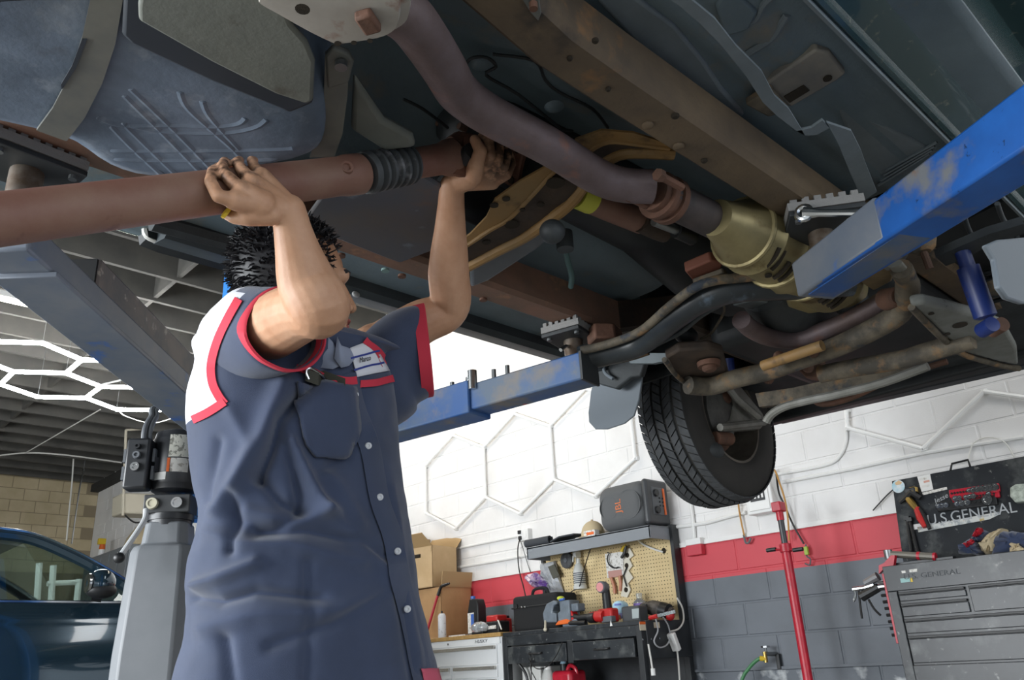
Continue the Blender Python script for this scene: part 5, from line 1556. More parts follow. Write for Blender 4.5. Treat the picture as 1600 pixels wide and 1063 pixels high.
# fuel tank with its embossed cross ribs, straps and shield
tb_ = [(-260, -60), (-200, 120), (-90, 170), (0, 192), (60, 206), (112, 224), (170, 262), (235, 280), (330, 275), (420, 262), (490, 246), (512, 215), (510, 150), (480, 60), (452, -60)]
tk_low = hp(tb_, .885)
tc_ = sum(tk_low, V()) / len(tk_low)
def grow(poly, k, dz): return [tc_ + (p - tc_) * k + V((0, 0, dz)) for p in poly]
tank = MB().rings([smoothpath(grow(tk_low, k, dz) + [grow(tk_low, k, dz)[0]], 3)[:-1] for k, dz in ((.80, -.004), (.93, 0), (.975, .010), (1.0, .035), (1.01, .08), (1.0, .14), (.97, .2))]).build('fuel_tank', m_tank, tk, ang=50)
def emboss(pts, w=.0085, h=.887):
    pp = smoothpath(hp(pts, h), 4)
    return MB().tube(pp, [.001] + [w] * (len(pp) - 2) + [.001], 8).build('embossed_rib', m_tank, tank)
for pts in (
    [(200, 130), (232, 160), (285, 212), (338, 268)], [(190, 140), (222, 172), (272, 222), (318, 270)],
    [(170, 188), (205, 225), (262, 278)], [(188, 183), (222, 217), (282, 276)],
    [(281, 135), (290, 160), (318, 188), (360, 225), (384, 250)], [(316, 150), (324, 172), (345, 198), (380, 236)],
    [(146, 176), (190, 192), (270, 192), (330, 194), (372, 190), (386, 178)], [(190, 190), (260, 202), (350, 204), (400, 195), (420, 180)],
    [(165, 232), (230, 232), (330, 232), (430, 230), (462, 228)], [(170, 245), (240, 247), (350, 247), (440, 246)]):
    emboss(pts)
band('tank_strap', [(146, -40), (141, 0), (128, 60), (108, 120), (82, 170), (57, 204)], [(196, -40), (192, 0), (180, 70), (160, 130), (132, 185), (104, 221)], .872, .006, m_strap, tank)
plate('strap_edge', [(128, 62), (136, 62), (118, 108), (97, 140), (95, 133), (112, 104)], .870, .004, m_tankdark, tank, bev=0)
MB().ribbon(hp([(508, 84), (506, 150), (500, 200), (484, 246)], .90) , hp([(545, 95), (543, 150), (535, 210), (522, 246)], .90), (0, 0, .006)).build('tank_strap', m_strap, tank)
plate('strap_bracket', [(508, 88), (520, 76), (545, 85), (553, 98), (545, 130), (512, 140)], .895, .012, m_strap, tank)
c = P(533, 98, h=.893); MB().cyl(c, c + V((0, 0, -.01)), .010, 12).build('strap_bolt', m_steel_dull, tank)
sh = plate('tank_shield', [(225, -60), (215, 10), (216, 34), (224, 38), (330, 98), (430, 148), (478, 164), (489, 160), (492, 98), (480, 68), (455, 40), (440, 0), (425, -60)], .850, .012, m_shield, bev=.008, seg=3)
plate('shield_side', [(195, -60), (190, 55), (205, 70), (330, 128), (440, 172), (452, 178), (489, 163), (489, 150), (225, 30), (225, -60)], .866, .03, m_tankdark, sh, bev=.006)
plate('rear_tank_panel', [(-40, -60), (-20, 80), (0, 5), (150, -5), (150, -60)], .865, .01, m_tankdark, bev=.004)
plate('tank_end_bracket', [(552, 120), (600, 190), (645, 215), (650, 232), (600, 238), (548, 205)], .935, .02, m_shield, bev=.01, seg=3)
plate('rear_crossmember', [(-60, 205), (0, 208), (120, 232), (140, 262), (118, 290), (-60, 268)], .990, .04, m_darkg, bev=.006)
for px, py in ((15, 212), (105, 237), (3, 250), (88, 272), (-2, 235)):
    c = P(px, py, h=.989); MB().cyl(c, c + V((0, 0, -.008)), .009, 10).build('crossmember_bolt', m_steel_dull, tk)

# muffler with pressed shell
mu = [(360, -80), (383, -10), (385, 2), (420, 22), (470, 50), (515, 72), (535, 76), (600, 66), (628, 55), (640, 38), (642, 0), (630, -90)]
mlow = hp(mu, .822)
mcn = sum(mlow, V()) / len(mlow)
def growm(k, dz): 
    pp = [mcn + (p - mcn) * k + V((0, 0, dz)) for p in mlow]
    return smoothpath(pp + [pp[0]], 3)[:-1]
muf = MB().rings([growm(k, dz) for k, dz in ((.70, -.002), (.84, -.001), (.87, .012), (.93, .014), (.985, .016), (1.0, .024), (1.0, .03), (.95, .05), (.93, .09), (.85, .10))]).build('muffler', m_muffler, tk, ang=40)
for px, py, r_ in ((473, 9, .010), (528, 63, .005), (553, 62, .004), (578, 59, .004)):
    c = P(px, py, h=.826); MB().cyl(c + V((0, 0, -.006)), c, r_, 12).build('shell_hole', m_hole, muf)
c = P(575, 27, h=.821)
MB().box(c + V((0, 0, -.008)), (.035, .025, .016), Matrix.Rotation(.5, 3, 'Z')).build('rusty_boss', m_rust, muf, bev=.004)

# exhaust from the muffler to the catalytic converter
pipe('exhaust_pipe', [(610, 10, .90), (640, 30, .905), (665, 62, .915), (692, 104, .935), (718, 146, .955), (765, 180, .965), (856, 228, .965), (930, 274, .965), (972, 289, .965), (1018, 292, .965)], .0385, .97, m_pipe, seg=18, n=6)
fl0 = P(1028, 305, h=.965); exd = (P(1130, 352, h=.965) - P(1040, 305, h=.965)).normalized()
fl_ = MB().lathe(fl0 - exd * .02, fl0 + exd * .05, [(0, .042), (.25, .042), (.25, .055), (.45, .055), (.45, .048), (.7, .048), (.7, .056), (.95, .056), (1, .045)], 24).build('exhaust_flange', m_rust, tk)
for px, py in ((1043, 281), (993, 313)):
    c = P(px, py, h=.94)
    MB().tube([c - exd * .03, c + exd * .05], .009, 8).build('flange_bolt', m_rust, fl_)
    MB().tube([c - exd * .035, c - exd * .02], .014, 6).build('bolt_head', m_rust, fl_)
pipe('front_pipe', [(1040, 308), (1085, 330), (1135, 355)], .043, .965, M('sooty_pipe', '2f2c2d', rough=.6, col2='4b4240', scale=10), seg=18)
c0 = P(1118, 340, h=.955); c1 = P(1330, 455, h=.955)
cd_ = (c1 - c0); cl_ = cd_.length
cat_ = MB().lathe(c0, c1, [(0, .045), (.10, .062), (.16, .085), (.22, .088), (.24, .096), (.27, .088), (.45, .095), (.48, .102), (.51, .095), (.82, .095), (.9, .07), (1, .05)], 32).build('catalytic_converter', m_gold, tk, ang=50)
cdn = cd_.normalized(); sdv = cdn.cross(V((0, 0, 1))).normalized()
if sdv.dot(V((-1, 1, 0))) < 0: sdv = -sdv
nv = CAM - (c0 + c1) / 2; nv = (nv - cdn * nv.dot(cdn)).normalized(); tv = cdn.cross(nv)
if tv.z > 0: tv = -tv
for f, o_ in ((.225, -.1), (.26, -.1), (.31, .1), (.345, .1), (.64, .1), (.67, .1), (.71, .1), (.74, .1)):
    pts = []
    for t in [.0 + .62 * i / 6 + o_ for i in range(7)]:
        pts.append(c0 + cd_ * (f + .03 * t) + (nv * cos(t) + tv * sin(t)) * ((.0895 if f < .3 else .0925) if f < .45 else .0965))
    MB().tube(pts, .0062, 6).build('shield_slot', m_hole, cat_)
for f in (.17, .40, .60):
    MB().tube([c0 + cd_ * f + (nv * cos(t) + tv * sin(t)) * (.085 if f < .2 else .0935) for t in [2 * pi * i / 28 for i in range(28)]], .008, 8, closed=True).build('pressed_rib', m_gold, cat_)
c = c0 + cd_ * .30 + V((0, 0, -.09)); MB().cyl(c, c + V((0, 0, -.004)), .009, 12).build('shield_hole', m_hole, cat_)
# crossmember arching under the gearbox
up1 = [(1040, 224, 1.03), (990, 208, 1.03), (940, 204, 1.03), (900, 218, 1.03), (872, 258, 1.02), (856, 259, 1.01), (812, 284, .99), (773, 312, .97), (760, 340, .965), (735, 366, .955), (700, 392, .95)]
up2 = [(1046, 232, 1.03), (1000, 226, 1.03), (950, 222, 1.03), (915, 240, 1.03), (884, 262, 1.02), (866, 268, 1.01), (828, 309, .985), (795, 342, .965), (765, 360, .955), (738, 378, .95), (700, 402, .945)]
lo1 = [(1052, 240, 1.03), (1010, 238, 1.03), (970, 240, 1.03), (940, 256, 1.03), (922, 275, 1.02), (908, 296, 1.01), (888, 320, .985), (860, 342, .965), (820, 370, .955), (780, 390, .95), (720, 422, .945)]
cm = MB().ribbon(hp(up2, .9), hp(lo1, .9), (0, 0, .006)).build('cross_member', m_darkrust, tk, ang=40)
A_ = hp(up1, .9); B_ = hp(up2, .9)
MB().ribbon(A_, B_, (0, 0, .005)).build('rear_flange', m_tanrust, cm, ang=40)
lo_pts = smoothpath(hp(lo1, .9), 4)
MB().tube(lo_pts, .015, 10).build('front_flange', m_tanrust, cm)
MB().tube(smoothpath(B_, 4), .006, 8).build('flange_lip', m_tanrust, cm)
for px, py, r_, hh in ((791, 310, .009, .975), (772, 320, .010, .968), (845, 319, .009, .978), (816, 327, .007, .974), (800, 350, .018, .962), (760, 378, .010, .952), (868, 285, .022, 1.0)):
    c = P(px, py, h=hh - .002); MB().cyl(c + V((0, 0, -.003)), c, r_, 14).build('member_hole', m_hole, cm)
c = P(863, 362, h=.91); MB().ell(c, (.03, .03, .028)).build('mount_bush', m_darkg, cm)

# gearbox and transfer case above the crossmember
tfb = MB().rings([[V((x, YC + .03 + w * cos(t), H(1.17) + d * sin(t))) for t in [2 * pi * i / 16 for i in range(16)]] for x, w, d in ((.98, .04, .04), (1.0, .07, .07), (1.1, .10, .10), (1.35, .12, .11), (1.7, .13, .12), (2.0, .19, .17), (2.2, .20, .18))]).build('gearbox', m_dark, tk)
MB().rings([[V((x, 1.33 + w * cos(t), H(1.16) + d * sin(t))) for t in [2 * pi * i / 16 for i in range(16)]] for x, w, d in ((1.08, .05, .05), (1.12, .10, .10), (1.35, .11, .11), (1.4, .06, .06))]).build('transfer_case', m_dark, tk)
for k in range(4):
    an = .6 + k * pi / 2
    c = V((1.0, YC + .03 + .045 * cos(an), H(1.13) + .045 * sin(an)))
    MB().cyl(c, c + V((-.02, 0, 0)), .008, 8).build('flange_stud', m_rust, tfb)
plate('belly_plate', [(470, 352), (500, 310), (560, 262), (640, 262), (705, 300), (700, 372), (688, 388), (625, 412), (605, 405)], .968, .012, m_plate, bev=.006)
plate('skid_plate', [(733, 412), (745, 398), (850, 345), (867, 350), (866, 368), (845, 388), (765, 440), (735, 452)], .958, .05, M('skid_grey', '5b6064', rough=.5, col2='4b4f52', scale=6), bev=.012, seg=3)
fd = pipe('front_propshaft', [(880, 292), (935, 318), (1003, 346)], .034, 1.06, m_shaft, seg=16)
a, b = hp([(902, 303, 1.055), (924, 313, 1.055)], 1)
MB().tube([a, b], .0355, 18).build('yellow_tag', M('yellow_tag', 'c9c84a', rough=.6), fd)
pipe('propshaft_joint', [(1000, 345), (1022, 356), (1040, 362)], .03, 1.05, m_darkrust)
sl = pipe('slip_joint', [(1022, 346), (1062, 362)], .012, .99, m_steel_dull)
pipe('slip_boot', [(1056, 360), (1082, 372)], .02, .99, m_black)
vt = pipe('vent_hose', [(882, 375, 1.0), (885, 400, .99), (893, 430, .98), (892, 448, .98)], .008, 1, M('green_grey_hose', '46605e', rough=.6))
c = P(882, 374, h=1.0); MB().cyl(c + V((0, 0, -.03)), c + V((0, 0, .02)), .022, 16).build('vent_cap', m_darkg, tk)
MB().prism([P(1070, 425, h=.95), P(1110, 408, h=.95), P(1130, 412, h=.95), P(1125, 428, h=.95), P(1083, 440, h=.95)], (0, 0, .03)).build('mount_block', M('red_brown_block', '7c4b3a', rough=.7), tk, bev=.005)
MB().prism([P(1083, 443, h=.93), P(1130, 426, h=.93), P(1137, 430, h=.93), P(1132, 438, h=.93), P(1086, 452, h=.93)], (0, 0, .015)).build('mount_pad', m_grime, tk, bev=.004)
# floor beads and seams between tunnel and rail
for pts in ([(722, 112), (735, 92), (760, 90), (775, 104), (760, 118), (810, 148), (880, 205)], [(770, 85), (835, 95), (852, 125), (875, 145), (925, 170), (950, 200)], [(728, 128), (790, 165), (850, 195), (895, 205)], [(630, 155), (660, 170), (700, 200)]):
    pipe('floor_seam', pts, .0035, 1.112, m_dark, n=4, seg=6)
for px, py in ((752, 100), (866, 167)):
    c = P(px, py, h=1.112); MB().lathe(c + V((0, 0, -.006)), c, [(0, .008), (.3, .016), (1, .022)], 16).build('floor_plug', m_pan, tk)

# brackets between the near rail and the sill
band('heat_strap', [(985, -40), (1060, 8), (1095, 38), (1128, 72), (1165, 118), (1192, 160), (1215, 182), (1245, 205), (1268, 200), (1285, 188)], [(1010, -60), (1078, -2), (1117, 30), (1150, 72), (1190, 112), (1210, 150), (1232, 170), (1258, 212), (1276, 211), (1296, 200)], 1.0, .006, m_pan2)
band('heat_strap', [(1292, 192), (1310, 225), (1322, 255), (1348, 315)], [(1330, 205), (1345, 235), (1352, 255), (1370, 300)], 1.0, .006, m_pan2)
plate('floor_stiffener', [(960, -30), (1000, 0), (1055, 40), (1100, 95), (1130, 140), (1165, 180), (1150, 190), (1095, 150), (1030, 110), (985, 60), (930, 0)], 1.095, .02, m_pan2, bev=.008, seg=3)
plate('floor_stiffener', [(1118, 10), (1140, -20), (1185, 20), (1170, 48), (1130, 60)], 1.09, .025, m_pan, bev=.006)
bo = plate('outrigger', [(1196, 132), (1275, 78), (1296, 82), (1322, 115), (1310, 125), (1236, 168), (1222, 160)], 1.085, .03, M('outrigger_tan', '8a8478', rough=.6, col2='6e6b66', scale=8, patches=[('8a5a3c', 9, .62, .72)]), bev=.005)
plate('slot', [(1225, 152), (1256, 134), (1265, 142), (1234, 161)], 1.082, .004, m_hole, bo, bev=0)
c = P(1293, 122, h=1.083); MB().cyl(c + V((0, 0, -.003)), c, .009, 12).build('bracket_hole', m_hole, bo)
plate('outrigger', [(1165, 165), (1205, 140), (1222, 160), (1235, 175), (1200, 184)], 1.07, .02, m_grime, bev=.005)
for pts in ([(1150, 40), (1180, 30), (1192, 8), (1210, -10)], [(1165, 85), (1205, 60), (1222, 35), (1230, 22)]):
    pipe('floor_rib', pts, .008, 1.10, m_pan2, n=4, seg=8)
plate('floor_patch', [(1300, 150), (1370, 190), (1440, 225), (1470, 235), (1380, 290), (1345, 260)], 1.095, .02, m_pan2, bev=.008)
for k in range(4):
    a, b = P(1372 + 4 * k, 290 - 8 * k, h=1.093), P(1452 + 4 * k, 240 - 6 * k, h=1.093)
    MB().tube([a, b], .004, 6).build('floor_rib', m_pan2, tk)

# front crossmember with its rolled rims
xt = [(905, 560, .87), (945, 552, .875), (1000, 535, .88), (1050, 497, .885), (1095, 467, .895), (1150, 450, .90), (1232, 446, .90), (1330, 440, .90)]
pipe('front_cross_member', xt, .040, .88, M('cross_member_black', '24282b', rough=.35, col2='34393c', scale=5, patches=[('5c6a78', 12, .6, .75)]), seg=18)
pipe('member_rim', [(908, 548, .87), (950, 538, .875), (1000, 518, .88), (1045, 480, .885), (1085, 450, .895), (1120, 438, .9), (1160, 434, .9), (1240, 424, .9), (1300, 415, .9)], .013, .88, m_grime)
pipe('member_rim', [(915, 562, .86), (940, 565, .86), (980, 558, .865), (1012, 548, .87)], .015, .86, m_grime)
pipe('member_rim', [(1010, 545, .868), (1062, 520, .872), (1100, 490, .88), (1150, 468, .885), (1235, 462, .885)], .008, .87, m_darkg)
plate('member_bracket', [(918, 540), (930, 528), (962, 528), (975, 540), (940, 556)], .90, .05, m_rust, bev=.006)

# transverse link and steering
tl = pipe('transverse_link', [(1075, 602, .80), (1110, 604, .80), (1150, 592, .80), (1200, 580, .80), (1250, 562, .80), (1300, 545, .80), (1350, 522, .805), (1395, 497, .815), (1413, 478, .825), (1418, 445, .835), (1408, 420, .84)], [.030] * 46 + [.026] * 5, .8, m_grime)
pipe('tie_clamp', [(1192, 572), (1250, 552), (1285, 540)], .016, .785, m_tanrust)
for px, py in ((1218, 560), (1262, 572), (1270, 548), (1200, 590)):
    c = P(px, py, h=.80); MB().ell(c, (.022, .018, .022), seg=10, rg=8).build('clamp_bolt', m_rust, tl)
bu = plate('link_bracket', [(1040, 560), (1060, 548), (1110, 545), (1130, 552), (1140, 590), (1115, 608), (1080, 606), (1058, 590)], .83, .03, m_darkrust, bev=.008)
c = P(1107, 566, h=.825)
MB().lathe(c + V((0, 0, -.03)), c, [(0, .014), (.2, .022), (.5, .022), (.5, .034), (1, .036)], 20).build('pivot_bolt', m_rust, bu)
pipe('bracket_lip', [(1038, 562), (1058, 588), (1080, 603), (1112, 606), (1140, 598)], .008, .82, m_grime, bu)
cb_ = pipe('hanger_bracket', [(1398, 412), (1412, 430), (1419, 455), (1414, 478), (1398, 490), (1378, 492)], .017, .84, M('pale_bracket', '85857d', rough=.6, col2='6b6860', scale=9), flat=.5)
c = P(1390, 467, h=.845); MB().lathe(c + V((-.02, -.03, -.01)), c + V((.02, .02, .01)), [(0, .02), (.1, .026), (.9, .03), (1, .026)], 18).build('hanger_bush', m_rust, tk)
pipe('crossover_pipe', [(1158, 500, .87), (1175, 515, .865), (1205, 528, .86), (1245, 530, .86), (1290, 516, .86), (1340, 494, .87), (1380, 470, .88)], .027, .86, m_pipe, seg=16)
MB().bb((2.45, .78, H(1.02)), (3.35, 1.48, H(1.5))).build('engine_block', m_dark, tk, bev=.05, seg=3)  # dark engine bay masses, added to close a gap where bright wall showed
MB().bb((3.5, .3, H(1.0)), (3.56, 1.95, H(1.55))).build('radiator_support', m_dark, tk, bev=.01)
MB().bb((2.3, .30, H(1.10)), (3.5, .36, H(1.55))).build('inner_wing', m_dark, tk)
MB().bb((2.3, 1.60, H(1.16)), (3.5, 1.64, H(1.55))).build('inner_wing', m_dark, tk)
df = MB().rings([[V((x, YC - .12 + w * cos(t), H(.99) + d * sin(t))) for t in [2 * pi * i / 18 for i in range(18)]] for x, w, d in ((2.0, .03, .03), (2.03, .09, .09), (2.12, .12, .12), (2.25, .13, .12), (2.36, .09, .08), (2.4, .04, .04))]).build('front_differential', m_darkg, tk)
plate('lower_shield', [(1228, 470), (1335, 428), (1342, 440), (1318, 470), (1290, 488), (1262, 492), (1232, 482)], .885, .03, m_gold, bev=.01, seg=3)
for k in range(4):
    a, b = P(1282 + 9 * k, 462 - 4 * k, h=.884), P(1303 + 8 * k - 12, 445 - 4 * k, h=.884)
    MB().tube([a, b], .004, 6).build('shield_slot', m_hole, tk)
MB().ell(P(1328, 470, h=.93), (.06, .05, .05)).build('oil_filter', m_dark, tk)
plate('tin_shield', [(1145, 478), (1180, 470), (1240, 478), (1262, 495), (1225, 498), (1190, 488)], .92, .008, M('tin_grey', '7c8486', rough=.45, metal=.4, col2='646b6d', scale=10), bev=.003)
plate('tin_shield', [(1180, 462), (1225, 455), (1250, 470), (1238, 480)], .925, .008, M('tin_grey', '7c8486'), bev=.003)
pipe('brake_line', [(1128, 470, .92), (1132, 485, .91), (1122, 505, .9), (1110, 522, .9), (1095, 530, .9)], .004, .9, m_grime)
c = P(1072, 524, h=.92); MB().ell(c, (.05, .03, .03)).build('starter_motor', m_dark, tk)
# near control arm, shock absorber and flap
la_ = plate('lower_control_arm', [(1422, 478), (1445, 474), (1480, 482), (1530, 495), (1572, 512), (1590, 545), (1592, 572), (1560, 566), (1508, 552), (1480, 530), (1455, 505)], .76, .03, M('arm_grey', '7d7f7b', rough=.65, col2='65665f', scale=8, bump=.3, patches=[('2c2e2f', 12, .62, .70)]), bev=.01, seg=3)
pipe('arm_rim', [(1424, 480), (1450, 507), (1478, 534), (1506, 554), (1560, 570), (1592, 576)], .009, .76, m_grime, la_)
for px, py, r_ in ((1500, 508, .018), (1455, 490, .007), (1480, 522, .008)):
    c = P(px, py, h=.758); MB().cyl(c + V((0, 0, -.002)), c, r_, 14).build('arm_hole', m_hole, la_)
sa, sb_ = P(1503, 392, y=.50), P(1541, 498, y=.50)
so_ = MB().lathe(sa, sb_, [(0, .018), (.25, .018), (.25, .026), (.97, .026), (1, .016)], 18).build('shock_absorber', m_shock, tk)
for px in (1540, 1556):
    c = P(px, 513, y=.49); MB().lathe(c + V((-.016, -.02, 0)), c + V((.01, .012, 0)), [(0, .008), (0, .018), (1, .018), (1, .008)], 16).build('shock_eye', m_shock if px == 1540 else m_rust, so_)
spg = []
ca, cb2 = P(1548, 390, y=.62), P(1562, 470, y=.60)
spg = [ca.lerp(cb2, t / 60) + V((.045 * cos(t * .7), .045 * sin(t * .7), 0)) for t in range(61)]
MB().tube(spg, .008, 6).build('coil_spring', m_dark, tk)
c = P(1560, 456, y=.56); MB().cyl(c, c + V((0, 0, .03)), .03, 14).build('bump_stop', m_grime, tk)
MB().prism([P(a, b, y=.36) for a, b in ((1542, 382), (1560, 374), (1605, 370), (1640, 372), (1640, 470), (1600, 474), (1576, 466), (1563, 448), (1556, 405))], (0, .012, 0)).build('splash_guard', m_flap, tk, bev=.004)
band('inner_wing_beam', [(1462, 402), (1500, 385), (1545, 366), (1600, 350)], [(1478, 416), (1512, 403), (1552, 380), (1600, 366)], .88, .02, m_darkg)
for pts in ([(1506, 335, .95), (1512, 355, .94), (1524, 376, .92), (1540, 380, .9)], [(1558, 318, .95), (1566, 340, .94), (1580, 362, .92), (1590, 372, .9)]):
    pipe('brake_hose', pts, .006, .93, m_darkg)
c = P(1440, 383, h=.90)
mtb = MB().lathe(c + V((0, 0, -.02)), c + V((0, 0, .03)), [(0, .018), (.2, .03), (.6, .036), (1, .04)], 20).build('body_mount', m_grime, tk)
MB().cyl(c + V((.015, 0, -.06)), c + V((0, 0, -.015)), .009, 10).build('mount_bolt', m_rust, mtb)
plate('mount_bracket', [(1372, 412), (1388, 396), (1410, 388), (1420, 400), (1402, 424), (1384, 424)], .885, .02, m_alloy, bev=.005)
plate('mount_bracket', [(1340, 440), (1372, 410), (1400, 425), (1395, 440), (1365, 456)], .90, .03, M('mount_tan', '8a7756', rough=.7, col2='6a5a40', scale=9), bev=.008)
plate('inner_wing', [(1415, 405), (1455, 370), (1600, 300), (1660, 300), (1660, 470), (1500, 470), (1440, 440)], 1.12, .01, m_dark, bev=0)
# anti roll bar and far control arm behind the links
def vp_(pts, x): return [P(a, b, x=q_[0] if q_ else x) for a, b, *q_ in pts]
MB().tube(smoothpath(vp_([(1282, 585), (1340, 574), (1405, 563), (1450, 550), (1520, 530)], 2.35), 4), [.028] * 17, 12).build('torsion_bar', m_grime, tk)
MB().ribbon(vp_([(1180, 615), (1240, 606), (1300, 592), (1370, 578), (1440, 560)], 2.85), vp_([(1186, 636), (1240, 630), (1300, 614), (1380, 596), (1450, 574)], 2.85), (.03, 0, 0)).build('far_control_arm', m_grime, tk)
MB().tube(smoothpath(vp_([(1197, 660), (1205, 648), (1225, 636), (1262, 626), (1310, 616), (1380, 598), (1450, 572)], 2.80), 4), .016, 10).build('anti_roll_bar', m_alloy, tk)
MB().prism(vp_([(1240, 572), (1278, 560), (1290, 585), (1275, 592), (1258, 590)], 2.4), (.05, 0, 0)).build('idler_plate', m_rust, tk, bev=.006)
# front bumper valance
bz = [P(1205, 662, x=3.7), P(1400, 618, x=3.7), P(1600, 572, x=3.7)]
MB().prism([(3.66, 1.99, H(1.10)), (3.66, 1.90, H(1.05)), (3.66, 1.2, H(1.03)), (3.66, .2, H(1.0)), (3.66, .2, H(1.45)), (3.66, 2.0, H(1.45))], (.10, 0, 0)).build('front_bumper', m_bumper, tk, bev=.02, seg=3)
MB().ribbon([(3.1, 1.95, H(1.10)), (3.66, 1.93, H(1.055))], [(3.1, .3, H(1.10)), (3.66, .2, H(1.0))], (0, 0, .012)).build('splash_apron', m_darkg, tk)
MB().tube(smoothpath([P(1265, 620, x=3.2), P(1285, 632, x=3.2), P(1330, 622, x=3.2), P(1400, 590, x=3.2), P(1480, 565, x=3.2)], 4), .012, 8).build('apron_edge', m_rust, tk)

# far front wheel
wc = V((3.03, 1.875, P(1105, 655, y=1.875).z))
RO, RI = .378, .212
W2 = .125
wh_ = MB().lathe(wc + V((0, -W2, 0)), wc + V((0, W2, 0)), [(.06, RI), (.0, RI + .02), (.0, RI + .05), (.03, RO - .07), (.09, RO - .025), (.16, RO - .012), (.5, RO - .008), (.84, RO - .012), (.91, RO - .025), (.97, RO - .07), (1.0, RI + .05), (1.0, RI + .02), (.94, RI)], 72, cap=False).build('tyre', m_wall, tk, ang=60)
tr_ = MB()
NB = 60
cols = [(-.092, .034, .0), (-.047, .034, .4), (0, .036, .8), (.047, .034, .3), (.092, .034, .7)]
for ci, (yc_, w_, ph) in enumerate(cols):
    for k in range(NB):
        a0 = 2 * pi * (k + ph) / NB; a1 = a0 + 2 * pi / NB * .84
        sk = .35 * 2 * pi / NB * (1 if ci in (1, 3) else -1)
        r0 = RO - .014; r1 = RO + (.0 if abs(yc_) < .08 else -.008)
        pts = []
        for r_ in (r0, r1):
            for y_, sgn in ((yc_ - w_ / 2, -1), (yc_ + w_ / 2, 1)):
                rr_ = r_ - (.008 if abs(y_) > .1 else 0)
                for a in (a0, a1):
                    aa = a + sk * sgn
                    pts.append(wc + V((rr_ * cos(aa), y_, rr_ * sin(aa))))
        tr_.add(pts, [(0, 1, 3, 2), (4, 6, 7, 5), (0, 4, 5, 1), (2, 3, 7, 6), (0, 2, 6, 4), (1, 5, 7, 3)])
o = tr_.build('tread_blocks', m_tread, wh_, smooth=False); o['kind'] = 'stuff'
w2 = wh_.copy(); COL.objects.link(w2); w2.location = V(wh_.location) + V((0, -1.49, 0))   # the near front wheel
w3 = o.copy(); COL.objects.link(w3); w3.parent = w2
MB().lathe(wc + V((0, -W2 + .012, 0)), wc + V((0, W2, 0)), [(0, RI + .006), (0, RI - .006), (.1, RI - .014), (.45, RI - .03), (.6, RI - .05), (.62, .06), (.7, .05), (.72, RI - .04), (1, RI)], 48, cap=False).build('rim', M('rim_grimy', '6d665c', rough=.55, metal=.4, col2='4f4a43', scale=10), tk)
MB().cyl(wc + V((0, -.02, 0)), wc + V((0, .0, 0)), .15, 36).build('brake_disc', m_rust, tk)
MB().rings([[wc + V((.10 * cos(t) * k - .06, y_, .13 * sin(t) * k + .0)) for t in [2 * pi * i / 14 for i in range(14)]] for y_, k in ((-.02, .9), (-.05, 1.1), (-.10, 1.05), (-.13, .6))]).build('brake_caliper', M('caliper_grey', '5b5a56', rough=.6, col2='3f3e3b', scale=14, bump=.4), tk)
kn_ = MB().prism([P(a, b, y=1.735) for a, b in ((1128, 592), (1141, 588), (1160, 606), (1192, 645), (1197, 660), (1190, 670), (1132, 674), (1128, 664), (1142, 656), (1148, 632), (1144, 612))], (0, .05, 0)).build('steering_knuckle', m_alloy, tk, bev=.008, seg=2)
MB().tube([P(1120, 582, y=1.70), P(1150, 622, y=1.70), P(1185, 652, y=1.70)], .015, 8).build('knuckle_arm', m_alloy, kn_)
MB().tube([P(1125, 668, y=1.72), P(1160, 664, y=1.72), P(1194, 660, y=1.72)], .016, 8).build('knuckle_arm', m_alloy, kn_)
c = P(1128, 622, y=1.77); MB().ell(c, (.045, .04, .04)).build('ball_joint', m_rust, kn_)
c = P(1130, 688, y=1.76); MB().cyl(c + V((-.06, 0, .0)), c + V((.05, 0, .012)), .028, 16).build('brake_hub', m_rust, kn_)
c = P(1112, 706, y=1.78); MB().ell(c, (.07, .04, .045)).build('dust_shield', m_darkg, kn_)
MB().bb((wc.x - .2, 2.0, H(1.24)), (wc.x + .35, 2.03, H(1.5))).build('wing_panel', m_rocker, tk)
MB().tube([P(1138, 560, y=1.6), P(1142, 600, y=1.62)], .022, 12).build('shock_absorber', m_shock, tk)
# far mud flap and its bracket
MB().prism([P(a, b, x=2.46) for a, b in ((928, 594), (923, 612), (919, 645), (920, 660), (930, 671), (948, 671), (975, 662), (990, 650), (998, 625), (1005, 575), (955, 575))], (.010, 0, 0)).build('mud_flap', m_flap, tk, bev=.003)
MB().prism([P(a, b, x=2.40) for a, b in ((922, 568), (945, 560), (1010, 556), (1000, 588), (985, 590), (962, 608), (940, 602), (924, 596))], (.03, 0, 0)).build('flap_bracket', m_darkg, tk, bev=.006)
MB().tube(smoothpath([P(942, 562, x=2.38), P(945, 582, x=2.38), P(958, 592, x=2.38)]), .007, 8).build('flap_stay', m_flap, tk)
MB().ribbon([P(975, 555, x=2.3), P(1010, 552, x=2.3), P(1050, 552, x=2.3)], [P(985, 568, x=2.3), P(1020, 568, x=2.3), P(1050, 562, x=2.3)], (.02, 0, 0)).build('wing_lip', m_pan2, tk)
# wheel arch liner, far side
R = [[V((wc.x + (.47 + d) * cos(t), y, wc.z + .02 + (.47 + d) * sin(t))) for d, y in ((0, 1.62), (0, 2.03), (.012, 2.03), (.012, 1.62))] for t in [.25 + (pi - .35) * i / 16 for i in range(17)]]
MB().rings(R).build('arch_liner', m_dark, tk)

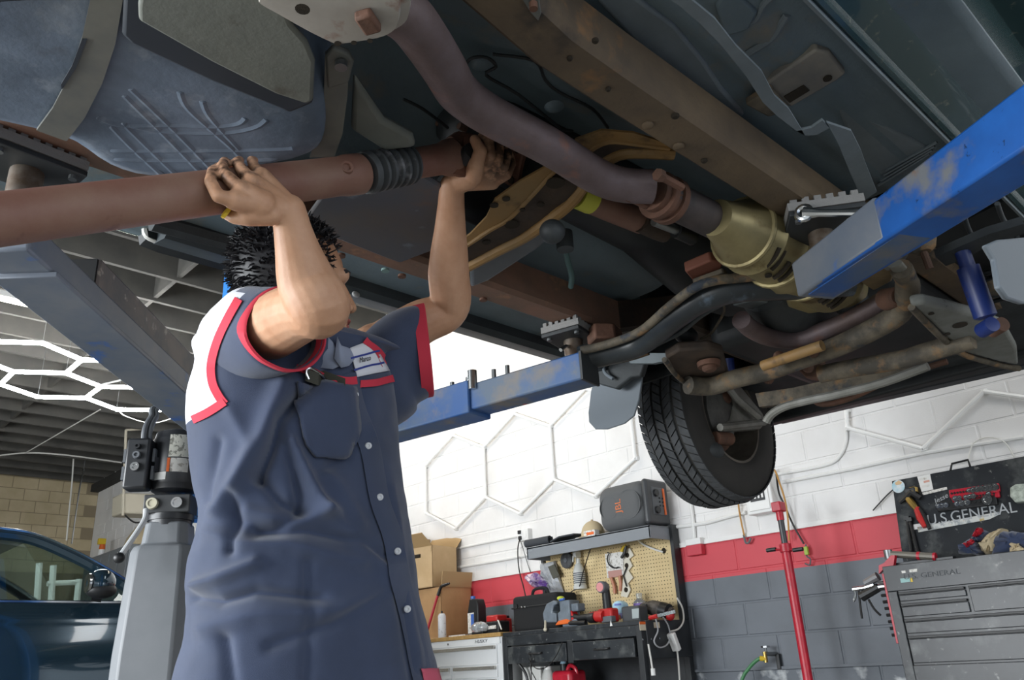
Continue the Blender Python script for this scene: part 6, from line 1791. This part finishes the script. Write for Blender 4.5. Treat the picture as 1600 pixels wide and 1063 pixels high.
#@@SHAFT
# ------------------------------------------------------------------ propshaft being lowered
sh0, sh1 = P(-40, 348, y=1.135), P(560, 272, y=1.13)
sdir = (sh1 - sh0).normalized()
ds = thing('propshaft', 'rust brown propeller shaft with ribbed boot held in both hands by the mechanic', 'drive shaft', sh1)
tubeo = MB().lathe(sh0 - sdir * .25, sh1 + sdir * .01, [(0, .0365), (.94, .0365), (.955, .039), (.99, .039), (.995, .036), (1, .03)], 32).build('tube', m_shaft, ds)
c = P(541, 262, y=1.095); MB().lathe(c + V((.004, .008, 0)), c + V((-.004, -.012, 0)), [(0, .013), (.6, .012), (.6, .008), (.3, .006)], 16).build('grease_cap', m_shaft, tubeo)
b0, b1 = sh1 + sdir * .012, P(640, 257, y=1.125)
L_ = (b1 - b0).length
prof = [(0, .030), (.02, .040), (.12, .042), (.16, .036)]
for k in range(5):
    t = .2 + .15 * k
    prof += [(t, .031), (t + .04, .041), (t + .09, .041), (t + .13, .031)]
prof += [(.96, .040), (.99, .040), (1, .03)]
MB().lathe(b0, b1, prof, 32).build('boot', M('boot_rubber', '4a4d4f', rough=.6, col2='3a3d3f', scale=20, patches=[('77777a', 18, .6, .7)]), ds, ang=50)
y0_, y1_ = b1, P(705, 246, y=1.12)
MB().lathe(y0_, y1_, [(0, .031), (.75, .033), (.9, .039), (1, .040)], 28).build('slip_yoke', m_shaft, ds)
m_yoke = M('yoke_rust', '6d4634', rough=.75, col2='4f3428', scale=14, bump=.4)
for px, py in ((716, 219), (735, 268)):
    a = y1_ + (P(708, 222 if py < 240 else 262, y=1.115) - y1_) * .8
    MB().tube([a, P(px, py, y=1.115), P(748, 222 if py < 240 else 262, y=1.11)], [.020, .019, .015], 10).build('yoke_ear', m_yoke, ds)
jc = P(738, 237, y=1.10)
cross = MB().tube([P(726, 218, y=1.105), P(746, 268, y=1.105)], .014, 12).build('cross_joint', m_yoke, ds)
c = P(738, 236, y=1.065); MB().lathe(c, c + V((.004, .03, 0)), [(0, .013), (0, .019), (1, .02)], 18).build('bearing_cap', m_dark, cross)
fa = P(786, 250, y=1.115); fdv = sdir
u_ = V((0, 0, 1)) - fdv * fdv.z; u_.normalize(); v_ = fdv.cross(u_)
ring = []
for i in range(32):
    t = 2 * pi * i / 32
    r_ = .050 + .014 * abs(cos(2 * t)) ** 3
    ring.append(u_ * cos(t) * r_ + v_ * sin(t) * r_)
fl = MB().rings([[fa + p * .92 for p in ring], [fa + fdv * .003 + p for p in ring], [fa + fdv * .014 + p for p in ring], [fa + fdv * .017 + p * .92 for p in ring]]).build('flange', m_yoke, ds)
for k in range(4):
    t = k * pi / 2
    c = fa + (u_ * cos(t) + v_ * sin(t)) * .050
    MB().tube([c - fdv * .004, c + fdv * .024], .0085, 8).build('bolt_hole', m_hole, fl)
MB().tube([fa - fdv * .05, fa], [.03, .036], 16).build('flange_neck', m_yoke, fl)
MB().tube([P(352, 330, y=1.10), P(356, 333, y=1.10)], .012, 8).build('yellow_mark', m_yellow_pl, tubeo)
#@@MAN
# ------------------------------------------------------------------ the mechanic
from mathutils.bvhtree import BVHTree
man = thing('person', 'mechanic in navy work shirt with red piping reaching up to hold the propeller shaft', 'person', (.90, 1.48, 0))


def skin_mat():
    m = M('skin', 'c1977a', rough=.5, col2='ad8062', scale=14, lo=.35, hi=.7, bump=.12, bscale=260, spec=.35)
    nt = m.node_tree; n, l = nt.nodes, nt.links
    b = n['Principled BSDF']
    b.inputs['Subsurface Weight'].default_value = .08
    b.inputs['Subsurface Radius'].default_value = (.012, .005, .003)
    src = b.inputs['Base Color'].links[0].from_socket
    g = n.new('ShaderNodeNewGeometry')
    tn = n.new('ShaderNodeTexNoise'); tn.inputs['Scale'].default_value = 55; tn.inputs['Detail'].default_value = 4
    l.new(g.outputs['Position'], tn.inputs['Vector'])
    cur = src
    # engine grime on the fingers
    for c, r0, r1, lo_, col in (GRIME):
        d = n.new('ShaderNodeVectorMath'); d.operation = 'DISTANCE'
        l.new(g.outputs['Position'], d.inputs[0]); d.inputs[1].default_value = c
        mr = n.new('ShaderNodeMapRange')
        mr.inputs[1].default_value = r1; mr.inputs[2].default_value = r0
        l.new(d.outputs['Value'], mr.inputs[0])
        mr2 = n.new('ShaderNodeMapRange')
        mr2.inputs[1].default_value = lo_; mr2.inputs[2].default_value = lo_ + .2
        l.new(tn.outputs['Fac'], mr2.inputs[0])
        mu_ = n.new('ShaderNodeMath'); mu_.operation = 'MULTIPLY'
        l.new(mr.outputs[0], mu_.inputs[0]); l.new(mr2.outputs[0], mu_.inputs[1])
        mx = n.new('ShaderNodeMix'); mx.data_type = 'RGBA'
        l.new(mu_.outputs[0], mx.inputs[0]); l.new(cur, mx.inputs[6]); mx.inputs[7].default_value = lin(col)
        cur = mx.outputs[2]
    l.new(cur, b.inputs['Base Color'])
    return m


def shaft_pt(px, off):
    """point near the propshaft surface: px spot, off metres towards the camera from the shaft axis plane"""
    return P(px[0], px[1], y=1.13 - off)


# joints
shR, shL = V((.70, 1.47, H(.64))), V((1.02, 1.49, H(.70)))
elR, wrR = P(484, 474, y=1.13), P(451, 330, y=1.080)
elL, wrL = P(699, 478, y=1.36), P(706, 290, y=1.165)
mb = MB()
pel = V((.89, 1.50, .93)); che = V((.88, 1.50, 1.28)); nkb = V((.885, 1.47, 1.43))
mb.ell(pel, (.16, .115, .13)); mb.cap(pel, che, .135, .14); mb.ell(che, (.165, .12, .15))
mb.cap(che + V((-.1, 0, .08)), shR, .08, .065); mb.cap(che + V((.1, 0, .10)), shL, .08, .065)
for sx in (-1, 1):
    hp_ = pel + V((.085 * sx, 0, -.04)); kn = V((.89 + .12 * sx, 1.47, .50)); an_ = V((.89 + .14 * sx, 1.53, .08))
    mb.cap(hp_, kn, .085, .056); mb.cap(kn, an_, .055, .036)
    mb.cap(an_, an_ + V((.0, -.16, -.04)), .036, .03)
# arms: one tapering loft each, bent at the elbow
def limb(pts, rad):
    pp = smoothpath(pts, 8)
    k = len(pp) - 1
    rr = []
    for i in range(k + 1):
        rr.append(interp([(j / (len(rad) - 1), r) for j, r in enumerate(rad)], i / k))
    mb.tube(pp, rr, 20)
    mb.ell(pp[0], (rr[0],) * 3); mb.ell(pp[-1], (rr[-1],) * 3)
eb = elR + V((.010, -.014, -.010))
limb([shR, shR.lerp(elR, .55), elR.lerp(shR, .12) + V((.004, -.006, -.004)), eb, elR.lerp(wrR, .25) + V((.004, 0, 0)), elR.lerp(wrR, .6), wrR], [.062, .062, .060, .056, .0515, .0505, .0530, .0530, .0500, .0440, .0370, .0310, .0285])
limb([shL, shL.lerp(elL, .6), elL + V((.004, 0, -.006)), elL.lerp(wrL, .3), elL.lerp(wrL, .65), wrL], [.060, .057, .054, .050, .0475, .0490, .0480, .0430, .0360, .0300, .0265])


def chain(pts, rs):
    for i in range(len(pts) - 1): mb.cap(pts[i], pts[i + 1], rs[i], rs[i + 1])


# right hand: back of the hand to the camera, fingers over the shaft, thumb underneath
palmR = P(412, 308, y=1.062)
kx = [shaft_pt(p, o) for p, o in (((366, 313), .062), ((378, 298), .062), ((392, 284), .058), ((408, 275), .050))]
for k_, r_ in zip(kx, (.0165, .0165, .016, .015)): mb.cap(wrR, k_, .0235, r_)
mb.cap(kx[0], kx[3], .0155, .014)
mb.cap(palmR + V((0, .01, -.008)), kx[1], .026, .017)
fingR = [
    [kx[0], shaft_pt((341, 307), .062), shaft_pt((329, 284), .046), shaft_pt((332, 268), .020), shaft_pt((340, 262), -.008)],
    [kx[1], shaft_pt((356, 277), .050), shaft_pt((347, 262), .030), shaft_pt((351, 253), .002), shaft_pt((358, 258), -.022)],
    [kx[2], shaft_pt((378, 265), .044), shaft_pt((370, 254), .020), shaft_pt((374, 251), -.010)],
    [kx[3], shaft_pt((397, 260), .034), shaft_pt((393, 251), .012), shaft_pt((397, 251), -.012)]]
for f_, rr in zip(fingR, ([.0130, .0105, .0098, .0090, .008], [.0128, .0104, .0096, .0088, .008], [.0122, .0100, .0090, .0082], [.0112, .0090, .0082, .0075])):
    chain(f_, rr)
chain([wrR.lerp(kx[0], .35) + V((0, .0, -.012)), P(390, 338, y=1.085), P(368, 338, y=1.105), P(356, 334, y=1.135)], [.020, .0165, .0135, .011])
# left hand: palm up under the yoke, thumb on the near side, fingers round the far side
palmL = P(733, 278, y=1.125)
mb.cap(wrL, palmL, .0245, .026)
kL = [P(756, 262, y=1.095), P(764, 268, y=1.10), P(769, 276, y=1.11), P(770, 286, y=1.12)]
for k_ in kL: mb.cap(wrL.lerp(palmL, .5), k_, .022, .0155)
mb.cap(kL[0], kL[3], .015, .014)
chain([palmL + V((0, -.014, 0)), P(744, 256, y=1.068), P(751, 236, y=1.050), P(742, 219, y=1.052)], [.022, .0165, .0140, .0115])
chain([kL[0], P(766, 243, y=1.055), P(764, 222, y=1.052), P(753, 213, y=1.066)], [.0135, .0120, .0108, .0095])
chain([kL[1], P(778, 250, y=1.058), P(780, 226, y=1.053), P(770, 213, y=1.066)], [.0138, .012, .011, .0095])
chain([kL[2], P(788, 260, y=1.064), P(793, 238, y=1.058), P(786, 223, y=1.068)], [.0132, .0115, .0105, .009])
chain([kL[3], P(792, 274, y=1.078), P(800, 256, y=1.070), P(797, 242, y=1.076)], [.012, .0105, .0095, .0085])
# head and neck
Fh = V((.92, -.22, .04)).normalized()
Sh = V((0, 0, 1)).cross(Fh).normalized()
Uh = Fh.cross(Sh).normalized()
HM = Matrix((Fh, Sh, Uh)).transposed()
nose = P(556, 484, y=1.37)
HS = 1.10
HM = HM * HS
HO = nose - HM @ V((.120, 0, -.032))
def hd(x, y, z): return HO + HM @ V((x, y, z))
mb.ell(hd(-.004, 0, .030), (.098, .077, .098), HM)
mb.ell(hd(.030, 0, -.040), (.064, .058, .072), HM)
mb.ell(hd(.056, 0, -.078), (.036, .038, .032), HM)
mb.ell(hd(.078, 0, -.102), (.020, .022, .018), HM)
mb.cap(hd(.020, .05, -.07), hd(.07, .015, -.098), .020, .018); mb.cap(hd(.020, -.05, -.07), hd(.07, -.015, -.098), .020, .018)
mb.cap(hd(.080, .035, .020), hd(.080, -.035, .020), .017, .017)
for s_ in (-1, 1):
    mb.ell(hd(.066, .036 * s_, -.028), (.026, .024, .022), HM)
    mb.ell(hd(-.008, .078 * s_, -.014), (.018, .009, .030), Matrix.Rotation(0, 3, 'Z') @ HM)
    mb.ell(hd(.100, .014 * s_, -.036), (.011, .009, .009), HM)
mb.cap(hd(.092, 0, .012), hd(.110, 0, -.030), .009, .0125)
mb.ell(hd(.088, 0, -.062), (.016, .025, .010), HM); mb.ell(hd(.086, 0, -.076), (.015, .022, .009), HM)
mb.cap(hd(-.030, 0, -.045), nkb, .056, .060)
mb.cap(nkb, che, .062, .11)
GRIME = ((tuple(P(350, 268, y=1.10)), .030, .085, .42, '4a3426'), (tuple(P(775, 245, y=1.08)), .035, .075, .30, '2e221b'), (tuple(P(750, 235, y=1.07)), .01, .05, .42, '4a3024'))
m_skin = skin_mat()
body = mb.build('body', m_skin, man, fix=False)
rmod = body.modifiers.new('remesh', 'REMESH'); rmod.mode = 'VOXEL'; rmod.voxel_size = .0028; rmod.use_smooth_shade = True
smod = body.modifiers.new('smooth', 'SMOOTH'); smod.factor = .5; smod.iterations = 3
# eyes, brows, lips, beard
for s_ in (-1, 1):
    ey = MB().ell(hd(.070, .031 * s_, .002), (.010, .012, .008), HM, 14, 10).build('eye', M('eye_white', 'd9d2c8', rough=.2), man)
    MB().ell(hd(.0780, .031 * s_, .002), (.003, .006, .006), HM, 12, 8).build('iris', M('iris_dark', '20150f', rough=.15), ey)
    MB().tube([hd(.094, .014 * s_, .022), hd(.095, .032 * s_, .028), hd(.082, .050 * s_, .022)], .005, 8).build('eyebrow', M('hair_black', '17171a', rough=.5, col2='26262a', scale=60), man)
MB().ell(hd(.099, 0, -.064), (.007, .021, .005), HM).build('upper_lip', M('lip', '9a5750', rough=.5), man)
MB().ell(hd(.0965, 0, -.076), (.007, .018, .006), HM).build('lower_lip', M('lip', '9a5750'), man)

# hair: cap plus short tufts
m_hair = M('hair_black', '17171a', rough=.5)
hb = MB()
R = []
for i in range(9):
    ring = []
    for j in range(28):
        t = 2 * pi * j / 28
        an = pi * (.60 + .17 * max(0, -cos(t)) ** .5) * i / 8 + .02
        x, y, z = .107 * sin(an) * cos(t), .086 * sin(an) * sin(t), .110 * cos(an)
        if cos(t) > .2 and z < .055 * (1 + cos(t)) * .8: 
            k_ = .80
            x *= k_; z = max(z, .045)
        nz = .004 * noise.noise(V((x, y, z)) * 60)
        ring.append(hd(-.012 + x + nz, y + nz, .032 + z + nz))
    R.append(ring)
hb.rings(R)
random.seed(11)
for i in range(2600):
    t = random.uniform(0, 2 * pi); an = random.uniform(.05, pi * (.58 + .17 * max(0, -cos(t)) ** .5))
    d = V((sin(an) * cos(t), sin(an) * sin(t), cos(an)))
    if d.x > .55 and d.z < .5: continue
    p = V((-.012 + .104 * d.x, .084 * d.y, .032 + .107 * d.z))
    ln = random.uniform(.008, .017)
    dr_ = (d + V((random.uniform(-1, .6), random.uniform(-1, 1), random.uniform(-1, .2))) * 1.3).normalized()
    a = hd(*p); b = hd(*(p + d * .006 + dr_ * ln)); mid_ = hd(*(p + d * .007 + dr_ * ln * .5))
    hb.tube([a, mid_, b], [.0021, .0017, .0004], 4, cap=False)
hb.build('hair', m_hair, man, ang=60)

# ------------------------------------------------------------------ work shirt
m_shirt = M('shirt_navy', '313b52', rough=.88, col2='39445e', scale=6, bump=.35, bscale=900, sheen=.25)
m_shirt_w = M('shirt_white', 'd5d7de', rough=.85, bump=.25, bscale=900)
m_shirt_r = M('shirt_red', 'c23245', rough=.85, bump=.25, bscale=900)
m_collar = M('shirt_grey', '8b93a6', rough=.85, bump=.25, bscale=900)
tab = [(1160, 250, 712), (1063, 268, 690), (1000, 285, 675), (960, 298, 664), (930, 302, 659), (880, 297, 652), (860, 298, 649), (830, 306, 645), (790, 320, 637), (760, 317, 633),
       (720, 309, 630), (660, 302, 626), (620, 299, 622), (580, 302, 612), (550, 312, 600)]
tL = sorted((r, l) for r, l, q in tab); tR = sorted((r, q) for r, l, q in tab)
rows = [(r, interp(tL, r - 35), interp(tR, r + 35)) for r, l, q in tab]   # level rings run downhill to the right in this view
creases = [  # (points, width px, depth m): folds of the cloth
    ([(512, 588), (470, 620), (438, 655), (425, 700), (402, 748)], 9, -.020), ([(440, 600), (412, 680), (380, 745), (345, 800)], 17, .014),
    ([(405, 748), (440, 785), (470, 800)], 9, -.011), ([(446, 690), (462, 740), (472, 795)], 9, -.012), ([(452, 690), (478, 745), (505, 795)], 10, .015), ([(505, 795), (560, 845), (610, 900)], 12, .008),
    ([(470, 800), (430, 828), (400, 830)], 9, -.009), ([(390, 800), (450, 815), (520, 800)], 13, .009), ([(400, 835), (480, 830), (560, 845), (600, 870)], 9, -.008),
    ([(365, 775), (372, 815), (360, 860)], 8, -.010), ([(330, 830), (380, 850), (450, 850), (560, 880)], 16, .009), ([(310, 915), (340, 905), (400, 880)], 10, .012),
    ([(300, 935), (345, 940), (400, 925), (500, 935)], 9, -.010), ([(320, 980), (400, 960), (520, 955), (600, 925)], 18, .009), ([(600, 925), (520, 975), (420, 1010)], 10, -.007),
    ([(340, 690), (330, 740), (322, 780)], 10, -.006), ([(360, 640), (390, 700), (370, 760)], 12, .005), ([(560, 610), (566, 670), (545, 715), (500, 735)], 9, -.007),
    ([(350, 1000), (360, 1063), (365, 1120)], 10, -.008), ([(610, 760), (625, 840), (635, 930), (655, 1040)], 8, .004), ([(575, 700), (600, 800), (612, 880), (630, 980), (645, 1063)], 6, -.004),
    ([(500, 735), (530, 760), (560, 820)], 12, .006), ([(480, 880), (485, 960), (480, 1063)], 8, -.005)]
def seg_d(p, a, b):
    ax, ay = a; bx, by = b
    dx, dy = bx - ax, by - ay
    t = max(0, min(1, ((p[0] - ax) * dx + (p[1] - ay) * dy) / (dx * dx + dy * dy)))
    return math.hypot(p[0] - ax - t * dx, p[1] - ay - t * dy)
NA = 200
keyr = []
for r_, l_, q_ in rows:
    a, b = P(l_, r_, y=1.48), P(q_, r_, y=1.48)
    mid_ = P((l_ + q_) / 2, r_, y=1.475)
    dep = (mid_ - CAM).dot(CF)
    w = (q_ - l_) / 2 * dep / F_PX
    keyr.append((mid_, w / .99, w / .99 * (.70 if r_ > 700 else .68)))
# upper rings towards the neck
topz = keyr[-1][0].z
for dz_, sx_, cx_ in ((.012, .95, .885), (.026, .84, .885), (.038, .68, .885), (.046, .52, .886), (.050, .40, .886)):
    keyr.append((V((cx_, 1.475 - dz_ * .12, topz + dz_)), keyr[len(rows) - 1][1] * sx_, keyr[len(rows) - 1][2] * sx_))
# resample the rings
cen = smoothpath([k[0] for k in keyr], 12)
wid = smoothpath([V((k[1], k[2], 0)) for k in keyr], 12)
R = []
for c, w in zip(cen, wid):
    ring = []
    for j in range(NA):
        t = 2 * pi * j / NA
        ct, st = cos(t), sin(t)
        e = .86
        p = c + V((w.x * math.copysign(abs(ct) ** e, ct), w.y * math.copysign(abs(st) ** e, st), 0))
        nrm = V((ct / w.x, st / w.y, 0)).normalized()
        if nrm.dot(c - CAM) < 0:
            q_ = proj(p)
            d_ = 0
            for pts, wd_, am in creases:
                dd = min(seg_d(q_, pts[i], pts[i + 1]) for i in range(len(pts) - 1))
                if dd < wd_ * 2.6: d_ += 1.75 * am * math.exp(-abs(dd / wd_) ** 1.7)
            p = p + nrm * d_
        p = p + nrm * (.004 * noise.noise(p * 9) + .0025 * noise.noise(p * 22))
        ring.append(p)
    R.append(ring)
sm = MB(); sm.rings(R, cap=False)
n_torso = len(sm.f)


def sleeve(path, radii, axes=None, seg=56, ntw=5):
    pts = smoothpath(path, ntw)
    rr = smoothpath([V((r, 0, 0)) for r in radii], ntw)
    k = len(pts)
    RR = []
    u = V((0, 0, 1))
    for i in range(k):
        t = (pts[min(i + 1, k - 1)] - pts[max(i - 1, 0)]).normalized()
        if axes is not None:
            f = i / (k - 1)
            t = (t * (1 - f) + axes * f).normalized()
        a = (u - t * u.dot(t)).normalized(); b = t.cross(a); u = a
        ring = []
        for j in range(seg):
            an = 2 * pi * j / seg
            r_ = rr[i].x * (1 + .05 * sin(3 * an + i * .5) * (i / k))
            d = a * cos(an) + b * sin(an)
            p = pts[i] + d * r_
            p += d * (.006 * noise.noise(p * 14))
            ring.append(p)
        RR.append(ring)
    return RR


CsR = P(446, 515, y=1.275)
axR = (V((-.10, -1, -.10))).normalized()
SR = sleeve([V((.80, 1.52, H(.60))), V((.735, 1.505, H(.610))), P(400, 528, y=1.40), CsR], [.085, .112, .098, .078], axR)
CsL = P(667, 549, y=1.405)
axL = (CR * .95 + CU * .10 + CF * .12).normalized()
SL = sleeve([V((.975, 1.50, H(.555))), V((1.03, 1.475, H(.625))), V((1.065, 1.44, H(.675))), CsL], [.085, .108, .112, .106], axL)
sm.rings(SR, cap=False); sm.rings(SL, cap=False)
# colours: white yoke over shoulders and upper back
tmp_f = sm.f
for fi, f in enumerate(tmp_f):
    c = sum((sm.v[i] for i in f), V()) / len(f)
    h_ = c.z - CZ
    nf = (sm.v[f[1]] - sm.v[f[0]]).cross(sm.v[f[2]] - sm.v[f[0]])
    ax_ = c - (cen[min(range(len(cen)), key=lambda i: abs(cen[i].z - c.z))] if fi < n_torso else c)
    if c.x < .86 and c.y < 1.60:
        q_ = proj(c)       # the seam of the yoke runs over the shoulder and down to the underarm
        sx_ = interp([(440, 382), (468, 374), (500, 356), (535, 340), (570, 331), (598, 333), (618, 342), (632, 352)], q_[1])
        if q_[0] < sx_ and q_[1] < 656 - (q_[0] - 302) * .55: sm.m[fi] = 1
    elif c.y > 1.50 and h_ > .51: sm.m[fi] = 1
shirt = sm.build('work_shirt', [m_shirt, m_shirt_w], man, ang=180, fix=False)
so = shirt.modifiers.new('solid', 'SOLIDIFY'); so.thickness = .0035; so.offset = -1
bvh = BVHTree.FromPolygons([tuple(v) for v in sm.v], [tuple(f) for f in sm.f])


def onshirt(px, py, off=.002):
    d = ray(px, py).normalized()
    loc, nrm, idx, dist = bvh.ray_cast(CAM, d)
    if loc is None: return P(px, py, y=1.40)
    if nrm.dot(d) > 0: nrm = -nrm
    return loc + nrm * off


def cloth_strip(name, pts, w, mat, off=.0015, n=5, th=.0025):
    """flat strip sewn on the shirt along a line"""
    pp = smoothpath([V((a, b, 0)) for a, b in pts], n)
    A, B = [], []
    for i, p in enumerate(pp):
        t = (pp[min(i + 1, len(pp) - 1)] - pp[max(i - 1, 0)]).normalized()
        nn = V((-t.y, t.x, 0))
        A.append(onshirt(*(p + nn * w / 2).xy, off)); B.append(onshirt(*(p - nn * w / 2).xy, off))
    return MB().ribbon(A, B, -CF * th).build(name, mat, shirt, ang=40)


def patch(name, c4, n, m, mat, off=.002, th=.002, par=None, rnd=0):
    (a, b, c, d) = [V((p[0], p[1], 0)) for p in c4]
    g = MB(); vs = []
    for i in range(n + 1):
        for j in range(m + 1):
            jj = j / m
            if rnd and i / n > .72: jj = .5 + (jj - .5) * (1 - rnd * ((i / n - .72) / .28) ** 2)
            p = a.lerp(b, jj).lerp(d.lerp(c, jj), i / n)
            vs.append(onshirt(p.x, p.y, off))
    fs = [(i * (m + 1) + j, i * (m + 1) + j + 1, (i + 1) * (m + 1) + j + 1, (i + 1) * (m + 1) + j) for i in range(n) for j in range(m)]
    g.add(vs, fs)
    o = g.build(name, mat, par or shirt, ang=180, fix=False)
    s = o.modifiers.new('solid', 'SOLIDIFY'); s.thickness = th; s.offset = 0
    return o


# red bindings of the sleeves
for RR, nm in ((SR, 'R'), (SL, 'L')):
    a, b = RR[-1], RR[-2]
    cA = sum(a, V()) / len(a); cB = sum(b, V()) / len(b)
    t = (cA - cB).normalized()
    wb_ = .022
    rg = []
    for dr_, dt in ((1.02, -wb_), (1.035, -wb_), (1.035, .004), (.98, .006), (.965, 0), (.965, -wb_)):
        rg.append([cA + t * dt + (p - cA) * dr_ for p in a])
    MB().rings(rg, cap=False, closed=True).build('sleeve_binding', m_shirt_r, shirt, ang=60)
cloth_strip('piping', [(374, 468), (356, 500), (340, 535), (331, 570), (333, 598), (342, 618), (352, 632)], 13, m_shirt_r)
cloth_strip('piping', [(302, 656), (325, 645), (352, 628)], 13, m_shirt_r)
# chest: placket, buttons, pocket, name panel
pl_ = cloth_strip('placket', [(543, 585), (556, 640), (577, 700), (592, 780), (612, 840), (625, 910), (640, 970), (660, 1063), (668, 1110)], 30, m_shirt, .003, th=.003)
for px, py in ((552, 619), (571, 696), (588, 779), (618, 863), (634, 953)):
    c = onshirt(px, py, .008); n_ = (CAM - c).normalized()
    MB().lathe(c, c + n_ * .004, [(0, .0068), (.6, .0068), (1, .005), (1, .003), (.6, .002)], 16).build('button', M('button_pearl', 'c6c8cc', rough=.35), shirt)
po = patch('chest_pocket', [(460, 598), (550, 604), (562, 712), (474, 718)], 18, 14, m_shirt, .009, .007, rnd=.38)
patch('chest_yoke', [(545, 545), (578, 532), (606, 580), (556, 590)], 8, 8, m_shirt_w, .004)
cloth_strip('yoke_line', [(546, 562), (570, 555), (590, 549)], 3, M('print_blue', '2b3a86', rough=.7), .006)
cloth_strip('yoke_line', [(551, 580), (575, 573), (597, 568)], 3, M('print_blue', '2b3a86'), .006)
cloth_strip('chest_band', [(562, 600), (585, 599), (612, 592)], 11, m_shirt_r, .005)
cloth_strip('chest_band', [(462, 577), (490, 583), (520, 592), (540, 596), (556, 594)], 11, m_shirt_r, .005)
cloth_strip('yoke_edge', [(568, 532), (588, 548), (600, 572)], 12, m_shirt_r, .005)
c = onshirt(566, 564, .009)
text('name_print', 'Marco', .016, c, onshirt(580, 560, .009) - c, CU, M('name_black', '2a2a30', rough=.7), shirt, ext=.0003)
patch('hem_patch', [(656, 1044), (682, 1046), (690, 1078), (662, 1078)], 5, 5, M('patch_pink', 'c0566a', rough=.8), .004)
# buckle strap hanging out of the pocket
st = MB()
pts = [onshirt(473, 588, .012), onshirt(490, 588, .014), onshirt(510, 594, .014), onshirt(534, 603, .012)]
MB().ribbon([p + CU * .011 for p in pts], [p - CU * .013 for p in pts], -CF * .003).build('pocket_strap', M('olive_strap', '3a3a30', rough=.7), shirt)
bq = [onshirt(a, b, .016) for a, b in ((474, 594), (473, 585), (482, 581), (500, 585), (503, 592), (501, 600))]
MB().tube(smoothpath(bq, 3), .0028, 8).build('buckle', m_steel, shirt)
# collar
nk = nkb + V((.005, -.02, .02))
for s_, pts in ((-1, [(498, 545), (512, 560), (522, 568), (532, 570)]), (1, [(528, 528), (533, 545), (538, 560), (540, 572)])):
    pass
MB().ribbon([P(487, 540, y=1.36), P(506, 520, y=1.34), P(520, 535, y=1.325), P(524, 545, y=1.32)], [P(474, 566, y=1.345), P(500, 575, y=1.33), P(520, 577, y=1.325), P(531, 572, y=1.32)], CF * .004).build('collar', m_collar, shirt, ang=180)
MB().ribbon([P(527, 526, y=1.32), P(533, 540, y=1.32), P(548, 545, y=1.33), P(560, 540, y=1.345)], [P(522, 560, y=1.315), P(533, 575, y=1.315), P(545, 572, y=1.32), P(562, 552, y=1.335)], CF * .004).build('collar', m_collar, shirt, ang=180)
MB().tube([nk + V((.062 * cos(t), .062 * sin(t), .0)) for t in [2 * pi * i / 24 for i in range(24)]], .016, 8, closed=True, flat=1.6).build('collar_stand', m_shirt, shirt)
# trousers and shoes
tb2 = MB()
for sx in (-1, 1):
    hp_ = pel + V((.08 * sx, 0, -.05)); kn = V((.89 + .12 * sx, 1.47, .50)); an_ = V((.89 + .14 * sx, 1.53, .09))
    tb2.rings([[c + V((r_ * cos(t), r_ * sin(t), 0)) for t in [2 * pi * i / 20 for i in range(20)]] for c, r_ in ((pel + V((.06 * sx, 0, .06)), .12), (hp_, .115), (kn, .085), (an_, .075))])
tb2.build('trousers', M('trouser_dark', '272b36', rough=.9), man)
for sx in (-1, 1):
    an_ = V((.89 + .14 * sx, 1.53, .05))
    MB().rings([[an_ + V((x * .5, y, z)) for x, z in ((-.09, -.049), (.09, -.049), (.08, zt__), (-.08, zt__))] for y, zt__ in ((.07, .03), (.0, .05), (-.10, .02), (-.2, -.01), (-.225, -.03))]).build('shoe', M('shoe_black', '1b1a19', rough=.5), man, bev=.015)
